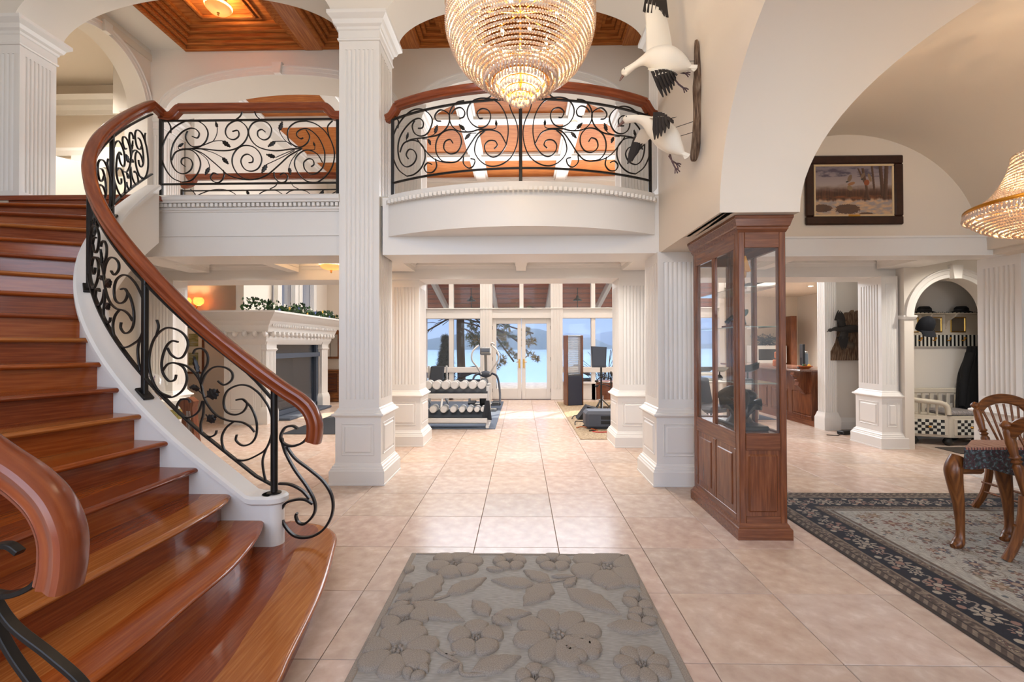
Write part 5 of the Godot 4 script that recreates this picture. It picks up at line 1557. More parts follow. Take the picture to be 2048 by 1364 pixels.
# ---------- display cabinet ----------
func build_cabinet() -> void:
	var x0 := 1.66; var x1 := 2.02; var d0 := 3.57; var d1 := 4.5
	var t := thing("display_cabinet", "tall mahogany display cabinet with glass sides and panelled base", "cabinet", V((x0 + x1) / 2, 0, (d0 + d1) / 2))
	var hx := (x1 - x0) / 2; var hz := (d1 - d0) / 2
	var m := MB.new()
	m.rectring(-hx, hx, -hz, hz, [Vector2(0.026, 0), Vector2(0.026, 0.075), Vector2(0.02, 0.085), Vector2(0.012, 0.09), Vector2(0.012, 0.1), Vector2(0.003, 0.115), Vector2(0, 0.12)])
	put(m, "plinth", mats.maho_x, t, 20.0)
	m = MB.new()
	m.rectring(-hx, hx, -hz, hz, [Vector2(0, 2.335), Vector2(0.004, 2.34), Vector2(0.01, 2.355), Vector2(0.014, 2.36), Vector2(0.014, 2.372), Vector2(0.022, 2.38), Vector2(0.03, 2.41), Vector2(0.036, 2.432), Vector2(0.04, 2.436), Vector2(0.04, 2.457)])
	put(m, "crown", mats.maho_x, t, 20.0)
	for sx in [-1, 1]:
		for sz in [-1, 1]:
			m = MB.new(); m.box(Vector3(sx * hx - (0.05 if sx > 0 else 0.0), 0.1, sz * hz - (0.06 if sz > 0 else 0.0)), Vector3(sx * hx + (0.05 if sx < 0 else 0.0), 2.345, sz * hz + (0.06 if sz < 0 else 0.0)), 0.006)
			put(m, "corner_post", mats.maho_y, t, 0.0)
	# rails, doors and panes
	for y in [[0.1, 0.17], [0.67, 0.8], [2.22, 2.345]]:
		for sz in [-1, 1]:
			m = MB.new(); m.box(Vector3(-hx + 0.05, y[0], sz * hz - (0.03 if sz > 0 else 0.0)), Vector3(hx - 0.05, y[1], sz * hz + (0.03 if sz < 0 else 0.0)), 0.003); put(m, "rail", mats.maho_x, t, 0.0)
		for sx in [-1, 1]:
			m = MB.new(); m.box(Vector3(sx * hx - (0.028 if sx > 0 else 0.0), y[0], -hz + 0.06), Vector3(sx * hx + (0.028 if sx < 0 else 0.0), y[1], hz - 0.06), 0.003); put(m, "rail", mats.maho_z, t, 0.0)
	m = MB.new(); m.box(Vector3(-hx + 0.02, 0.76, -hz + 0.02), Vector3(hx - 0.02, 0.79, hz - 0.02)); put(m, "deck", mats.maho_z, t, 0.0)
	m = MB.new(); m.box(Vector3(-hx + 0.02, 2.3, -hz + 0.02), Vector3(hx - 0.02, 2.33, hz - 0.02)); put(m, "top_board", mats.maho_z, t, 0.0)
	for sz in [-1, 1]:
		m = MB.new(); m.box(Vector3(-hx + 0.05, 0.8, sz * (hz - 0.015) - 0.003), Vector3(hx - 0.05, 2.22, sz * (hz - 0.015) + 0.003)); put(m, "pane", mats.glass, t, 0.0)
		m = MB.new(); m.box(Vector3(-hx + 0.05, 0.17, sz * (hz - 0.018) - 0.008), Vector3(hx - 0.05, 0.67, sz * (hz - 0.018) + 0.008)); m.xbox(Transform3D(Basis(), Vector3(0, 0.42, sz * (hz - 0.012))), Vector3(2 * hx - 0.135, 0.44, 0.03), 0.018); put(m, "panel", mats.maho_y, t, 0.0)
	for sx in [-1, 1]:
		for half in [0, 1]:
			var za := -hz + 0.06 if half == 0 else 0.0; var zb := 0.0 if half == 0 else hz - 0.06
			var xo: float = sx * (hx - 0.012)
			m = MB.new(); m.box(Vector3(xo - 0.008, 0.17, za + 0.03), Vector3(xo + 0.008, 0.67, zb - 0.03)); m.xbox(Transform3D(Basis(), Vector3(xo, 0.42, (za + zb) / 2)), Vector3(0.03, 0.42, zb - za - 0.12), 0.013); put(m, "panel", mats.maho_y, t, 0.0)
			var dr := Node3D.new(); dr.name = "door"; t.add_child(dr, true)
			for z in [[za, za + 0.03], [zb - 0.03, zb]]:
				m = MB.new(); m.box(Vector3(xo - 0.013, 0.17, z[0]), Vector3(xo + 0.013, 0.67, z[1]), 0.003); m.box(Vector3(xo - 0.013, 0.8, z[0]), Vector3(xo + 0.013, 2.22, z[1]), 0.003); put(m, "stile", mats.maho_y, dr, 0.0)
			m = MB.new(); m.box(Vector3(xo - 0.003, 0.8, za + 0.03), Vector3(xo + 0.003, 2.22, zb - 0.03)); put(m, "pane", mats.glass, dr, 0.0)
	var tops := [1.18, 1.62, 1.93]
	for y in tops:
		m = MB.new(); m.box(Vector3(-hx + 0.035, y - 0.008, -hz + 0.03), Vector3(hx - 0.035, y, hz - 0.03), 0.001); put(m, "glass_shelf", mats.shelf_glass, t, 0.0)
	# things on the shelves
	var b := thing("bronze_sculpture", "large dark bronze sculpture of folded draped forms on the cabinet floor", "sculpture", V(1.84, 0.79, 3.95))
	m = MB.new(); m.box(Vector3(-0.12, 0, -0.2), Vector3(0.12, 0.04, 0.25), 0.01); m.lathe([Vector2(0, 0.04), Vector2(0.11, 0.04), Vector2(0.07, 0.09), Vector2(0.08, 0.12), Vector2(0, 0.12)], 16); put(m, "pedestal", mats.bronze, b)
	m = MB.new(); m.shell(func(u: float, v: float) -> Vector3:
		var a := u * TAU; var r := v
		return Vector3(0.135 * r * cos(a), 0.15 + 0.05 * r * sin(a * 2.0) + 0.035 * sin(a * 5.0) * r, 0.26 * r * sin(a)), 40, 6, Vector3(0, 0.03, 0)); m.has_uv = false; put(m, "drape", mats.bronze, b, 60.0)
	m = MB.new(); m.tube(smooth3(PackedVector3Array([Vector3(-0.09, 0.2, 0.2), Vector3(-0.02, 0.26, 0.12), Vector3(0.05, 0.23, 0.0), Vector3(0.0, 0.28, -0.12), Vector3(-0.07, 0.22, -0.2)]), 6), 0.055, 12); m.ball(Vector3(0.02, 0.27, 0.06), Vector3(0.08, 0.05, 0.12)); m.has_uv = false; put(m, "figure", mats.bronze, b, 60.0)
	b = thing("figurine", "dark carved boat figurine on the lowest glass shelf of the cabinet", "figurine", V(1.86, 1.18, 3.85))
	m = MB.new(); m.box(Vector3(-0.03, 0, -0.04), Vector3(0.03, 0.02, 0.04), 0.004); m.tube(PackedVector3Array([Vector3(0, 0.02, 0), Vector3(0, 0.07, 0)]), 0.008); put(m, "stand", mats.bronze, b)
	m = MB.new(); m.shell(func(u: float, v: float) -> Vector3: return Vector3(lerpf(-0.09, 0.09, u), 0.07 + 0.05 * pow(absf(v * 2.0 - 1.0), 2) + 0.03 * pow(absf(u * 2 - 1), 2), lerpf(-0.05, 0.05, v) * (1.0 - 0.7 * pow(u * 2 - 1, 2))), 10, 6, Vector3(0, 0.006, 0)); m.has_uv = false; put(m, "hull", mats.bronze, b, 60.0)
	b = thing("figurine", "green leaf shaped figurine on the middle glass shelf of the cabinet", "figurine", V(1.78, 1.62, 3.75))
	m = MB.new(); m.tube(PackedVector3Array([Vector3(0, 0, 0), Vector3(0.005, 0.05, 0), Vector3(0, 0.1, 0)]), 0.012, 8); put(m, "stem", mats.leaf_dark, b)
	for a in [-0.6, 0.0, 0.6]:
		m = MB.new(); m.ball(Vector3(0.03 * a, 0.12 - 0.015 * absf(a), 0), Vector3(0.02, 0.035, 0.012), 8, 6, Basis(Vector3(0, 0, 1), -a)); put(m, "pad", mats.leaf_dark, b, 60.0)
	b = thing("figurine", "arched dark metal figurine on the middle glass shelf, farther back", "figurine", V(1.9, 1.62, 4.15))
	m = MB.new(); m.box(Vector3(-0.1, 0, -0.05), Vector3(0.1, 0.025, 0.05), 0.004); put(m, "base", mats.maho_x, b, 0.0)
	m = MB.new(); m.tube(smooth3(PackedVector3Array([Vector3(-0.08, 0.05, 0), Vector3(-0.02, 0.1, 0), Vector3(0.05, 0.1, 0), Vector3(0.08, 0.03, 0)]), 6), 0.02, 8); m.has_uv = false; put(m, "arch", mats.bronze, b, 60.0)
	b = thing("eagle_figurine", "golden bird figurine with raised wings on the top glass shelf of the cabinet", "figurine", V(1.79, 1.93, 3.8))
	m = MB.new(); m.lathe([Vector2(0, 0), Vector2(0.045, 0), Vector2(0.03, 0.03), Vector2(0.022, 0.09), Vector2(0, 0.09)], 12); put(m, "rock", mats.bronze, b)
	bird_body(b, PackedVector3Array([Vector3(0.03, 0.09, 0), Vector3(0.02, 0.13, 0), Vector3(-0.005, 0.17, 0), Vector3(-0.02, 0.2, 0)]), PackedFloat32Array([0.008, 0.022, 0.018, 0.012]), "gold")
	for sd in [-1, 1]:
		m = MB.new(); m.shell(func(u: float, v: float) -> Vector3: return Vector3(0.02 - 0.03 * v + 0.05 * u * (1.0 - v * 0.5), 0.14 + 0.12 * v, 0.015 * sd + 0.03 * sd * v), 4, 6, Vector3(0.003, 0, 0)); m.has_uv = false; put(m, "wing", mats.gold, b, 60.0)
	b = thing("figurine", "small pale bird figurine on the lowest glass shelf, behind the boat", "figurine", V(1.78, 1.18, 4.2))
	m = MB.new(); m.lathe([Vector2(0, 0), Vector2(0.03, 0), Vector2(0.02, 0.02), Vector2(0.006, 0.03), Vector2(0.006, 0.06), Vector2(0, 0.06)], 10); put(m, "stand", mats.bronze, b)
	bird_body(b, PackedVector3Array([Vector3(-0.06, 0.1, 0), Vector3(-0.02, 0.08, 0), Vector3(0.03, 0.075, 0), Vector3(0.08, 0.09, 0)]), PackedFloat32Array([0.006, 0.018, 0.022, 0.004]), "cream_paint")

# ---------- rugs ----------
func puff(outline: PackedVector2Array, y: float, h: float) -> MB:
	# a raised tuft: the outline, two rounded shoulders and a crown
	var m := MB.new()
	var c := Vector2.ZERO
	for p in outline: c += p
	c /= outline.size()
	var rings := [[1.0, 0.0], [0.94, 0.6], [0.8, 0.92], [0.4, 1.0]]
	var n := outline.size()
	for k in 3:
		for i in n:
			var q := []
			for e in [[k, i], [k, (i + 1) % n], [k + 1, (i + 1) % n], [k + 1, i]]:
				var r: Array = rings[e[0]]
				var p: Vector2 = c.lerp(outline[e[1]], r[0])
				q.append(V(p.x, y + h * r[1], p.y))
			m.quad(q[0], q[1], q[2], q[3])
	for i in n:
		var a: Vector2 = c.lerp(outline[i], 0.4); var b: Vector2 = c.lerp(outline[(i + 1) % n], 0.4)
		m.tri(V(a.x, y + h, a.y), V(b.x, y + h, b.y), V(c.x, y + h, c.y))
	# close underneath so that the shape has an inside
	for i in n:
		m.tri(V(outline[i].x, y, outline[i].y), V(c.x, y, c.y), V(outline[(i + 1) % n].x, y, outline[(i + 1) % n].y))
	m.orient(0)
	return m

func inside_rug(p: PackedVector2Array) -> PackedVector2Array:
	for i in p.size(): p[i] = Vector2(clampf(p[i].x, -0.765, 0.735), clampf(p[i].y, 1.0, 3.258))
	return p

func petal(c: Vector2, a: float, r0: float, r1: float, half: float) -> PackedVector2Array:
	var p := PackedVector2Array()
	for i in 15:
		var k := TAU * i / 15.0
		var along := lerpf(r0, r1, 0.5 - 0.5 * cos(k)); var across := half * sin(k) * (0.6 + 0.4 * (0.5 - 0.5 * cos(k))) * (1.0 + 0.05 * sin(k * 5.0))
		p.append(c + Vector2(along, across).rotated(a))
	return p

func leaf_outline(a: Vector2, b: Vector2, w: float) -> PackedVector2Array:
	var p := PackedVector2Array()
	var ax := b - a; var ay := Vector2(-ax.y, ax.x).normalized() * w
	for sd in [1, -1]:
		for i in 9:
			var k := i / 8.0 if sd > 0 else 1.0 - i / 8.0
			if sd < 0 and (i == 0 or i == 8): continue
			var e := sin(PI * pow(k, 0.8)) * (1.0 if i % 2 == 0 else 0.8)
			p.append(a + ax * k + ay * e * sd)
	return p

func build_rugs() -> void:
	var t := thing("rug", "grey entrance rug with raised carved flowers and leaves", "rug", Vector3.ZERO)
	var m := MB.new()
	m.box(V(-0.775, 0.0, 3.267), V(0.745, 0.012, 0.95), 0.004)
	put(m, "ground", mats.rug_ground, t, 0.0)
	m = MB.new()
	for b in [[-0.775, -0.74, 0.95, 3.267], [0.71, 0.745, 0.95, 3.267], [-0.74, 0.71, 3.245, 3.267]]:
		m.box(V(b[0], 0.006, b[3]), V(b[1], 0.017, b[2]), 0.004)
	put(m, "edge_pile", mats.rug_pile, t, 0.0)
	var flowers := [[-0.231,2.325,0.132,5],[0.181,2.352,0.213,8],[-0.082,3.141,0.107,5],[0.215,3.146,0.112,5],[0.562,3.077,0.232,6],[-0.446,3.111,0.176,6],[-0.597,2.232,0.182,7],[-0.623,2.474,0.117,4],[0.67,2.68,0.09,4],[0.647,2.517,0.076,4],[0.549,2.141,0.121,7],[-0.478,2.085,0.055,4],[0.057,2.049,0.081,5],[0.284,2.259,0.094,6]]
	var leaves := [[-0.628,2.634,-0.501,2.979,0.07],[-0.447,2.719,-0.217,2.927,0.051],[-0.623,2.634,-0.301,2.466,0.06],[-0.633,2.633,-0.745,2.567,0.03],[0.087,2.842,-0.196,2.895,0.048],[0.18,2.885,0.007,3.021,0.044],[0.179,2.858,0.005,2.613,0.064],[0.265,2.808,0.542,2.532,0.064],[-0.175,2.513,-0.287,2.666,0.038],[-0.157,2.521,0.058,2.541,0.036],[-0.165,2.505,-0.052,2.433,0.033],[0.44,2.441,0.703,2.403,0.046],[-0.233,2.083,-0.0,2.192,0.048],[-0.381,2.083,-0.278,2.133,0.022],[-0.235,3.041,-0.119,3.019,0.021],[0.184,2.944,0.349,2.935,0.017],[0.255,2.818,0.349,2.935,0.027],[0.511,2.916,0.624,2.834,0.077],[0.625,2.939,0.717,2.825,0.05],[-0.701,3.011,-0.776,3.033,0.04],[-0.674,2.846,-0.736,2.754,0.038],[0.247,2.124,0.344,2.059,0.024],[-0.445,2.98,-0.384,2.947,0.023],[-0.633,2.717,-0.726,2.641,0.031]]
	var stems := [[-0.417,2.248,-0.362,2.198,-0.299,2.224,-0.235,2.264],[-0.362,2.198,-0.287,2.139,-0.263,2.071,-0.161,2.073],[-0.628,2.634,-0.565,2.643,-0.482,2.681,-0.427,2.72],[0.081,2.836,0.147,2.868,0.236,2.901,0.362,2.947]]
	for f in flowers:
		var c := Vector2(f[0], f[1]); var r: float = f[2]; var n: int = f[3]
		for i in n:
			var a := TAU * (i + 0.3) / n
			put(puff(inside_rug(petal(c, a, r * 0.18, r * 1.1, r * 3.1 / n)), 0.01, 0.022), "petal", mats.rug_pile, t, 60.0)
		for i in 5:
			var q := c + Vector2(r * 0.11, 0).rotated(TAU * i / 5)
			m = MB.new(); m.ball(V(q.x, 0.014, q.y), Vector3(r * 0.06, 0.014, r * 0.06), 7, 4); put(m, "stamen", mats.rug_pile, t, 60.0)
	for l in leaves:
		put(puff(inside_rug(leaf_outline(Vector2(l[0], l[1]), Vector2(l[2], l[3]), l[4] * 1.4)), 0.01, 0.02), "leaf", mats.rug_pile, t, 60.0)
	for s in stems:
		m = MB.new()
		var pts := PackedVector3Array()
		for q in smooth2(s, 5): pts.append(V(q.x, 0.014, q.y))
		m.sweep(pts, rect2(0.014, 0.02, 0.005), PackedVector3Array([Vector3.UP])); m.has_uv = false
		put(m, "stem", mats.rug_pile, t, 60.0)
	# lower part of the rug towards the camera repeats the motif
	for q in [[-0.45, 1.75, 0.2, 7], [0.4, 1.7, 0.22, 6], [0.0, 1.35, 0.18, 5]]:
		for i in int(q[3]):
			put(puff(inside_rug(petal(Vector2(q[0], q[1]), TAU * i / q[3], 0.04, q[2], q[2] * 2.4 / q[3])), 0.01, 0.022), "petal", mats.rug_pile, t, 60.0)
	# patterned wool rug in the dining bay
	var o := thing("rug", "large patterned wool rug with navy floral border under the dining table", "rug", Vector3.ZERO)
	m = MB.new()
	var x0 := 2.256; var x1 := 5.2; var d0 := 0.95; var d1 := 4.66
	m.box(V(x0, 0.0, d1), V(x1, 0.0095, d0), 0.003)
	put(m, "backing", mats.rug_edge, o, 0.0)
	m = MB.new()
	m.quad_uv(V(x0 + 0.004, 0.0105, d1 - 0.004), V(x1 - 0.004, 0.0105, d1 - 0.004), V(x1 - 0.004, 0.0105, d0), V(x0 + 0.004, 0.0105, d0), Vector2(0, 0), Vector2(1, 0), Vector2(1, 1), Vector2(0, 1))
	put(m, "pile", mats.rug_oriental, o, 0.0)
	m = MB.new()
	for i in 120:
		var x := lerpf(x0 + 0.01, x1 - 0.01, i / 119.0)
		m.box(V(x - 0.004, 0.001, d1 + 0.02), V(x + 0.004, 0.005, d1 - 0.002))
	put(m, "fringe", mats.linen, o, 0.0).set_meta("kind", "stuff")

func rug_image() -> Image:
	var W := 920; var H := 1160       # about 313 pixels to the metre
	var ppm := W / 2.944
	var im := Image.create(W, H, false, Image.FORMAT_RGB8)
	var n := FastNoiseLite.new(); n.seed = 9; n.frequency = 0.03; n.fractal_octaves = 3
	var navy := Color(0.10, 0.11, 0.15); var field := Color(0.66, 0.645, 0.61); var tan_ := Color(0.50, 0.44, 0.38); var brown := Color(0.32, 0.27, 0.24)
	for y in H:
		for x in W:
			var e: float = minf(minf(x, W - 1 - x), minf(y, H - 1 - y)) / ppm
			var k := n.get_noise_2d(x * 2.0, y * 2.0)
			var c := field
			if e < 0.015: c = brown * 0.7
			elif e < 0.06: c = tan_.lerp(brown, 0.5 + 0.5 * signf(sin((x + y) * 0.35)))
			elif e < 0.07: c = brown * 0.7
			elif e < 0.13: c = brown.lerp(tan_, clampf(0.4 + k * 2.0, 0, 1))
			elif e < 0.146: c = tan_
			elif e < 0.38: c = navy
			elif e < 0.39: c = brown * 0.6
			elif e < 0.45: c = tan_.lerp(brown, clampf(0.5 + k * 2.5, 0, 1))
			elif e < 0.47: c = field * 0.85
			elif e < 0.495: c = brown.lerp(tan_, 0.4)
			var w := 0.92 + 0.16 * n.get_noise_2d(x * 9.0, y * 1.5) + 0.1 * k
			im.set_pixel(x, y, c * w)
	var r := RandomNumberGenerator.new(); r.seed = 4
	# border rosettes joined by a vine
	var cols := [Color(0.56, 0.51, 0.46), Color(0.52, 0.40, 0.36), Color(0.60, 0.56, 0.50)]
	var path := []
	var off := 0.263 * ppm
	for s in 4:
		var L := (W if s % 2 == 0 else H) - 2 * off
		var cnt := int(L / (0.15 * ppm))
		for i in cnt:
			var k := off + L * i / cnt
			path.append([Vector2(k, off), Vector2(W - off, k), Vector2(W - k, H - off), Vector2(off, H - k)][s])
	for i in path.size():
		var p: Vector2 = path[i]
		var q: Vector2 = path[(i + 1) % path.size()]
		for j in 40:
			var k := j / 40.0
			var v := p.lerp(q, k) + (q - p).orthogonal().normalized() * sin(k * TAU + i * PI) * 0.05 * ppm
			dab(im, v, 2.2, Color(0.52, 0.47, 0.42))
		rosette(im, p + Vector2(r.randf_range(-4, 4), r.randf_range(-4, 4)), (0.085 if i % 2 == 0 else 0.05) * ppm, 8, cols[i % 3], cols[(i + 1) % 3], navy)
		dab(im, p.lerp(q, 0.5) + (q - p).orthogonal().normalized() * 0.07 * ppm, 7.0, cols[(i + 2) % 3])
		dab(im, p.lerp(q, 0.5) - (q - p).orthogonal().normalized() * 0.07 * ppm, 7.0, cols[i % 3])
	# small flowers in the guard stripes
	for s in 400:
		var e: float = [0.1, 0.42][s % 2] * ppm
		var k := r.randf()
		var p: Vector2 = [Vector2(lerpf(e, W - e, k), e), Vector2(W - e, lerpf(e, H - e, k)), Vector2(lerpf(e, W - e, k), H - e), Vector2(e, lerpf(e, H - e, k))][(s / 2) % 4]
		rosette(im, p, 7.0, 5, [Color(0.5, 0.36, 0.33), Color(0.60, 0.56, 0.50), Color(0.2, 0.2, 0.24)][s % 3], Color(0.6, 0.55, 0.45), brown)
	# scattered sprays on the field
	var lo := 0.54 * ppm
	for gy in 16:
		for gx in 12:
			var p := Vector2(lerpf(lo, W - lo, (gx + 0.5 + 0.3 * r.randf_range(-1, 1)) / 12.0), lerpf(lo, H - lo, (gy + 0.5 + 0.3 * r.randf_range(-1, 1)) / 16.0))
			var a := r.randf() * TAU
			for j in 46:
				a += 0.13 if (gx + gy) % 2 else -0.13
				var v := p + Vector2(cos(a), sin(a)) * 26.0 + Vector2(j * 0.6, 0)
				dab(im, v, 1.0, Color(0.40, 0.35, 0.31))
			var kind := r.randi() % 4
			rosette(im, p, r.randf_range(10, 24), 6 + kind, [Color(0.44, 0.31, 0.28), Color(0.36, 0.34, 0.32), Color(0.50, 0.44, 0.36), Color(0.25, 0.26, 0.31)][kind], Color(0.60, 0.53, 0.46), Color(0.46, 0.36, 0.32))
			for j in 4: dab(im, p + Vector2(r.randf_range(-36, 36), r.randf_range(-36, 36)), r.randf_range(2, 5), [Color(0.42, 0.30, 0.27), Color(0.34, 0.36, 0.38), Color(0.48, 0.44, 0.38)][j % 3])
	return im

func dab(im: Image, c: Vector2, r: float, col: Color) -> void:
	for y in range(int(c.y - r), int(c.y + r) + 1):
		for x in range(int(c.x - r), int(c.x + r) + 1):
			if x >= 0 and y >= 0 and x < im.get_width() and y < im.get_height() and Vector2(x, y).distance_to(c) <= r: im.set_pixel(x, y, col)

func rosette(im: Image, c: Vector2, r: float, n: int, col: Color, core: Color, line: Color) -> void:
	for y in range(int(c.y - r), int(c.y + r) + 1):
		for x in range(int(c.x - r), int(c.x + r) + 1):
			if x < 0 or y < 0 or x >= im.get_width() or y >= im.get_height(): continue
			var d := Vector2(x, y) - c
			var lim := r * (0.72 + 0.28 * cos(d.angle() * n))
			var l := d.length()
			if l > lim: continue
			im.set_pixel(x, y, core if l < r * 0.3 else (line if l > lim - 1.6 or absf(l - r * 0.36) < 1.2 else col))

# ---------- dining table and chairs ----------
func cabriole(mb: MB, foot: Vector3, knee: Vector3, out: Vector3) -> void:
	var h := knee.y
	var p := smooth3(PackedVector3Array([foot + out * 0.045 + Vector3(0, 0.012, 0), foot + Vector3(0, 0.03, 0) - out * 0.01, foot - out * 0.035 + Vector3(0, h * 0.2, 0), knee - out * 0.035 - Vector3(0, h * 0.45, 0), knee - Vector3(0, h * 0.12, 0) + out * 0.005, knee + Vector3(0, 0.02, 0) + out * 0.012, knee + Vector3(0, 0.1, 0) - out * 0.03]), 5)
	var sc := PackedFloat32Array()
	var rr := [0.5, 1.0, 0.72, 0.95, 1.35, 1.5, 1.2]
	var flat := PackedVector2Array()
	for i in 7: flat.append(Vector2(i, rr[i]))
	for q in smoothv(flat, 5): sc.append(q.y)
	mb.tube(p, 0.036, 12, sc)
	mb.has_uv = false

func build_dining() -> void:
	var t := thing("side_table", "narrow table on carved cabriole legs, draped with a floral tapestry", "table", V(3.75, 0.011, 3.52))
	var m := MB.new(); plan(m, arr2([-0.55, 0.13, 0.66, 0.13, 0.66, -0.05, -0.38, -0.05]), 0.62, 0.71); put(m, "apron", mats.oak_x, t, 0.0)
	m = MB.new(); plan(m, arr2([-0.57, 0.16, 0.69, 0.16, 0.69, -0.07, -0.34, -0.07]), 0.71, 0.731); put(m, "table_top", mats.oak_x, t, 0.0)
	for sx in [-1, 1]:
		for sz in [-1, 1]:
			m = MB.new(); cabriole(m, Vector3(sx * (0.61 if sz > 0 else 0.13), 0.0, 0.1 if sz > 0 else -0.03), Vector3(sx * (0.62 if sz > 0 else 0.14), 0.55, 0.1 if sz > 0 else -0.03), Vector3(sx, 0, 0.3).normalized()); put(m, "leg", mats.oak_y, t, 60.0)
	for sx in [-1, 1]:
		m = MB.new(); m.box(Vector3(minf(sx * 0.64, sx * 0.42), 0.53, 0.05), Vector3(maxf(sx * 0.64, sx * 0.42), 0.64, 0.13), 0.02); put(m, "knee_block", mats.oak_x, t, 0.0)
	var c := thing("tablecloth", "dark floral tapestry cloth with fringe hanging over the narrow table", "tablecloth", V(3.75, 0.744, 3.52))
	m = MB.new(); plan(m, arr2([-0.62, 0.18, 0.72, 0.18, 0.72, -0.075, -0.33, -0.075]), 0.0, 0.006); put(m, "cloth_top", mats.stripe_cloth, c, 0.0)
	m = MB.new(); m.shell(func(u: float, v: float) -> Vector3:
		var x := lerpf(-0.625, 0.72, u)
		var drop := 0.15 + 0.16 * clampf((u - 0.12) * 2.2, 0, 1)
		return Vector3(x, 0.003 - drop * v, 0.182 + 0.012 * sin(u * 40.0) * v), 60, 6, Vector3(0, 0, -0.005)); m.has_uv = false; put(m, "front_drop", mats.tapestry, c, 60.0)
	m = MB.new(); m.shell(func(u: float, v: float) -> Vector3:
		return Vector3(lerpf(-0.335, -0.626, u) - 0.012 * sin(u * 14.0) * v, 0.003 - 0.14 * v, lerpf(-0.075, 0.182, u)), 16, 6, Vector3(0.005, 0, 0)); m.has_uv = false; put(m, "end_drop", mats.tapestry, c, 60.0)
	m = MB.new()
	for i in 65:
		var x := -0.62 + 0.02 * i
		m.box(Vector3(x, -0.012, 0.183), Vector3(x + 0.012, 0.004, 0.192), 0.002)
	put(m, "fringe", mats.pink_fringe, c, 0.0).set_meta("kind", "stuff")
	# chair beyond the table
	chair("carved spindle-back wooden chair beyond the tapestry table, its back to the niche", V(4.33, 0.011, 3.97), 0.0)
	chair("carved wooden chair with grey patterned cushion at the picture's edge, before the tapestry table", V(3.63, 0.011, 3.05), PI / 2 + 0.25)

func chair(label: String, at: Vector3, turn: float) -> void:
	# faces local +z; its back at -z
	var t := thing("dining_chair", label, "chair", at, turn, "carved wooden dining chairs")
	var m := MB.new(); m.box(Vector3(-0.24, 0.40, -0.22), Vector3(0.24, 0.445, 0.24), 0.02); put(m, "seat", mats.oak_x, t, 0.0)
	m = MB.new(); m.box(Vector3(-0.22, 0.445, -0.2), Vector3(0.22, 0.505, 0.22), 0.028); put(m, "cushion", mats.grey_weave, t, 40.0)
	for sx in [-1, 1]:
		m = MB.new(); m.sweep(smooth3(PackedVector3Array([Vector3(sx * 0.27, 0.0, 0.25), Vector3(sx * 0.235, 0.12, 0.215), Vector3(sx * 0.215, 0.28, 0.2), Vector3(sx * 0.21, 0.42, 0.2)]), 5), rect2(0.05, 0.042, 0.01), PackedVector3Array([Vector3(sx, 0, 0.3)])); m.has_uv = false; put(m, "leg", mats.oak_y, t, 40.0)
		m = MB.new(); m.sweep(smooth3(PackedVector3Array([Vector3(sx * 0.25, 0.0, -0.3), Vector3(sx * 0.225, 0.12, -0.25), Vector3(sx * 0.21, 0.28, -0.215), Vector3(sx * 0.205, 0.44, -0.2)]), 5), rect2(0.05, 0.042, 0.01), PackedVector3Array([Vector3(sx, 0, -0.3)])); m.has_uv = false; put(m, "leg", mats.oak_y, t, 40.0)
		# turned back post with a finial
		m = MB.new()
		var lean := Basis(Vector3.RIGHT, -0.2) * Basis(Vector3(0, 0, 1), -sx * 0.1)
		m.lathe([Vector2(0, 0), Vector2(0.02, 0), Vector2(0.024, 0.08), Vector2(0.03, 0.2), Vector2(0.02, 0.22), Vector2(0.032, 0.235), Vector2(0.02, 0.25), Vector2(0.033, 0.265), Vector2(0.022, 0.28), Vector2(0.03, 0.36), Vector2(0.026, 0.44), Vector2(0.016, 0.46), Vector2(0.034, 0.485), Vector2(0.03, 0.5), Vector2(0.01, 0.515), Vector2(0, 0.52)], 16, Transform3D(lean, Vector3(sx * 0.2, 0.44, -0.19)))
		put(m, "back_post", mats.oak_y, t, 50.0)
	m = MB.new()
	m.sweep(smooth3(PackedVector3Array([Vector3(-0.235, 0.86, -0.275), Vector3(-0.15, 0.94, -0.29), Vector3(0, 0.975, -0.3), Vector3(0.15, 0.94, -0.29), Vector3(0.235, 0.86, -0.275)]), 6), rect2(0.085, 0.028, 0.01), PackedVector3Array([Vector3.UP])); m.has_uv = false
	put(m, "crest_rail", mats.oak_x, t, 40.0)
	for i in 7:
		var k := (i - 3) / 3.0
		m = MB.new(); m.tube(PackedVector3Array([Vector3(0.06 * k, 0.445, -0.19), Vector3(0.14 * k, 0.7, -0.24), Vector3(0.19 * k, 0.93 - 0.05 * k * k, -0.285)]), 0.009, 8); m.has_uv = false; put(m, "spindle", mats.oak_y, t, 60.0)
	for y in [0.16, 0.24]:
		m = MB.new(); m.tube(PackedVector3Array([Vector3(-0.23, y, 0.21), Vector3(-0.23, y, -0.25)]), 0.01, 8); m.tube(PackedVector3Array([Vector3(0.23, y, 0.21), Vector3(0.23, y, -0.25)]), 0.01, 8); m.has_uv = false; put(m, "stretcher", mats.oak_x, t, 60.0)
	m = MB.new(); m.tube(PackedVector3Array([Vector3(-0.22, 0.3, 0.21), Vector3(0.22, 0.3, 0.21)]), 0.011, 8); m.has_uv = false; put(m, "stretcher", mats.oak_x, t, 60.0)

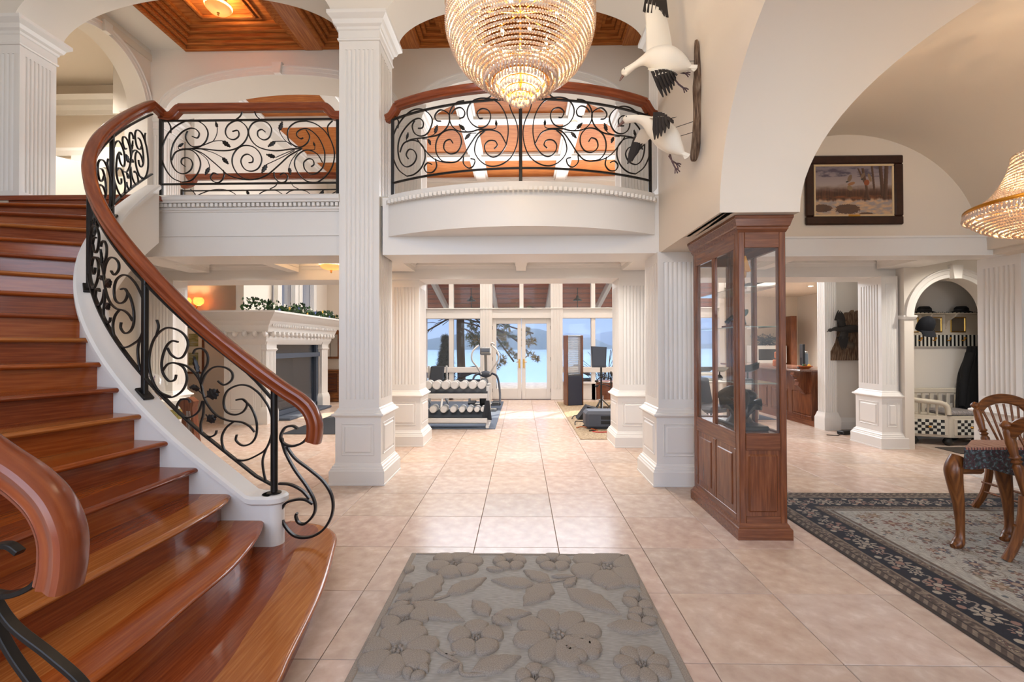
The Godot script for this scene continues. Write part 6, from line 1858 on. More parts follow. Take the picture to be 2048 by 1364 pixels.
# ---------- arched coat niche ----------
func build_niche() -> void:
	var w := setting("wall_niche")
	slab("jamb", V(5.4, 0, 6.85), V(5.53, 1.88, 6.64), "wall", w)
	slab("jamb", V(6.63, 0, 6.85), V(7.4, 1.88, 6.64), "wall", w)
	var m := MB.new(); arch_wall(m, 5.4, 7.4, 1.87, 2.9, 6.08, 0.55, 0.54, 6.64, 6.85); put(m, "arch", mats.wall, w, 24.0)
	m = MB.new(); archivolt(m, 6.08, 0.55, 0.54, 1.87, 6.64, 0.13, 0.04); put(m, "archivolt", mats.white, w, 30.0)
	m = MB.new(); m.extr(arr2([-0.05, -0.02, 0.05, -0.02, 0.075, 0.17, -0.075, 0.17]), 0.0, 0.08, Transform3D(Basis(), V(6.08, 2.41, 6.64))); put(m, "keystone", mats.white, w, 0.0)
	m = MB.new(); m.rectring(5.4, 5.53, -6.82, -6.64, [Vector2(0, 1.82), Vector2(0.015, 1.83), Vector2(0.03, 1.86), Vector2(0.03, 1.885)]); put(m, "impost", mats.white, w, 0.0)
	slab("back", V(5.46, 0, 7.55), V(7.4, 2.9, 7.4), "wall", w)
	slab("side", V(5.4, 0, 7.42), V(5.52, 2.9, 6.84), "wall", w)
	slab("soffit", V(5.46, 2.6, 7.5), V(7.4, 2.7, 6.8), "wall", w)
	# shelf with small mirrors, striped apron and hooks
	var t := thing("coat_shelf", "cream wall shelf with checked edge, framed mirrors and striped hook board", "shelf", V(6.5, 1.42, 7.38))
	m = MB.new(); m.box(Vector3(-0.62, 0.52, 0), Vector3(0.7, 0.535, 0.22), 0.004); put(m, "shelf_board", mats.cream_paint, t, 0.0)
	m = MB.new()
	for i in 44: m.box(Vector3(-0.62 + 0.03 * i, 0.5355 if i % 2 else 0.528, 0.216), Vector3(-0.605 + 0.03 * i, 0.5445 if i % 2 else 0.5355, 0.224))
	put(m, "checked_edge", mats.check_black, t, 0.0).set_meta("kind", "stuff")
	m = MB.new(); m.box(Vector3(-0.62, 0.2, 0), Vector3(0.7, 0.52, 0.025), 0.004); put(m, "back_board", mats.cream_paint, t, 0.0)
	for i in 3:
		var x := -0.42 + 0.36 * i
		var f := MB.new()
		for b in [[x - 0.115, x + 0.115, 0.24, 0.255], [x - 0.115, x + 0.115, 0.46, 0.475], [x - 0.115, x - 0.1, 0.255, 0.46], [x + 0.1, x + 0.115, 0.255, 0.46]]: f.box(Vector3(b[0], b[2], 0.025), Vector3(b[1], b[3], 0.04), 0.003)
		var fr := put(f, "mirror_frame", mats.brass, t, 0.0)
		f = MB.new(); f.box(Vector3(x - 0.1, 0.255, 0.026), Vector3(x + 0.1, 0.46, 0.03)); put(f, "mirror", mats.mirror, fr, 0.0)
		if i < 2:
			m = MB.new(); m.extr(arr2([0, 0.52, 0.2, 0.52, 0.15, 0.47, 0.06, 0.42, 0.03, 0.34, 0.0, 0.28]), -0.012, 0.012, Transform3D(Basis(Vector3.BACK, Vector3.UP, Vector3.LEFT), Vector3(x + 0.18, 0, 0.02))); put(m, "bracket", mats.cream_paint, t, 0.0)
	m = MB.new()
	var ap := PackedVector2Array([Vector2(0.7, 0.2), Vector2(-0.62, 0.2)])
	for i in 9: ap.append(Vector2(-0.62 + 0.2 - 0.2 * cos(PI / 2 * i / 8.0), 0.2 - 0.18 * sin(PI / 2 * i / 8.0)))
	ap.append(Vector2(0.7, 0.02))
	m.extr(ap, 0.0, 0.022); put(m, "apron", mats.check_white, t, 0.0)
	for i in 22:
		var x := -0.6 + 0.06 * i
		var low := 0.2 - 0.18 * sqrt(maxf(0.0, 1.0 - pow(clampf((-0.42 - x) / 0.2, 0, 1), 2)))
		m = MB.new(); m.box(Vector3(x, low + 0.004, 0.02), Vector3(x + 0.028, 0.198, 0.0245)); put(m, "stripe", mats.check_black, t, 0.0)
	for i in 4:
		m = MB.new(); m.tube(smooth3(PackedVector3Array([Vector3(-0.3 + 0.22 * i, 0.12, 0.02), Vector3(-0.3 + 0.22 * i, 0.11, 0.06), Vector3(-0.3 + 0.22 * i, 0.14, 0.08)]), 4), 0.008, 6); m.ball(Vector3(-0.3 + 0.22 * i, 0.15, 0.08), Vector3(0.016, 0.016, 0.016)); m.has_uv = false; put(m, "hook", mats.gold, t, 60.0)
	# headgear and coat
	var c := thing("cap", "navy baseball cap hanging from the arch edge of the coat niche", "cap", V(5.93, 1.62, 6.95))
	m = MB.new(); m.lathe([Vector2(0.1, 0.0), Vector2(0.106, 0.06), Vector2(0.1, 0.13), Vector2(0.075, 0.19), Vector2(0.03, 0.22), Vector2(0, 0.225)], 20, Transform3D(Basis(Vector3.RIGHT, 0.5), Vector3(0, 0.06, 0))); put(m, "crown", mats.navy, c, 60.0)
	m = MB.new(); m.shell(func(u: float, v: float) -> Vector3:
		var a := PI * u
		return Vector3(0.1 * cos(a) * (1.0 - 0.08 * v), 0.06 - 0.085 * v - 0.02 * sin(a), 0.06 + 0.05 * sin(a) + 0.04 * v), 14, 4, Vector3(0, 0.006, 0)); m.has_uv = false; put(m, "brim", mats.navy, c, 60.0)
	for q in [[6.22, "dark flat hat resting on the coat shelf, nearest the hanging cap"], [6.78, "dark felt hat at the far end of the coat shelf"]]:
		var h := thing("hat", q[1], "hat", V(q[0], 1.957, 7.27), 0.3, "hats on the coat shelf")
		m = MB.new(); m.lathe([Vector2(0, 0.005), Vector2(0.17, 0.0), Vector2(0.18, 0.012), Vector2(0.12, 0.03), Vector2(0.115, 0.07), Vector2(0.08, 0.1), Vector2(0, 0.105)], 24, Transform3D(Basis.from_scale(Vector3(1, 1, 0.62)), Vector3.ZERO)); put(m, "crown", mats.dark_cloth, h, 50.0)
		m = MB.new(); m.lathe([Vector2(0.117, 0.03), Vector2(0.121, 0.034), Vector2(0.119, 0.05), Vector2(0.115, 0.052)], 24, Transform3D(Basis.from_scale(Vector3(1, 1, 0.62)), Vector3.ZERO)); put(m, "band", mats.black, h)
	c = thing("jacket", "black jacket hanging from the hook board beside the fluted column", "jacket", V(6.92, 0.42, 7.22))
	m = MB.new(); m.shell(func(u: float, v: float) -> Vector3:
		var a := TAU * u
		var wd := lerpf(0.2, 0.07, smoothstep(0.5, 1.0, v))
		return Vector3(wd * cos(a) * (1.0 + 0.1 * sin(a * 4.0)) + 0.06 * (v - 1.0), 1.02 * v, 0.07 * sin(a) + 0.015 * cos(a * 6.0)), 28, 10, Vector3(0, 0.004, 0)); m.has_uv = false; put(m, "jacket_body", mats.dark_cloth, c, 60.0)
	m = MB.new(); m.tube(smooth3(PackedVector3Array([Vector3(-0.1, 0.92, 0.04), Vector3(-0.2, 0.6, 0.06), Vector3(-0.25, 0.12, 0.06)]), 5), 0.05, 10, PackedFloat32Array([1.1, 1.1, 1.1, 1.05, 1.0, 1, 0.95, 0.9, 0.85, 0.8, 0.75])); m.has_uv = false; put(m, "sleeve", mats.dark_cloth, c, 60.0)
	# painted bench
	t = thing("bench", "cream painted corner bench with checkered drawers and striped cushion in the niche", "bench", V(6.2, 0, 7.0))
	var foot := PackedVector2Array([Vector2(-0.5, 0.05), Vector2(0.02, -0.16), Vector2(0.52, -0.14), Vector2(0.56, 0.34), Vector2(-0.55, 0.34)])
	var body := PackedVector2Array()
	for q in foot: body.append(Vector2(q.x, q.y))
	m = MB.new(); m.extr(body, 0.12, 0.43, Transform3D(Basis(Vector3.RIGHT, Vector3.FORWARD, Vector3.UP), Vector3.ZERO)); put(m, "body", mats.cream_paint, t, 0.0)
	var faces := [[Vector2(-0.5, 0.05), Vector2(0.02, -0.16), 9], [Vector2(0.02, -0.16), Vector2(0.52, -0.14), 7]]
	for f in faces:
		var a: Vector2 = f[0]; var b: Vector2 = f[1]
		var dx := Vector3(b.x - a.x, 0, -(b.y - a.y)).normalized(); var nz := dx.cross(Vector3.UP)
		if nz.z < 0: nz = -nz
		var L := a.distance_to(b); var o := Vector3(a.x, 0, -a.y)
		var bs := Basis(dx, Vector3.UP, nz)
		m = MB.new(); m.xbox(Transform3D(bs, o + dx * L / 2 + Vector3(0, 0.27, 0) + nz * 0.004), Vector3(L - 0.07, 0.24, 0.014), 0.005)
		var dw := put(m, "drawer", mats.cream_paint, t, 0.0)
		m = MB.new(); var mw := MB.new()
		var n: int = f[2]; var s := (L - 0.16) / n
		for i in n:
			for j in 5:
				var tgt: MB = m if (i + j) % 2 == 0 else mw
				tgt.xbox(Transform3D(bs, o + dx * (0.08 + s * (i + 0.5)) + Vector3(0, 0.18 + 0.043 * (j + 0.5) - 0.02, 0) + nz * 0.0125), Vector3(s - 0.001, 0.042, 0.006))
		put(m, "dark_checks", mats.check_black, dw, 0.0).set_meta("kind", "stuff")
		put(mw, "light_checks", mats.check_white, dw, 0.0).set_meta("kind", "stuff")
		m = MB.new(); m.ball(o + dx * L * 0.55 + Vector3(0, 0.27, 0) + nz * 0.03, Vector3(0.022, 0.014, 0.02)); put(m, "knob", mats.gold, dw)
	m = MB.new(); m.box(Vector3(0.02, 0.43, -0.3), Vector3(0.5, 0.5, 0.13), 0.025); put(m, "cushion", mats.stripe_grey, t, 40.0)
	m = MB.new(); m.box(Vector3(-0.52, 0.72, -0.33), Vector3(0.56, 0.8, -0.29), 0.012); put(m, "back_rail", mats.cream_paint, t, 0.0)
	for i in 9:
		m = MB.new(); m.box(Vector3(-0.5 + 0.125 * i, 0.43, -0.325), Vector3(-0.45 + 0.125 * i, 0.73, -0.3), 0.005); put(m, "back_slat", mats.cream_paint, t, 0.0)
	m = MB.new(); m.tube(smooth3(PackedVector3Array([Vector3(-0.5, 0.66, -0.28), Vector3(-0.28, 0.64, 0.0), Vector3(-0.04, 0.6, 0.12), Vector3(0.0, 0.45, 0.14)]), 5), 0.035, 10); m.has_uv = false; put(m, "arm", mats.cream_paint, t, 60.0)
	for i in 7:
		var k := i / 6.0
		m = MB.new(); m.box(Vector3(-0.48 + 0.46 * k - 0.014, 0.42, -0.24 + 0.36 * k - 0.008), Vector3(-0.48 + 0.46 * k + 0.014, 0.63, -0.24 + 0.36 * k + 0.008), 0.004); put(m, "arm_slat", mats.cream_paint, t, 0.0)
	for q in [Vector2(-0.38, -0.02), Vector2(0.02, 0.1), Vector2(0.45, 0.08), Vector2(0.45, -0.28)]:
		m = MB.new(); m.lathe([Vector2(0, 0), Vector2(0.025, 0.0), Vector2(0.06, 0.035), Vector2(0.065, 0.06), Vector2(0.05, 0.09), Vector2(0.025, 0.12), Vector2(0, 0.12)], 12, Transform3D(Basis(), Vector3(q.x, 0, q.y))); put(m, "foot", mats.check_black, t, 50.0)
	m = MB.new(); m.box(V(5.9, 0.0, 6.75), V(7.1, 0.008, 6.35)); tag(put(m, "doormat", mats.rug_edge, null, 0.0), "thin dark doormat on the tiles before the coat niche", "mat")
	# wall with the grouse board
	w = setting("wall_kitchen_end")
	slab("wall_piece", V(5.42, 0, 8.36), V(7.4, 3.0, 8.2), "wall", w)
	m = MB.new(); m.extr(fluted(0.2, 0.2, 5, 5, 0.02), 0.28, 2.7, Transform3D(Basis(Vector3.RIGHT, Vector3.BACK, Vector3.UP), V(5.35, 0, 8.22))); m.rectring(5.24, 5.46, -8.33, -8.11, [Vector2(0.03, 0), Vector2(0.03, 0.2), Vector2(0.015, 0.24), Vector2(0, 0.3)]); put(m, "pilaster", mats.white, w, 40.0)
	m = MB.new(); run_mould(m, V(5.46, 0, 8.2), V(7.4, 0, 8.2), Vector3(0, 0, 1), [Vector2(0, 0), Vector2(0.03, 0), Vector2(0.03, 0.13), Vector2(0.015, 0.16), Vector2(0, 0.2)]); put(m, "baseboard", mats.white, w, 20.0)
	var pa := thing("power_adapter", "black power adapter with cables lying on the tiles by the grouse wall", "adapter", V(5.35, 0, 7.75), 0.3)
	m = MB.new(); m.box(Vector3(-0.14, 0, -0.06), Vector3(0.14, 0.06, 0.06), 0.01); put(m, "brick_body", mats.black, pa, 0.0)
	m = MB.new(); m.tube(smooth3(PackedVector3Array([Vector3(0.14, 0.02, 0), Vector3(0.25, 0.006, 0.08), Vector3(0.36, 0.006, 0.0)]), 5), 0.006, 6); m.tube(smooth3(PackedVector3Array([Vector3(-0.14, 0.02, 0), Vector3(-0.25, 0.006, 0.06), Vector3(-0.4, 0.006, -0.02)]), 5), 0.006, 6); m.has_uv = false; put(m, "cable", mats.black, pa)

# ---------- fireplace side of the great room ----------
func build_fireplace() -> void:
	var t := thing("fireplace", "tall white fireplace with carved deep mantel and glass firebox", "fireplace", V(-5.1, 0, 10.05))
	# local x across (front at +0.28 faces the room), z along the wall
	var m := MB.new(); m.box(Vector3(-0.5, 0, -1.45), Vector3(0.2, 2.0, -1.05)); m.box(Vector3(-0.5, 0, 1.05), Vector3(0.2, 2.0, 1.42)); m.box(Vector3(-0.5, 1.55, -1.1), Vector3(0.2, 2.0, 1.1)); m.box(Vector3(-0.5, 0, -1.1), Vector3(-0.42, 1.6, 1.1)); put(m, "surround", mats.white, t, 0.0)
	for z in [-1.22, 1.22]:
		m = MB.new(); m.extr(fluted(0.26, 0.34, 5, 6, 0.03), 0.3, 1.4, Transform3D(Basis(Vector3.RIGHT, Vector3.BACK, Vector3.UP), Vector3(0.16, 0, z))); m.rectring(0.02, 0.3, z - 0.18, z + 0.18, [Vector2(0.03, 0), Vector2(0.03, 0.2), Vector2(0.02, 0.26), Vector2(0, 0.32)]); m.rectring(0.02, 0.3, z - 0.18, z + 0.18, [Vector2(0, 1.38), Vector2(0.02, 1.41), Vector2(0.0, 1.43), Vector2(0.0, 1.5), Vector2(0.04, 1.56)]); put(m, "pilaster", mats.white, t, 40.0)
	m = MB.new(); raised_panel(m, Vector3(-0.15, 0.7, 1.42), Vector3(0, 0, 1), 0.5, 0.9); put(m, "end_panel", mats.white, t, 0.0)
	m = MB.new(); m.rectring(-0.45, 0.28, -1.42, 1.42, [Vector2(0, 1.5), Vector2(0.03, 1.54), Vector2(0.05, 1.58), Vector2(0.06, 1.6), Vector2(0.06, 1.72), Vector2(0.12, 1.74), Vector2(0.14, 1.8), Vector2(0.16, 1.86), Vector2(0.2, 1.9), Vector2(0.22, 1.94), Vector2(0.3, 2.0), Vector2(0.34, 2.04), Vector2(0.38, 2.08), Vector2(0.4, 2.085), Vector2(0.4, 2.12)]); put(m, "mantel", mats.white, t, 20.0)
	for i in 17:
		m = MB.new(); m.ball(Vector3(0.4, 1.7, -1.4 + 0.172 * i), Vector3(0.06, 0.055, 0.05), 8, 6); m.box(Vector3(0.34, 1.7, -1.43 + 0.172 * i), Vector3(0.44, 1.75, -1.37 + 0.172 * i), 0.006); put(m, "corbel", mats.white, t, 40.0)
	for i in 5:
		m = MB.new(); m.ball(Vector3(-0.42 + 0.19 * i, 1.7, 1.54), Vector3(0.05, 0.055, 0.06), 8, 6); m.box(Vector3(-0.45 + 0.19 * i, 1.7, 1.48), Vector3(-0.39 + 0.19 * i, 1.75, 1.58), 0.006); put(m, "corbel", mats.white, t, 40.0)
	m = MB.new()
	for i in 40: m.ball(Vector3(0.47, 1.86, -1.45 + 0.075 * i), Vector3(0.02, 0.035, 0.026), 6, 5)
	put(m, "carved_leaves", mats.white, t, 40.0).set_meta("kind", "stuff")
	m = MB.new(); m.box(Vector3(0.1, 0.06, -1.05), Vector3(0.2, 0.14, 1.05)); m.box(Vector3(0.1, 1.22, -1.05), Vector3(0.24, 1.32, 1.05)); m.box(Vector3(0.1, 0.06, -1.05), Vector3(0.2, 1.55, -0.95)); m.box(Vector3(0.1, 0.06, 0.95), Vector3(0.2, 1.55, 1.05)); put(m, "firebox_frame", mats.slate, t, 0.0)
	m = MB.new(); m.box(Vector3(0.13, 0.14, -0.95), Vector3(0.14, 1.22, 0.95)); m.box(Vector3(0.13, 1.32, -0.95), Vector3(0.14, 1.55, 0.95)); put(m, "firebox_glass", mats.firebox_glass, t, 0.0)
	m = MB.new(); m.box(Vector3(-0.4, 0, -1.0), Vector3(0.55, 0.05, 1.0), 0.01); put(m, "hearth", mats.slate, t, 0.0)
	m = MB.new()
	for y in [0.3, 0.4]: m.box(Vector3(-0.2, y, -0.5), Vector3(0.05, y + 0.05, 0.5))
	put(m, "grate", mats.black, t, 0.0)
	# trailing plants on the mantel
	var g := thing("mantel_garland", "trailing ivy garland with small flowers along the mantel", "garland", V(-4.62, 2.12, 10.0))
	var leaves := []; var dark := []
	var r := RandomNumberGenerator.new(); r.seed = 21
	for i in 900:
		var z := r.randf_range(-1.45, 1.75); var hgt := 0.24 * (0.6 + 0.4 * sin(z * 5.0)) * (1.0 if z > -0.7 else 0.7)
		var b := Basis.from_euler(Vector3(r.randf() * TAU, r.randf() * TAU, r.randf() * TAU)).scaled(Vector3.ONE * r.randf_range(0.6, 1.3))
		var p := Vector3(r.randf_range(-0.25, 0.1) - (0.5 * maxf(0.0, z - 1.3)), hgt * r.randf() + 0.01, z)
		(leaves if i % 2 else dark).append(Transform3D(b, p))
	var lm := MB.new(); lm.quad(Vector3(0, 0, -0.035), Vector3(0.025, 0.004, 0), Vector3(0, 0, 0.04), Vector3(-0.025, 0.004, 0))
	strewn(g, "ivy_leaves", lm.mesh(0.0), mats.leaf_green, leaves)
	strewn(g, "dark_leaves", lm.mesh(0.0), mats.leaf_dark, dark)
	for i in 16:
		m = MB.new(); var p := Vector3(0.06, 0.08 + 0.06 * sin(i * 2.1), -1.3 + 0.19 * i)
		for k in 5: m.ball(p + Vector3(0.01, 0.022 * cos(TAU * k / 5), 0.022 * sin(TAU * k / 5)), Vector3(0.01, 0.016, 0.016), 6, 4)
		put(m, "flower", mats[["petal_yellow", "petal_white", "petal_blue", "petal_white"][i % 4]], g, 60.0)
	# windows above the mantel
	var w := setting("window_20")
	for d in [[9.8, 10.55], [10.75, 11.5]]:
		m = MB.new(); m.box(V(-5.378, 2.3, d[1]), V(-5.37, 4.2, d[0])); put(m, "pane", mats.glass, w, 0.0)
		for q in [2.33, 4.17]:
			m = MB.new(); m.box(V(-5.42, q - 0.035, d[1]), V(-5.32, q + 0.035, d[0])); put(m, "window_frame", mats.white, w, 0.0)
		for q in [d[0], d[1]]:
			m = MB.new(); m.extr(fluted(0.1, 0.16, 3, 3, 0.01), 2.2, 4.3, Transform3D(Basis(Vector3.RIGHT, Vector3.BACK, Vector3.UP), V(-5.2, 0, q))); put(m, "window_frame", mats.white, w, 40.0)
	# side room: picture, table, cloche
	var p := thing("picture", "wood framed landscape print on the beige side room wall", "picture", V(-6.72, 1.4, 9.39))
	m = MB.new()
	for b in [[-0.22, 0.22, 0.45, 0.49], [-0.22, 0.22, -0.49, -0.45], [-0.22, -0.18, -0.45, 0.45], [0.18, 0.22, -0.45, 0.45]]: m.box(Vector3(b[0], b[2], 0), Vector3(b[1], b[3], 0.03), 0.006)
	put(m, "frame", mats.maho_x, p, 0.0)
	m = MB.new(); m.box(Vector3(-0.18, -0.45, 0), Vector3(0.18, 0.45, 0.012)); put(m, "mat_board", mats.check_white, p, 0.0)
	for y in [-0.19, 0.2]:
		m = MB.new(); m.box(Vector3(-0.1, y - 0.13, 0.012), Vector3(0.1, y + 0.13, 0.014)); put(m, "print", mats.moss_print, p, 0.0)
	t = thing("round_table", "small dark table with white lace cloth beneath the glass dome", "table", V(-5.0, 0, 6.2))
	m = MB.new(); m.lathe([Vector2(0, 0.72), Vector2(0.36, 0.72), Vector2(0.37, 0.735), Vector2(0.36, 0.75), Vector2(0, 0.75)], 32); put(m, "table_top", mats.maho_x, t)
	m = MB.new(); m.lathe([Vector2(0, 0.02), Vector2(0.05, 0.02), Vector2(0.07, 0.1), Vector2(0.035, 0.2), Vector2(0.05, 0.4), Vector2(0.03, 0.6), Vector2(0.06, 0.72), Vector2(0, 0.72)], 20); put(m, "column", mats.maho_y, t, 50.0)
	for i in 3:
		m = MB.new(); var dv := Vector3(cos(TAU * i / 3 + 0.4), 0, sin(TAU * i / 3 + 0.4)); m.tube(smooth3(PackedVector3Array([dv * 0.04 + Vector3(0, 0.16, 0), dv * 0.18 + Vector3(0, 0.12, 0), dv * 0.3 + Vector3(0, 0.02, 0)]), 5), 0.022, 8); m.has_uv = false; put(m, "foot", mats.maho_y, t, 60.0)
	var cl := thing("tablecloth", "white lace cloth with autumn leaf hem over the small dark table", "tablecloth", V(-5.0, 0.752, 6.2))
	m = MB.new(); m.lathe([Vector2(0, 0.004), Vector2(0.37, 0.004), Vector2(0.385, -0.01), Vector2(0.39, -0.12), Vector2(0.384, -0.12), Vector2(0.378, -0.008), Vector2(0.365, 0.0), Vector2(0, 0.0)], 40); put(m, "cloth", mats.linen_white, cl, 40.0)
	m = MB.new(); m.lathe([Vector2(0.391, -0.12), Vector2(0.4, -0.26), Vector2(0.395, -0.26), Vector2(0.386, -0.12)], 40); put(m, "leaf_hem", mats.autumn, cl, 40.0)
	var dm := thing("glass_dome", "glass dome on the lace cloth covering dried flowers", "dome", V(-5.02, 0.758, 6.2))
	m = MB.new(); m.lathe([Vector2(0.15, 0), Vector2(0.152, 0.16), Vector2(0.13, 0.27), Vector2(0.08, 0.33), Vector2(0.02, 0.35), Vector2(0.02, 0.37), Vector2(0, 0.38)], 32); put(m, "dome", mats.cloche_glass, dm, 60.0)
	m = MB.new(); m.lathe([Vector2(0, 0), Vector2(0.165, 0), Vector2(0.165, 0.012), Vector2(0, 0.014)], 32); put(m, "base", mats.maho_x, dm)
	var fl := thing("dried_flowers", "bunch of brown and lavender dried flowers under the glass dome", "flowers", V(-5.02, 0.772, 6.2))
	var sp := []; var sp2 := []
	for i in 160:
		var a := r.randf() * TAU; var rad := 0.11 * sqrt(r.randf())
		sp.append(Transform3D(Basis.from_euler(Vector3(r.randf() * 3, a, r.randf())), Vector3(rad * cos(a), 0.02 + 0.11 * r.randf() * (1.1 - rad * 6.0), rad * sin(a))))
		if i < 90: sp2.append(Transform3D(Basis(), Vector3(0.035 * cos(a), 0.1 + 0.2 * r.randf(), 0.035 * sin(a))))
	var bm := MB.new(); bm.ball(Vector3.ZERO, Vector3(0.02, 0.01, 0.012), 6, 4)
	strewn(fl, "seed_heads", bm.mesh(0.0), mats.dried, sp)
	bm = MB.new(); bm.ball(Vector3.ZERO, Vector3(0.008, 0.012, 0.008), 6, 4)
	strewn(fl, "lavender", bm.mesh(0.0), mats.lavender, sp2)
	var hp := thing("carved_stand", "dark carved wooden stand leaning beside the lace covered table", "stand", V(-4.42, 0, 6.1))
	m = MB.new(); m.extr(arr2([-0.06, 0, 0.16, 0, 0.1, 0.3, 0.07, 0.66, 0.09, 0.74, 0.02, 0.8, -0.1, 0.78, -0.12, 0.7, -0.06, 0.62, -0.09, 0.3]), -0.05, 0.05); put(m, "panel", mats.maho_y, hp, 0.0)
	for i in 4:
		m = MB.new(); m.tube(PackedVector3Array([Vector3(0.02 + 0.02 * i, 0.06, 0.055), Vector3(0.0 + 0.015 * i, 0.62, 0.055)]), 0.004, 5); put(m, "inlay", mats.chrome, hp)
	# mirror and cabinet on the far wall
	p = thing("mirror", "wood framed wall mirror with scrolled top beside the fireplace", "mirror", V(-5.14, 1.54, 12.54))
	m = MB.new(); m.extr(arr2([-0.21, -0.42, 0.21, -0.42, 0.21, 0.26, 0.24, 0.3, 0.16, 0.36, 0.06, 0.43, 0.02, 0.4, 0, 0.43, -0.02, 0.4, -0.06, 0.43, -0.16, 0.36, -0.24, 0.3, -0.21, 0.26]), 0.0, 0.03); put(m, "frame", mats.oak_y, p, 0.0)
	m = MB.new(); m.box(Vector3(-0.15, -0.36, 0.03), Vector3(0.15, 0.24, 0.034)); put(m, "glass", mats.mirror, p, 0.0)
	p = thing("console_cabinet", "low wooden cabinet with dark tambour door beneath the scrolled mirror", "cabinet", V(-5.1, 0, 12.28))
	m = MB.new(); m.box(Vector3(-0.4, 0, -0.22), Vector3(0.4, 0.8, 0.22), 0.01); m.box(Vector3(-0.43, 0.8, -0.24), Vector3(0.43, 0.84, 0.24), 0.01); put(m, "body", mats.oak_x, p, 0.0)
	m = MB.new(); m.box(Vector3(-0.26, 0.26, 0.215), Vector3(0.28, 0.74, 0.226)); put(m, "tambour_door", mats.maho_dark, p, 0.0)
	for i in 12:
		m = MB.new(); m.box(Vector3(-0.25, 0.28 + 0.038 * i, 0.226), Vector3(0.27, 0.3 + 0.038 * i, 0.231)); put(m, "slat", mats.maho_x, p, 0.0)
	m = MB.new(); m.box(Vector3(-0.36, 0.1, 0.21), Vector3(0.36, 0.2, 0.236), 0.008); put(m, "drawer", mats.oak_x, p, 0.0)
	var bb := thing("figurine", "small dark bird figurine on the low wooden cabinet", "figurine", V(-5.42, 0.84, 12.25))
	bird_body(bb, PackedVector3Array([Vector3(0.06, 0.03, 0), Vector3(0.0, 0.07, 0), Vector3(-0.03, 0.16, 0), Vector3(-0.06, 0.2, 0)]), PackedFloat32Array([0.01, 0.045, 0.025, 0.01]), "bronze")
	m = MB.new(); m.lathe([Vector2(0, 0), Vector2(0.04, 0), Vector2(0.03, 0.04), Vector2(0, 0.05)], 10); put(m, "base", mats.bronze, bb)
	m = MB.new(); m.box(V(-4.0, 0.0, 10.3), V(-2.5, 0.012, 7.66), 0.004); tag(put(m, "exercise_mat", mats.rubber, null, 0.0), "black exercise mat on the tiles between the stair rail and tall column", "mat")

# ---------- gym end of the great room ----------
func dumbbell(label: String, at: Vector3, r: float, group: String) -> void:
	var t := thing("dumbbell", label, "dumbbell", at, 0.0, group)
	for s in [-1, 1]:
		var m := MB.new(); m.lathe([Vector2(0, 0), Vector2(r * 0.88, 0), Vector2(r, 0.008), Vector2(r, 0.06), Vector2(r * 0.9, 0.068), Vector2(r * 0.3, 0.072), Vector2(0, 0.072)], 24, Transform3D(Basis(Vector3.RIGHT, PI / 2 * s), Vector3(0, 0, s * 0.07))); put(m, "head", mats.silver_paint, t, 40.0)
		m = MB.new(); m.lathe([Vector2(0, 0), Vector2(r * 0.82, 0), Vector2(r * 0.82, 0.004), Vector2(0, 0.004)], 24, Transform3D(Basis(Vector3.RIGHT, PI / 2 * s), Vector3(0, 0, s * 0.142))); put(m, "end_disc", mats.weight, t, 40.0)
	var m2 := MB.new(); m2.tube(PackedVector3Array([Vector3(0, 0, -0.08), Vector3(0, 0, 0.08)]), 0.016, 10); m2.has_uv = false; put(m2, "handle", mats.chrome, t, 60.0)

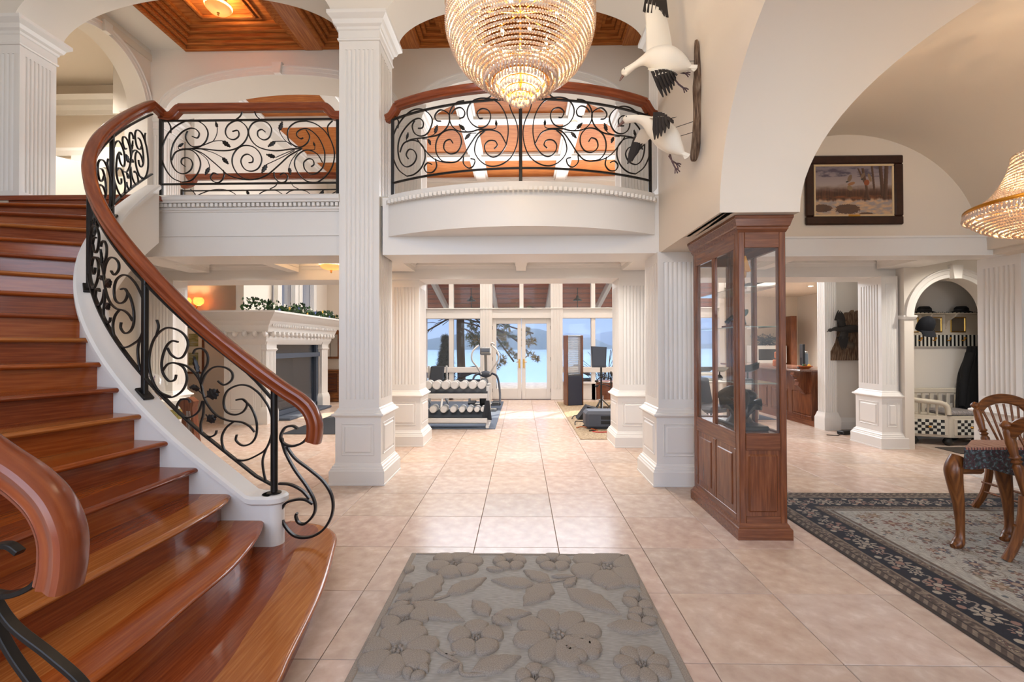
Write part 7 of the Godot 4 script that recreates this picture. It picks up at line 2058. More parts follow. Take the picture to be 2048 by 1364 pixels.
func build_gym() -> void:
	var m := MB.new(); m.box(V(-2.45, 0, 12.1), V(-0.46, 0.014, 8.15), 0.004); tag(put(m, "rubber_mat", mats.mat_blue, null, 0.0), "blue grey rubber gym mat under the dumbbell rack", "mat")
	var t := thing("dumbbell_rack", "white steel two-tier dumbbell rack standing on the rubber mat", "rack", V(-1.5, 0.014, 8.45))
	for y in [[0.66, 0.06], [0.235, 0.12]]:
		m = MB.new(); m.xbox(Transform3D(Basis(Vector3.RIGHT, 0.3), Vector3(0, y[0], y[1])), Vector3(1.8, 0.02, 0.34), 0.004); put(m, "tray", mats.rubber, t, 0.0)
		m = MB.new(); m.box(Vector3(-0.9, y[0] - 0.14, y[1] + 0.14), Vector3(0.9, y[0] - 0.055, y[1] + 0.18), 0.008); put(m, "front_beam", mats.silver_paint, t, 0.0)
		m = MB.new(); m.box(Vector3(-0.9, y[0] + 0.0, y[1] - 0.22), Vector3(0.9, y[0] + 0.06, y[1] - 0.18), 0.008); put(m, "rear_beam", mats.silver_paint, t, 0.0)
	for x in [-0.9, 0.9]:
		m = MB.new(); m.box(Vector3(x - 0.03, 0.0, -0.2), Vector3(x + 0.03, 0.76, -0.12), 0.008); m.xbox(Transform3D(Basis(Vector3.RIGHT, -0.12), Vector3(x, 0.36, 0.16)), Vector3(0.06, 0.74, 0.06), 0.008); m.box(Vector3(x - 0.03, 0, -0.3), Vector3(x + 0.03, 0.05, 0.3), 0.008); put(m, "upright", mats.silver_paint, t, 0.0)
	m = MB.new(); m.box(Vector3(-0.9, 0.05, 0.05), Vector3(0.9, 0.1, 0.11), 0.01); put(m, "foot_bar", mats.silver_paint, t, 0.0)
	var ord := ["first", "second", "third", "fourth", "fifth", "sixth", "seventh", "eighth", "ninth"]
	for i in 7:
		dumbbell("white-capped dumbbell on the upper rack tier, %s from the rack's open end" % ord[i], V(-0.71 - 0.161 * i, 0.765, 8.4), 0.078 if i > 3 else 0.072, "dumbbells on the rack")
	for i in 9:
		dumbbell("small white-capped dumbbell on the lower rack tier, %s from the rack's open end" % ord[i], V(-0.68 - (0.1 + 0.008 * i) * i, 0.34, 8.34), 0.045 + 0.0035 * i, "dumbbells on the rack")
	var tw := thing("towel", "dark towel hanging off the end of the dumbbell rack", "towel", V(-0.6, 0.16, 8.18))
	m = MB.new(); m.shell(func(u: float, v: float) -> Vector3: return Vector3(lerpf(-0.09, 0.08, u) * (1.0 - 0.55 * v), 0.34 * v, 0.02 * sin(u * 9.0) * (1 - v)), 10, 6, Vector3(0, 0, -0.012)); m.has_uv = false; put(m, "cloth", mats.rubber, tw, 60.0)
	# elliptical trainer
	t = thing("elliptical_trainer", "grey elliptical trainer with curved handlebars before the glazed doors", "elliptical trainer", V(-0.85, 0.014, 11.1))
	m = MB.new(); m.box(Vector3(-0.35, 0, -0.2), Vector3(0.35, 0.06, -0.1), 0.01); m.box(Vector3(-0.3, 0, 0.75), Vector3(0.3, 0.06, 0.85), 0.01); m.box(Vector3(-0.05, 0.02, -0.2), Vector3(0.05, 0.1, 0.85), 0.01); put(m, "base_frame", mats.grey_metal, t, 0.0)
	m = MB.new(); m.lathe([Vector2(0, -0.08), Vector2(0.3, -0.08), Vector2(0.33, -0.05), Vector2(0.33, 0.05), Vector2(0.3, 0.08), Vector2(0, 0.08)], 28, Transform3D(Basis(Vector3(0, 0, 1), PI / 2), Vector3(0, 0.38, 0.5))); put(m, "flywheel_cover", mats.black, t, 40.0)
	m = MB.new(); m.tube(smooth3(PackedVector3Array([Vector3(0, 0.08, -0.1), Vector3(0, 0.78, -0.06), Vector3(0, 1.25, 0.02)]), 5), 0.035, 10); m.has_uv = false; put(m, "mast", mats.grey_metal, t, 60.0)
	m = MB.new(); m.ball(Vector3(0, 0.77, 0.0), Vector3(0.15, 0.08, 0.08)); put(m, "pivot_cover", mats.speaker_grey, t, 60.0)
	m = MB.new(); m.xbox(Transform3D(Basis(Vector3.RIGHT, -0.45), Vector3(0.0, 1.32, 0.04)), Vector3(0.27, 0.2, 0.07), 0.03); put(m, "console", mats.grey_metal, t, 0.0)
	m = MB.new(); m.xbox(Transform3D(Basis(Vector3.RIGHT, -0.45), Vector3(0.0, 1.345, 0.075)), Vector3(0.2, 0.09, 0.012), 0.004); put(m, "console_screen", mats.slate, t, 0.0)
	for s in [-1, 1]:
		m = MB.new(); m.tube(smooth3(PackedVector3Array([Vector3(s * 0.1, 0.77, 0.05), Vector3(s * 0.2, 0.95, 0.12), Vector3(s * 0.31, 1.12, 0.2), Vector3(s * 0.29, 1.32, 0.2), Vector3(s * 0.16, 1.46, 0.12)]), 6), 0.02, 10); m.has_uv = false; put(m, "handlebar", mats.silver_paint, t, 60.0)
		m = MB.new(); m.tube(smooth3(PackedVector3Array([Vector3(s * 0.1, 0.8, 0.0), Vector3(s * 0.27, 0.72, 0.05), Vector3(s * 0.34, 0.4, 0.15), Vector3(s * 0.36, 0.1, 0.4)]), 6), 0.026, 10); m.has_uv = false; put(m, "swing_arm", mats.speaker_grey, t, 60.0)
		m = MB.new(); m.box(Vector3(s * 0.27 - 0.08, 0.14, 0.3), Vector3(s * 0.27 + 0.08, 0.18, 0.75), 0.015); put(m, "foot_pedal", mats.rubber, t, 0.0)
	m = MB.new(); m.ball(Vector3(0.17, 1.48, 0.1), Vector3(0.05, 0.05, 0.04)); put(m, "grip_knob", mats.chrome, t, 60.0)
	# weight bench
	t = thing("weight_bench", "weight bench with white frame and dark padded back behind the rack", "bench", V(-2.15, 0.014, 11.2))
	m = MB.new(); m.xbox(Transform3D(Basis(Vector3.RIGHT, -0.5), Vector3(0.1, 0.68, 0.0)), Vector3(0.34, 0.62, 0.08), 0.03); put(m, "back_pad", mats.rubber, t, 0.0)
	m = MB.new(); m.box(Vector3(-0.1, 0.38, 0.18), Vector3(0.3, 0.46, 0.6), 0.03); put(m, "seat_pad", mats.rubber, t, 0.0)
	for x in [-0.12, 0.32]:
		m = MB.new(); m.tube(PackedVector3Array([Vector3(x, 0.02, -0.3), Vector3(x, 0.96, -0.15)]), 0.025, 10); m.tube(PackedVector3Array([Vector3(x, 0.03, -0.3), Vector3(x, 0.36, 0.4), Vector3(x, 0.03, 0.65)]), 0.025, 10); m.has_uv = false; put(m, "frame", mats.silver_paint, t, 60.0)
	# music corner
	m = MB.new(); m.box(V(0.92, 0, 12.05), V(2.4, 0.012, 7.28), 0.004); tag(put(m, "rug", mats.rug_gym, null, 0.0), "faded tan patterned rug under the music equipment", "rug")
	t = thing("tower_speaker", "tall flat panel speaker with slim upper grille and dark lower cabinet", "speaker", V(1.28, 0.012, 11.4), 0.25)
	m = MB.new(); m.box(Vector3(-0.185, 0, -0.14), Vector3(0.185, 0.72, 0.12), 0.008); put(m, "lower_cabinet", mats.speaker_blue, t, 0.0)
	for x in [-0.205, 0.185]:
		m = MB.new(); m.box(Vector3(x, 0, -0.16), Vector3(x + 0.02, 1.7, 0.13), 0.004); put(m, "side_panel", mats.oak_y, t, 0.0)
	m = MB.new(); m.box(Vector3(-0.185, 1.67, -0.05), Vector3(0.185, 1.7, 0.03), 0.004); m.box(Vector3(-0.185, 0.72, -0.05), Vector3(0.185, 0.75, 0.03), 0.004); put(m, "crossbar", mats.grey_metal, t, 0.0)
	m = MB.new(); m.box(Vector3(-0.185, 0.75, -0.012), Vector3(0.185, 1.67, -0.008)); put(m, "membrane", mats.membrane, t, 0.0)
	for i in 18:
		m = MB.new(); m.box(Vector3(-0.185, 0.79 + 0.05 * i, -0.006), Vector3(0.185, 0.796 + 0.05 * i, 0.0)); put(m, "louvre", mats.silver_paint, t, 0.0)
	t = thing("pole_speaker", "grey box speaker raised on a black pole beside the window", "speaker", V(1.72, 0, 10.2), -0.15)
	m = MB.new(); m.extr(arr2([-0.15, 0.0, 0.15, 0.0, 0.17, 0.44, -0.17, 0.46]), -0.12, 0.12, Transform3D(Basis(), Vector3(-0.02, 0.99, 0))); put(m, "cabinet", mats.speaker_grey, t, 0.0)
	m = MB.new(); m.box(Vector3(-0.15, 1.02, 0.12), Vector3(0.12, 1.42, 0.13), 0.004); put(m, "grille", mats.slate, t, 0.0)
	m = MB.new(); m.tube(PackedVector3Array([Vector3(0.03, 0.014, 0), Vector3(0.03, 1.0, 0)]), 0.022, 10); m.has_uv = false; put(m, "pole", mats.black, t, 60.0)
	for i in 3:
		var dv := Vector3(cos(TAU * i / 3), 0, sin(TAU * i / 3))
		m = MB.new(); m.tube(PackedVector3Array([Vector3(0.03, 0.3, 0), Vector3(0.03, 0.022, 0) + dv * 0.28]), 0.012, 8); m.has_uv = false; put(m, "leg", mats.black, t, 60.0)
	t = thing("floor_speaker", "dark grey wedge floor speaker with twin grip slots on the tan rug", "speaker", V(1.4, 0.012, 8.3))
	m = MB.new(); m.box(Vector3(-0.28, 0, -0.22), Vector3(0.3, 0.31, 0.22), 0.05); put(m, "cabinet", mats.speaker_grey, t, 0.0)
	for y in [0.12, 0.2]:
		m = MB.new(); m.box(Vector3(-0.02, y - 0.03, 0.215), Vector3(0.22, y + 0.03, 0.224), 0.004); put(m, "grip_slot", mats.black, t, 0.0)
	t = thing("wedge_monitor", "small black wedge speaker behind the floor speaker", "speaker", V(1.3, 0.012, 9.3))
	m = MB.new(); m.extr(arr2([-0.2, 0, 0.25, 0, 0.22, 0.2, 0.0, 0.26]), -0.18, 0.18); put(m, "cabinet", mats.black, t, 0.0)
	m = MB.new(); m.box(Vector3(-0.06, 0.06, 0.18), Vector3(0.16, 0.16, 0.186), 0.003); put(m, "grille", mats.slate, t, 0.0)
	t = thing("drum", "dark drum on a chrome stand beside the column", "drum", V(2.0, 0.012, 10.9))
	m = MB.new(); m.lathe([Vector2(0, 0.2), Vector2(0.25, 0.2), Vector2(0.25, 0.62), Vector2(0.24, 0.63), Vector2(0, 0.63)], 28); put(m, "shell", mats.maho_x, t, 40.0)
	for y in [0.2, 0.61]:
		m = MB.new(); torus(m, 0.255, 0.014, y, 28); put(m, "hoop", mats.chrome, t)
	for i in 3:
		var dv := Vector3(cos(TAU * i / 3), 0, sin(TAU * i / 3))
		m = MB.new(); m.tube(PackedVector3Array([dv * 0.2 + Vector3(0, 0.5, 0), dv * 0.3 + Vector3(0, 0.008, 0)]), 0.01, 6); m.has_uv = false; put(m, "leg", mats.chrome, t, 60.0)
	t = thing("music_stand", "black tripod music stand with small lamp arms by the pole speaker", "stand", V(1.85, 0.012, 9.6))
	m = MB.new(); m.tube(PackedVector3Array([Vector3(0, 0.0, 0), Vector3(0, 0.92, 0)]), 0.014, 8); m.has_uv = false; put(m, "pole", mats.black, t, 60.0)
	for i in 4:
		m = MB.new(); m.tube(smooth3(PackedVector3Array([Vector3(0, 0.6 + 0.08 * i, 0), Vector3((0.2 if i % 2 else -0.2), 0.66 + 0.08 * i, 0.05), Vector3((0.34 if i % 2 else -0.3), 0.62 + 0.05 * i, 0.02)]), 4), 0.01, 6); m.ball(Vector3((0.34 if i % 2 else -0.3), 0.62 + 0.05 * i, 0.02), Vector3(0.04, 0.025, 0.025)); m.has_uv = false; put(m, "arm", mats.black, t, 60.0)
	for i in 3:
		var dv := Vector3(cos(TAU * i / 3), 0, sin(TAU * i / 3))
		m = MB.new(); m.tube(PackedVector3Array([Vector3(0, 0.25, 0), dv * 0.25 + Vector3(0, 0.008, 0)]), 0.009, 6); m.has_uv = false; put(m, "leg", mats.black, t, 60.0)
	var cables := [["tangled black cable on the tan rug in front of the floor speaker", [0.98, 8.5, 1.05, 8.9, 1.25, 8.7, 1.1, 8.35, 1.3, 8.05, 1.15, 7.9], "black"], ["second black cable looping round the wedge speaker", [1.0, 9.2, 1.1, 9.6, 1.35, 9.75, 1.55, 9.5, 1.5, 9.05], "black"], ["red cable lying in front of the floor speaker", [1.2, 7.85, 1.3, 7.78, 1.45, 7.8, 1.6, 7.75], "red_cable"], ["orange cable crossing the edge of the tan rug", [0.97, 8.2, 1.1, 8.3, 1.3, 7.95], "orange"]]
	for c in cables:
		m = MB.new(); var pts := PackedVector3Array()
		for q in smooth2(c[1], 6): pts.append(V(q.x, 0.021, q.y))
		m.tube(pts, 0.009, 6); m.has_uv = false
		tag(put(m, "cable", mats[c[2]], null, 60.0), c[0], "cable", "cables on the music rug")

# ---------- kitchen bar beyond the cabinet ----------
func build_kitchen() -> void:
	var t := thing("bar_counter", "cherry panelled bar counter with granite top and carved corbel", "bar counter", V(5.75, 0, 10.0))
	var m := MB.new(); m.box(Vector3(-0.5, 0, -1.7), Vector3(0.3, 0.98, 1.5)); put(m, "body", mats.maho_y, t, 0.0)
	m = MB.new(); m.box(Vector3(-0.75, 0.98, -1.75), Vector3(0.35, 1.02, 1.58), 0.012); put(m, "granite_top", mats.granite, t, 0.0)
	for i in 4:
		m = MB.new(); raised_panel(m, Vector3(-0.5, 0.38, 1.2 - 0.75 * i), Vector3(-1, 0, 0), 0.6, 0.44); put(m, "panel", mats.maho_y, t, 0.0)
	m = MB.new(); m.box(Vector3(-0.52, 0, -1.7), Vector3(-0.5, 0.1, 1.6)); put(m, "kick_board", mats.maho_z, t, 0.0)
	m = MB.new(); m.extr(arr2([0, 0.98, -0.22, 0.98, -0.24, 0.92, -0.17, 0.86, -0.14, 0.78, -0.16, 0.72, -0.07, 0.62, -0.03, 0.56, 0, 0.58]), -0.06, 0.06, Transform3D(Basis(), Vector3(-0.5, 0, 1.3))); put(m, "corbel", mats.maho_y, t, 20.0)
	for q in [[-0.2, 0.9, 0.03], [-0.16, 0.82, 0.022], [-0.13, 0.73, 0.028], [-0.06, 0.62, 0.02]]:
		m = MB.new(); m.ball(Vector3(-0.5 + q[0], q[1], 1.3), Vector3(q[2], q[2], 0.07), 10, 6); put(m, "corbel_scroll", mats.maho_y, t, 60.0)
	# things on the bar
	var mo := thing("monitor", "black flat computer monitor seen edge-on at the bar end", "monitor", V(5.45, 1.02, 9.1), 1.15)
	m = MB.new(); m.box(Vector3(-0.22, 0.06, -0.02), Vector3(0.22, 0.46, 0.02), 0.006); put(m, "screen", mats.black, mo, 0.0)
	m = MB.new(); m.box(Vector3(-0.1, 0, -0.08), Vector3(0.1, 0.015, 0.08), 0.004); m.box(Vector3(-0.02, 0.01, -0.03), Vector3(0.02, 0.2, -0.015)); put(m, "stand", mats.black, mo, 0.0)
	var ca := thing("canister", "tall pale blue canister on the granite bar beside the monitor", "canister", V(5.62, 1.02, 9.3))
	m = MB.new(); m.lathe([Vector2(0, 0), Vector2(0.06, 0), Vector2(0.06, 0.26), Vector2(0.05, 0.28), Vector2(0, 0.28)], 18); put(m, "body", mats.steel_blue, ca, 40.0)
	m = MB.new(); m.lathe([Vector2(0, 0.28), Vector2(0.055, 0.28), Vector2(0.05, 0.31), Vector2(0.015, 0.32), Vector2(0, 0.34)], 18); put(m, "lid", mats.grey_metal, ca, 40.0)
	var bo := thing("wooden_bowl", "low orange wooden bowl on the granite bar", "bowl", V(5.35, 1.02, 8.85))
	m = MB.new(); m.lathe([Vector2(0, 0), Vector2(0.06, 0), Vector2(0.13, 0.05), Vector2(0.125, 0.055), Vector2(0.05, 0.012), Vector2(0, 0.012)], 20); put(m, "bowl", mats.orange, bo, 50.0)
	for i in 3:
		var fr := thing("fruit", ["green pear in the orange bowl", "brown pear in the orange bowl", "yellow pear in the orange bowl"][i], "fruit", V(5.31 + 0.05 * i, 1.035, 8.83 + 0.03 * (i % 2)))
		m = MB.new(); m.lathe([Vector2(0, 0), Vector2(0.025, 0.01), Vector2(0.032, 0.035), Vector2(0.018, 0.065), Vector2(0, 0.08)], 12); put(m, "flesh", mats[["leaf_green", "dried", "petal_yellow"][i]], fr, 60.0)
	var st := thing("wood_sculpture", "small stacked orange wood sculpture on the bar", "sculpture", V(5.2, 1.02, 9.6))
	for i in 3:
		m = MB.new(); m.xbox(Transform3D(Basis(Vector3.UP, 0.5 * i), Vector3(0.02 * i, 0.08 + 0.16 * i, 0)), Vector3(0.1 - 0.02 * i, 0.14, 0.05), 0.02); put(m, "block", mats.orange, st, 0.0)
	# back of the kitchen
	var w := setting("wall_kitchen")
	slab("wall_piece", V(5.45, 0, 12.75), V(7.4, 3.3, 12.55), "beige", w)
	slab("ceiling_kitchen", V(5.4, 2.75, 12.6), V(7.4, 2.85, 8.3), "beige")
	t = thing("oven_cabinet", "white kitchen oven stack with cherry surround and dried plants on top", "cabinet", V(6.5, 0, 12.2))
	m = MB.new(); m.box(Vector3(-0.55, 0, -0.3), Vector3(0.4, 0.95, 0.3)); put(m, "base_unit", mats.maho_y, t, 0.0)
	m = MB.new(); m.box(Vector3(-0.5, 1.0, -0.25), Vector3(0.3, 1.45, 0.2), 0.01); put(m, "oven_body", mats.silver_paint, t, 0.0)
	m = MB.new(); m.box(Vector3(-0.42, 1.08, 0.2), Vector3(0.2, 1.36, 0.21)); put(m, "oven_door", mats.black, t, 0.0)
	m = MB.new(); m.box(Vector3(0.35, 0.95, -0.3), Vector3(0.5, 2.2, 0.3), 0.01); put(m, "side_panel", mats.maho_y, t, 0.0)
	var dp := thing("dried_plant", "grey tangle of dried plants on top of the kitchen oven", "plant", V(6.4, 1.45, 12.2))
	var r := RandomNumberGenerator.new(); r.seed = 3
	m = MB.new()
	for i in 40:
		var a := r.randf() * TAU
		m.tube(PackedVector3Array([Vector3(r.randf_range(-0.3, 0.3), 0, 0), Vector3(r.randf_range(-0.35, 0.35), 0.15, 0.1 * sin(a)), Vector3(r.randf_range(-0.42, 0.42), r.randf_range(0.12, 0.32), 0.15 * cos(a))]), 0.008, 4)
	m.has_uv = false; put(m, "twigs", mats.slate, dp)
	# office corner seen through the cabinet glass
	t = thing("office_chair", "dark grey upholstered office chair seen through the cabinet glass", "chair", V(3.05, 0, 7.6), 0.5)
	m = MB.new(); m.shell(func(u: float, v: float) -> Vector3: return Vector3(lerpf(-0.26, 0.26, u), 0.5 + 0.48 * v - 0.08 * pow(u * 2 - 1, 2) * v, -0.24 + 0.1 * pow(u * 2 - 1, 2) - 0.08 * v), 14, 8, Vector3(0, 0, -0.07)); m.has_uv = false; put(m, "backrest", mats.speaker_grey, t, 60.0)
	m = MB.new(); m.box(Vector3(-0.27, 0.4, -0.25), Vector3(0.27, 0.5, 0.27), 0.045); put(m, "seat", mats.speaker_grey, t, 40.0)
	for sx in [-1, 1]:
		for sz in [-1, 1]:
			m = MB.new(); m.tube(PackedVector3Array([Vector3(sx * 0.2, 0.4, sz * 0.2), Vector3(sx * 0.24, 0.0, sz * 0.24)]), 0.016, 8); m.has_uv = false; put(m, "leg", mats.black, t, 60.0)
	t = thing("desk", "pale topped desk with drawers seen through the cabinet glass", "desk", V(3.9, 0, 9.6))
	m = MB.new(); m.box(Vector3(-0.8, 0.71, -0.4), Vector3(0.8, 0.75, 0.4), 0.008); put(m, "desk_top", mats.linen_white, t, 0.0)
	for sx in [-0.58, 0.58]:
		m = MB.new(); m.box(Vector3(sx - 0.2, 0, -0.36), Vector3(sx + 0.2, 0.71, 0.36)); put(m, "pedestal", mats.cream_paint, t, 0.0)
		for i in 3:
			m = MB.new(); m.box(Vector3(sx - 0.18, 0.06 + 0.22 * i, 0.36), Vector3(sx + 0.18, 0.25 + 0.22 * i, 0.375), 0.004); put(m, "drawer", mats.cream_paint, t, 0.0)
	var pr := thing("printer", "black and white printer on the pale desk", "printer", V(3.75, 0.75, 9.6))
	m = MB.new(); m.box(Vector3(-0.22, 0, -0.2), Vector3(0.22, 0.16, 0.2), 0.015); put(m, "body", mats.check_white, pr, 0.0)
	m = MB.new(); m.xbox(Transform3D(Basis(Vector3.RIGHT, -0.3), Vector3(0, 0.22, -0.08)), Vector3(0.4, 0.05, 0.24), 0.012); put(m, "lid", mats.black, pr, 0.0)
	m = MB.new(); m.box(V(4.6, 0, 10.4), V(6.0 - 1.0, 0.01, 9.2)); tag(put(m, "mat", mats.slate, null, 0.0), "flat grey framed mat on the tiles before the bar", "mat")

# ---------- outside ----------
func build_outdoors() -> void:
	var g := setting("ground_terrace")
	slab("terrace", V(-16, -0.2, 19.0), V(18, -0.05, 12.76), "stone", g)
	slab("bank", V(-60, -2.6, 34.0), V(60, -2.2, 19.0), "bank", g)
	slab("forecourt", V(-20, -0.3, -2.8), V(20, -0.1, -24.0), "stone", g)
	var m := MB.new(); m.box(V(-900, -7.5, 900), V(900, -6.0, 30))
	var lk := put(m, "lake", mats.lake, null, 0.0); tag(lk, "calm pale blue lake stretching to the hills", "lake")
	hill("wooded blue green hill rising across the lake behind the glazed doors", [820, 682, 850, 676, 900, 668, 960, 662, 1012, 661, 1033, 657, 1065, 655, 1095, 660, 1140, 672, 1182, 688, 1210, 699], 760.0, 240.0, "hill")
	hill("lower wooded hill across the lake behind the tower speaker", [1080, 699, 1130, 684, 1165, 677, 1190, 675, 1205, 681, 1230, 691, 1270, 694, 1400, 690, 1600, 680, 1800, 690], 860.0, 240.0, "hill")
	hill("pale snowy mountain range far behind the lower hill", [1040, 690, 1090, 676, 1125, 669, 1140, 665, 1180, 669, 1210, 664, 1240, 661, 1300, 664, 1400, 655, 1550, 668, 1700, 676], 2400.0, 500.0, "hill")
	hill("wooded hill across the lake at the far end of the bay", [300, 660, 450, 640, 600, 650, 700, 664, 780, 675, 860, 690], 1000.0, 240.0, "hill")
	# moist air over the lake
	var fog := FogVolume.new()
	fog.name = "lake_haze"
	fog.size = Vector3(5000, 420, 2700)
	var fm := FogMaterial.new()
	fm.albedo = Color(0.80, 0.90, 1.0); fm.density = 0.0009
	fog.material = fm
	add_child(fog)
	fog.position = V(600, 203, 1480)
	# terrace roof: boards on white beams, two hanging lamps
	var rf := setting("ceiling_terrace")
	for i in 26:
		var d0 := 12.85 + 0.155 * i; var y := 3.62 - 0.235 * (d0 - 12.85)
		m = MB.new(); m.xbox(Transform3D(Basis(Vector3.RIGHT, -0.231), V(0.6, y, d0 + 0.07)), Vector3(13.0, 0.03, 0.148), 0.004); put(m, "plank", mats[["fir_deck", "fir_deck_b"][(i * 7) % 3 % 2]], rf, 0.0)
	for x in [-2.55, -0.86, 0.9, 2.6, 4.4]:
		m = MB.new(); m.xbox(Transform3D(Basis(Vector3.RIGHT, -0.231), V(x, 3.0, 14.8)), Vector3(0.12, 0.2, 4.1), 0.01); put(m, "rafter", mats.white, rf, 0.0)
	m = MB.new(); m.box(V(-6, 2.45, 17.0), V(7, 2.68, 16.85)); put(m, "fascia", mats.white, rf, 0.0)
	for q in [[-1.55, "black bell lamp under the terrace roof behind the gym"], [1.75, "black bell lamp under the terrace roof above the music corner"]]:
		var l := thing("hanging_lamp", q[1], "lamp", V(q[0], 2.85, 14.4), 0.0, "terrace lamps")
		m = MB.new(); m.lathe([Vector2(0.0, 0.16), Vector2(0.03, 0.16), Vector2(0.05, 0.08), Vector2(0.14, 0.02), Vector2(0.14, 0.0), Vector2(0.0, 0.01)], 18); put(m, "shade", mats.black, l, 40.0)
		m = MB.new(); m.tube(PackedVector3Array([Vector3(0, -0.28, 0), Vector3(0, 0.4, 0)]), 0.012, 6); put(m, "rod", mats.black, l)
	# big pine
	var r := RandomNumberGenerator.new(); r.seed = 12
	var t := thing("pine_tree", "tall old pine with rough trunk and drooping needle branches by the lake", "tree", V(-2.15, -2.3, 16.6))
	m = MB.new(); m.tube(smooth3(PackedVector3Array([Vector3(0, 0, 0), Vector3(0.02, 2, 0), Vector3(-0.03, 4.5, 0), Vector3(0.05, 7, 0), Vector3(0, 10, 0)]), 5), 0.15, 12, PackedFloat32Array([1.4, 1.25, 1.15, 1.1, 1.05, 1.0, 1.0, 0.98, 0.96, 0.95, 0.94, 0.93, 0.92, 0.9, 0.88, 0.86, 0.84, 0.8, 0.76, 0.7, 0.6])); m.has_uv = false; put(m, "trunk", mats.bark, t, 60.0)
	var tufts := []; var gold := []
	var br := [[1, 4.6, 1.2, 4.1, 1.9, 3.2], [1, 4.9, 1.6, 4.5, 2.6, 4.2], [1, 5.4, 1.4, 5.5, 2.8, 5.0], [1, 5.0, 0.9, 4.3, 1.3, 3.4], [-1, 4.7, 0.9, 4.5, 1.6, 4.1], [-1, 5.1, 1.1, 5.0, 2.2, 4.6], [1, 4.4, 0.6, 3.9, 0.9, 3.1], [1, 6.0, 1.5, 6.2, 2.6, 6.0], [-1, 5.8, 1.2, 6.0, 2.4, 5.8], [1, 4.75, 1.9, 4.0, 2.35, 3.55]]
	for i in br.size():
		var q: Array = br[i]
		var zz := r.randf_range(-0.6, 0.6)
		var c := smooth3(PackedVector3Array([Vector3(0, q[1], 0), Vector3(q[0] * q[2] * 0.5, (q[1] + q[3]) * 0.5 + 0.12, zz * 0.4), Vector3(q[0] * q[2], q[3], zz * 0.8), Vector3(q[0] * q[4], q[5], zz)]), 6)
		m = MB.new(); m.tube(c, 0.03, 6)
		for k in 10:
			var a := c[3 + int(k * 1.65)]; var e := a + Vector3(q[0] * r.randf_range(0.0, 0.45), r.randf_range(-0.45, 0.2), r.randf_range(-0.3, 0.3))
			m.tube(PackedVector3Array([a, a.lerp(e, 0.5) + Vector3(0, 0.04, 0), e]), 0.011, 4)
			if q[0] > 0:
				for s in 10: (gold if k > 5 else tufts).append(Transform3D(Basis.from_euler(Vector3(r.randf() * TAU, r.randf() * TAU, r.randf() * TAU)), e + Vector3(r.randf_range(-0.12, 0.12), r.randf_range(-0.12, 0.1), r.randf_range(-0.12, 0.12))))
		m.has_uv = false
		put(m, "branch", mats.bark, t, 60.0)
	var tm := MB.new()
	for i in 14:
		var dv := Vector3(r.randf_range(-1, 1), r.randf_range(-1, 1), r.randf_range(-1, 1)).normalized() * 0.14
		var sd := dv.cross(Vector3(0.3, 0.8, 0.1)).normalized() * 0.011
		tm.tri(-sd, sd, dv)
	strewn(t, "needles", tm.mesh(0.0), mats.needle, tufts)
	strewn(t, "golden_needles", tm.mesh(0.0), mats.needle_gold, gold)
	var s := thing("spruce", "small dark spruce at the water's edge left of the pine trunk", "tree", V(-3.0, -2.3, 18.2))
	m = MB.new(); m.tube(PackedVector3Array([Vector3(0, 0, 0), Vector3(0, 4.2, 0)]), 0.05, 6, PackedFloat32Array([1.0, 0.3])); m.has_uv = false; put(m, "trunk", mats.bark, s, 60.0)
	var ns := []
	for i in 700:
		var k := r.randf(); var rad := (1.0 - k) * 0.95 * sqrt(r.randf()); var a := r.randf() * TAU
		ns.append(Transform3D(Basis.from_euler(Vector3(r.randf() * TAU, r.randf() * TAU, 0)).scaled(Vector3.ONE * 1.5), Vector3(rad * cos(a), 0.8 + 3.3 * k - 0.25 * rad, rad * sin(a))))
	strewn(s, "needles", tm.mesh(0.0), mats.needle_dark, ns)
	# covered terrace furniture
	for q in [[-3.1, 14.6, 1.1, 0.8, "dark fabric covered terrace armchair beyond the window corner"], [-1.45, 14.9, 1.3, 0.82, "dark fabric covered terrace sofa below the pine trunk"], [1.9, 15.2, 0.9, 0.85, "dark fabric covered terrace chair behind the tower speaker"]]:
		var c := thing("covered_furniture", q[4], "furniture", V(q[0], -0.05, q[1]), 0.0, "covered terrace furniture")
		m = MB.new(); var wd: float = q[2]; var hh: float = q[3]
		m.shell(func(u: float, v: float) -> Vector3:
			var a := PI * u
			return Vector3(-wd / 2 * cos(a) * (1.0 - 0.1 * sin(a)), hh * pow(maxf(sin(a), 0.0), 0.35) * (1.0 - 0.25 * v) + 0.03 * sin(a * 6.0 + v * 5.0), lerpf(-0.4, 0.4, v)), 24, 8, Vector3(0, -0.02, 0)); m.has_uv = false; put(m, "cover", mats.cover_brown, c, 60.0)
		m = MB.new(); m.box(Vector3(-wd / 2 + 0.06, 0, -0.36), Vector3(wd / 2 - 0.06, hh * 0.5, 0.36)); put(m, "frame", mats.cover_brown, c, 0.0)
	# dock railing and brush
	var f := thing("dock_railing", "white post and rail fence along the shore below the doors", "fence", V(0.3, -1.4, 21.0))
	for i in 9:
		m = MB.new(); m.box(Vector3(-1.9 + 0.5 * i, 0, -0.03), Vector3(-1.86 + 0.5 * i, 1.15, 0.03)); put(m, "post", mats.white, f, 0.0)
	for y in [0.5, 0.8, 1.1]:
		m = MB.new(); m.box(Vector3(-1.9, y, -0.02), Vector3(2.1, y + 0.035, 0.02)); put(m, "fence_rail", mats.white, f, 0.0)
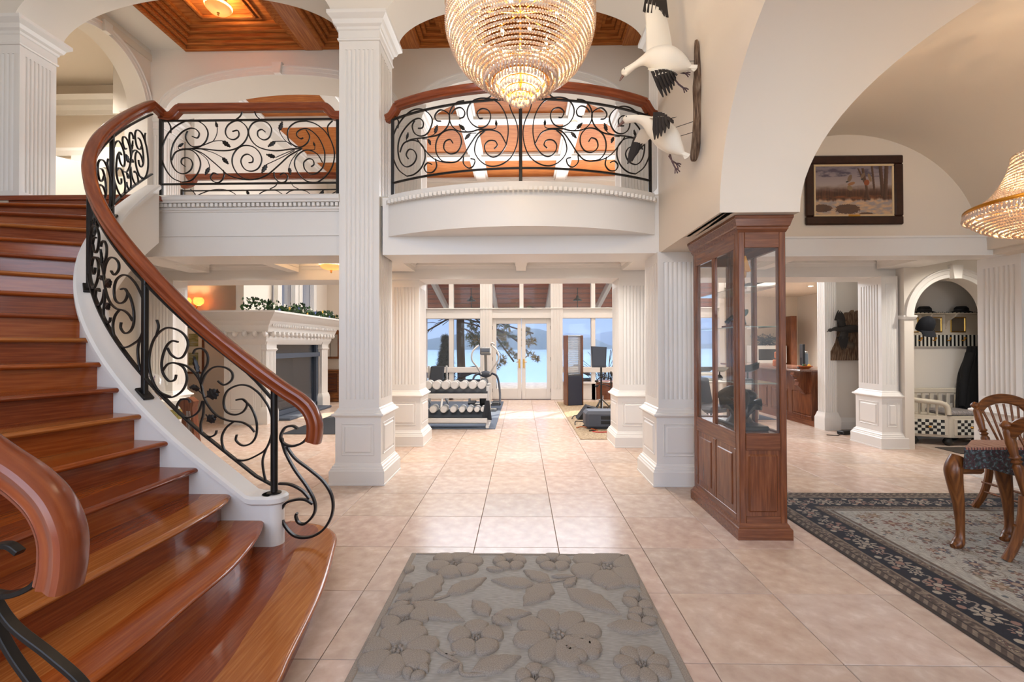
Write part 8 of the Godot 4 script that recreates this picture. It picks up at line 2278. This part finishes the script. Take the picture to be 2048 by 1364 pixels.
	for q in [[0.9, 18.0, "bare brown brush below the doors, nearest the fence"], [3.1, 17.0, "bare twiggy shrub behind the pole speaker"], [-0.6, 18.4, "low brown brush at the foot of the doors' view"]]:
		var b := thing("brush", q[2], "shrub", V(q[0], -1.2, q[1]), 0.0, "bare winter shrubs")
		m = MB.new(); var tall := 2.6 if q[0] > 2.0 else 1.15
		for i in 60:
			var a := r.randf() * TAU; var sp := r.randf_range(0.2, 0.9)
			m.tube(PackedVector3Array([Vector3(r.randf_range(-0.3, 0.3), 0, 0), Vector3(sp * cos(a) * 0.6, tall * r.randf_range(0.5, 0.8), sp * sin(a) * 0.5), Vector3(sp * cos(a) * 1.3, tall * r.randf_range(0.5, 1.0), sp * sin(a))]), 0.011, 4)
		m.has_uv = false; put(m, "twigs", mats.bark, b, 60.0)

func hill(label: String, prof: Array, dist: float, depth: float, mat: String) -> void:
	# skyline bearings (as directions from the house) give the ridge; the slope runs down to the shore in front and away behind
	var n := FastNoiseLite.new(); n.seed = int(dist); n.frequency = 0.02; n.fractal_octaves = 4
	var c := smooth2(prof, 8)
	var m := MB.new()
	var rows := []
	for j in 5:
		var row := PackedVector3Array()
		for q in c:
			var d := dist + depth * j / 4.0
			var x := (q.x - 1042.0) / 927.0 * dist
			var top := 1.478 + (690.0 - q.y) / 927.0 * (dist + depth * 0.6) + 1.2 * n.get_noise_2d(q.x * 3.0, j)
			var k: float = [0.0, 0.45, 0.8, 1.0, 0.0][j]
			row.append(V(x * (1.0 + 0.05 * j), lerpf(-6.5, maxf(top, -6.0), k) + (dist / 300.0 * n.get_noise_2d(q.x * 4.0, j * 40.0) if k > 0 and k < 1 else 0.0), d))
		rows.append(row)
	for j in 4:
		for i in c.size() - 1: m.quad(rows[j][i], rows[j][i + 1], rows[j + 1][i + 1], rows[j + 1][i])
	tag(put(m, "hill", mats[mat], null, 60.0), label, "hill", "hills across the lake")

# ---------- ironwork outlines: panel coordinates in metres ----------
const LEFT_SCROLLS := [
	[-3.715,3.275,-3.824,3.324,-3.906,3.433,-3.942,3.563,-3.929,3.692,-3.869,3.820,-3.772,3.905,-3.652,3.956,-3.554,3.951,-3.467,3.896,-3.429,3.815,-3.450,3.729,-3.510,3.671,-3.607,3.645,-3.716,3.641],
	[-3.683,3.450,-3.724,3.485,-3.716,3.533,-3.667,3.546,-3.618,3.521,-3.599,3.467,-3.628,3.403,-3.699,3.368,-3.775,3.394,-3.830,3.475,-3.841,3.583,-3.809,3.712,-3.728,3.819,-3.641,3.866,-3.570,3.860,-3.527,3.811,-3.548,3.761,-3.606,3.780],
	[-3.657,3.839,-3.679,3.775,-3.651,3.710,-3.597,3.666,-3.510,3.671],
	[-3.833,3.518,-3.792,3.604,-3.705,3.635,-3.607,3.624,-3.537,3.558,-3.511,3.472,-3.541,3.375,-3.617,3.296,-3.715,3.275],
	[-3.607,3.645,-3.466,3.638,-3.314,3.620,-3.195,3.621,-3.097,3.650,-3.022,3.714,-2.984,3.799,-3.001,3.875,-3.066,3.935,-3.131,3.943,-3.207,3.899,-3.236,3.824,-3.206,3.759,-3.141,3.739,-3.087,3.779,-3.098,3.838,-3.158,3.828],
	[-2.385,3.632,-2.503,3.628,-2.665,3.611,-2.795,3.627,-2.892,3.669,-2.957,3.745,-2.979,3.831,-2.936,3.912,-2.860,3.940,-2.774,3.920,-2.725,3.850,-2.746,3.764,-2.806,3.731,-2.870,3.766,-2.876,3.825,-2.833,3.846,-2.795,3.819],
	[-3.607,3.640,-3.488,3.590,-3.379,3.503,-3.292,3.427,-3.205,3.351,-3.097,3.312,-2.978,3.295,-2.859,3.310,-2.751,3.362,-2.632,3.463,-2.525,3.558,-2.395,3.626],
	[-2.976,3.482,-2.933,3.493,-2.935,3.541,-2.989,3.576,-3.043,3.553,-3.062,3.489,-3.021,3.413,-2.945,3.389,-2.870,3.422,-2.832,3.508,-2.859,3.594,-2.924,3.654,-3.016,3.673,-3.092,3.645,-3.151,3.565,-3.157,3.468,-3.108,3.371,-3.032,3.311,-2.967,3.298],
	[-3.259,3.405,-3.248,3.351,-3.275,3.292,-3.324,3.268,-3.378,3.288,-3.400,3.331,-3.368,3.374,-3.319,3.357],
	[-2.697,3.378,-2.691,3.324,-2.653,3.276,-2.605,3.261,-2.562,3.280,-2.546,3.333,-2.589,3.366,-2.632,3.345],
	[-2.342,3.933,-2.245,3.903,-2.148,3.832,-2.073,3.724,-2.032,3.585,-2.046,3.457,-2.105,3.350,-2.191,3.276,-2.255,3.259,-2.352,3.283,-2.438,3.375,-2.471,3.472,-2.438,3.557,-2.363,3.610,-2.288,3.607,-2.212,3.560,-2.164,3.479],
	[-2.287,3.432,-2.255,3.459,-2.271,3.507,-2.320,3.518,-2.368,3.476,-2.357,3.406,-2.298,3.354,-2.223,3.362,-2.158,3.426,-2.137,3.522,-2.148,3.629,-2.213,3.758,-2.310,3.840,-2.385,3.846,-2.439,3.814,-2.444,3.772,-2.406,3.739,-2.374,3.749],
	[-2.051,3.933,-2.103,3.875,-2.100,3.800,-2.073,3.724],
	[-3.892,3.966,-3.848,3.896,-3.844,3.820],
	[-2.342,3.933,-2.450,3.922,-2.525,3.869,-2.549,3.794,-2.525,3.708,-2.449,3.654,-2.385,3.653,-2.320,3.706,-2.306,3.770,-2.342,3.835],
	[-3.044,4.069,-3.066,4.004,-3.120,3.957],
	[-2.920,4.067,-2.893,3.997,-2.844,3.953]]
const LEFT_STEMS := [
	[-3.531,3.660,-3.423,3.702,-3.369,3.728,-3.331,3.803,-3.326,3.868],
	[-3.466,3.687,-3.369,3.723,-3.271,3.727],
	[-3.510,3.639,-3.379,3.600,-3.271,3.545],
	[-3.586,3.634,-3.499,3.579,-3.433,3.514,-3.409,3.439],
	[-2.449,3.643,-2.536,3.698,-2.579,3.714,-2.676,3.715],
	[-2.503,3.665,-2.590,3.741,-2.638,3.827],
	[-2.449,3.632,-2.579,3.580,-2.676,3.538],
	[-2.471,3.611,-2.611,3.538,-2.773,3.464],
	[-2.438,3.589,-2.503,3.504,-2.530,3.430],
	[-3.716,3.641,-3.751,3.641,-3.760,3.663],
	[-2.320,3.618,-2.255,3.617,-2.245,3.651]]
const LEFT_LEAVES := [
	[-3.326,3.868,-3.342,3.938],
	[-3.271,3.727,-3.179,3.656],
	[-3.271,3.545,-3.200,3.469],
	[-3.409,3.439,-3.460,3.353],
	[-2.676,3.715,-2.762,3.657],
	[-2.638,3.827,-2.606,3.929],
	[-2.676,3.538,-2.778,3.569],
	[-2.773,3.464,-2.832,3.368],
	[-2.530,3.430,-2.513,3.344],
	[-3.760,3.663,-3.700,3.705],
	[-2.245,3.651,-2.261,3.700]]
const CENTRE_SCROLLS := [
	[-1.220,3.272,-1.327,3.368,-1.397,3.524,-1.410,3.684,-1.363,3.810,-1.272,3.908,-1.159,3.962,-1.049,3.951,-0.960,3.886,-0.920,3.797,-0.968,3.687,-1.050,3.665,-1.125,3.712,-1.154,3.794,-1.125,3.848],
	[-1.202,3.456,-1.228,3.507,-1.193,3.553,-1.133,3.528,-1.103,3.458,-1.142,3.390,-1.228,3.374,-1.300,3.446,-1.332,3.570,-1.317,3.690,-1.255,3.781,-1.159,3.848,-1.074,3.859,-1.025,3.810,-1.033,3.752,-1.083,3.755],
	[-1.308,3.549,-1.264,3.630,-1.176,3.647,-1.083,3.612,-1.017,3.532,-1.004,3.425,-1.050,3.328,-1.134,3.275,-1.220,3.272],
	[-1.220,3.642,-1.159,3.654,-1.000,3.641,-0.872,3.640,-0.794,3.672,-0.740,3.737,-0.732,3.824,-0.778,3.875,-0.841,3.897,-0.891,3.851,-0.872,3.795,-0.825,3.780],
	[-0.574,3.954,-0.656,3.944,-0.717,3.880,-0.732,3.794,-0.702,3.709,-0.627,3.646,-0.508,3.628,-0.420,3.642,-0.275,3.634],
	[-0.709,3.835,-0.671,3.880,-0.611,3.887,-0.569,3.838,-0.581,3.788,-0.626,3.779],
	[-1.091,3.637,-1.033,3.550,-0.952,3.446,-0.873,3.382,-0.764,3.342,-0.657,3.339,-0.582,3.397,-0.508,3.505,-0.434,3.600,-0.362,3.630,-0.275,3.624,-0.203,3.584,-0.154,3.496,-0.146,3.468,-0.204,3.384,-0.276,3.352,-0.340,3.391,-0.365,3.465,-0.326,3.519,-0.261,3.516,-0.235,3.471,-0.268,3.437],
	[-0.718,3.336,-0.810,3.365,-0.872,3.448,-0.880,3.553,-0.841,3.635,-0.763,3.674,-0.672,3.662,-0.612,3.589,-0.609,3.501,-0.657,3.434,-0.733,3.429,-0.791,3.488,-0.779,3.559,-0.725,3.574,-0.695,3.533],
	[-0.146,3.468,-0.125,3.581,-0.132,3.710,-0.174,3.826,-0.246,3.916,-0.368,3.957,-0.478,3.943,-0.537,3.870,-0.537,3.783,-0.485,3.698,-0.405,3.658,-0.333,3.685,-0.301,3.762,-0.325,3.828,-0.390,3.852,-0.437,3.816,-0.419,3.757,-0.383,3.754],
	[-0.362,3.623,-0.434,3.556,-0.467,3.444,-0.435,3.355,-0.362,3.285,-0.276,3.259,-0.176,3.283,-0.090,3.352,-0.040,3.465,-0.025,3.593,-0.046,3.708,-0.096,3.823,-0.110,3.895,-0.088,3.937],
	[-0.888,3.399,-0.873,3.315,-0.920,3.263,-0.985,3.273,-1.014,3.330,-0.976,3.368,-0.928,3.346],
	[-0.582,3.382,-0.582,3.310,-0.530,3.259,-0.479,3.279,-0.464,3.335,-0.508,3.354],
	[-1.372,3.961,-1.326,3.893,-1.336,3.818],
	[-0.274,4.026,-0.303,3.970,-0.361,3.939]]
const CENTRE_STEMS := [
	[-1.220,3.642,-1.228,3.675,-1.223,3.689],
	[-1.000,3.639,-0.920,3.648,-0.888,3.665],
	[-0.508,3.628,-0.552,3.637,-0.570,3.656],
	[-0.449,3.608,-0.493,3.612,-0.515,3.607],
	[-0.304,3.633,-0.253,3.644,-0.243,3.665],
	[-1.033,3.632,-0.976,3.621,-0.960,3.611]]
const CENTRE_LEAVES := [
	[-1.223,3.669,-1.202,3.737],
	[-0.891,3.658,-0.864,3.745],
	[-0.567,3.649,-0.626,3.714],
	[-0.508,3.614,-0.567,3.555],
	[-0.243,3.661,-0.246,3.723],
	[-0.965,3.619,-0.939,3.548]]
const STAIR_SCROLLS := [
	[0.211,0.274,0.303,0.233,0.366,0.281,0.381,0.393,0.339,0.554,0.252,0.697,0.169,0.761,0.108,0.774,0.084,0.732,0.113,0.634,0.156,0.577,0.206,0.560,0.234,0.581],
	[0.156,0.687,0.200,0.656,0.245,0.578,0.277,0.460,0.270,0.386,0.224,0.369,0.180,0.413,0.168,0.458],
	[0.270,0.398,0.231,0.474,0.174,0.531,0.113,0.550,0.091,0.495,0.119,0.399,0.186,0.295,0.250,0.240],
	[0.174,0.531,0.101,0.577,0.042,0.582,0.002,0.561,-0.018,0.509],
	[0.048,0.701,0.031,0.744,-0.015,0.787,-0.049,0.774,-0.049,0.713,-0.021,0.635,-0.006,0.567,-0.021,0.489,-0.050,0.444,-0.107,0.421,-0.187,0.444,-0.278,0.504,-0.334,0.520,-0.368,0.508],
	[-0.010,0.547,-0.038,0.637,-0.095,0.726,-0.163,0.779,-0.214,0.785,-0.214,0.735,-0.163,0.661,-0.120,0.654],
	[-0.413,0.783,-0.379,0.790,-0.322,0.780,-0.254,0.729,-0.186,0.640,-0.160,0.552,-0.175,0.497,-0.232,0.517,-0.289,0.580,-0.317,0.652,-0.289,0.664,-0.243,0.623],
	[-0.289,0.664,-0.345,0.652,-0.380,0.589,-0.380,0.500,-0.346,0.418,-0.289,0.357,-0.244,0.355,-0.249,0.398],
	[-0.232,0.474,-0.176,0.385,-0.147,0.296,-0.165,0.231,-0.222,0.220,-0.301,0.268,-0.391,0.375,-0.448,0.464,-0.482,0.580,-0.487,0.673,-0.464,0.745,-0.413,0.783],
	[-0.448,0.464,-0.423,0.366,-0.431,0.283,-0.448,0.235],
	[0.067,0.359,0.083,0.368,0.136,0.316,0.163,0.242,0.142,0.215,0.076,0.252,0.012,0.344,-0.018,0.442],
	[-0.027,0.449,-0.022,0.355,-0.005,0.274,-0.016,0.227,-0.062,0.238,-0.102,0.283,-0.113,0.320],
	[0.319,0.697,0.305,0.663,0.325,0.578]]
const STAIR_STEMS := [
	[-0.018,0.509,0.008,0.589,0.019,0.613],
	[-0.018,0.486,0.019,0.490],
	[-0.033,0.476,-0.073,0.518],
	[-0.039,0.368,-0.084,0.359]]
const STAIR_LEAVES := [
	[0.013,0.596,0.040,0.691],
	[0.002,0.510,0.065,0.461],
	[-0.050,0.494,-0.127,0.594],
	[-0.050,0.332,-0.109,0.412]]
const NEWEL_SCROLLS := [
	[-0.657,0.755,-0.623,0.748,-0.572,0.695,-0.544,0.617,-0.561,0.586,-0.617,0.610,-0.685,0.683,-0.725,0.758,-0.733,0.821],
	[-0.550,0.610,-0.561,0.569,-0.584,0.525,-0.640,0.469,-0.714,0.426,-0.764,0.377,-0.776,0.319,-0.753,0.246,-0.703,0.164,-0.663,0.142,-0.646,0.168,-0.654,0.196],
	[-0.584,0.581,-0.640,0.547,-0.742,0.549,-0.832,0.541,-0.888,0.485,-0.888,0.374,-0.832,0.230,-0.742,0.109,-0.641,0.035,-0.573,0.049,-0.548,0.107,-0.573,0.194,-0.641,0.274,-0.708,0.327,-0.759,0.339],
	[-0.533,0.296,-0.607,0.348,-0.686,0.371,-0.736,0.355]]
const HANDRAIL_END := [-0.265,0.931,-0.390,0.933,-0.504,0.938,-0.594,0.947,-0.674,0.958,-0.736,0.945,-0.770,0.894,-0.773,0.818,-0.762,0.748]
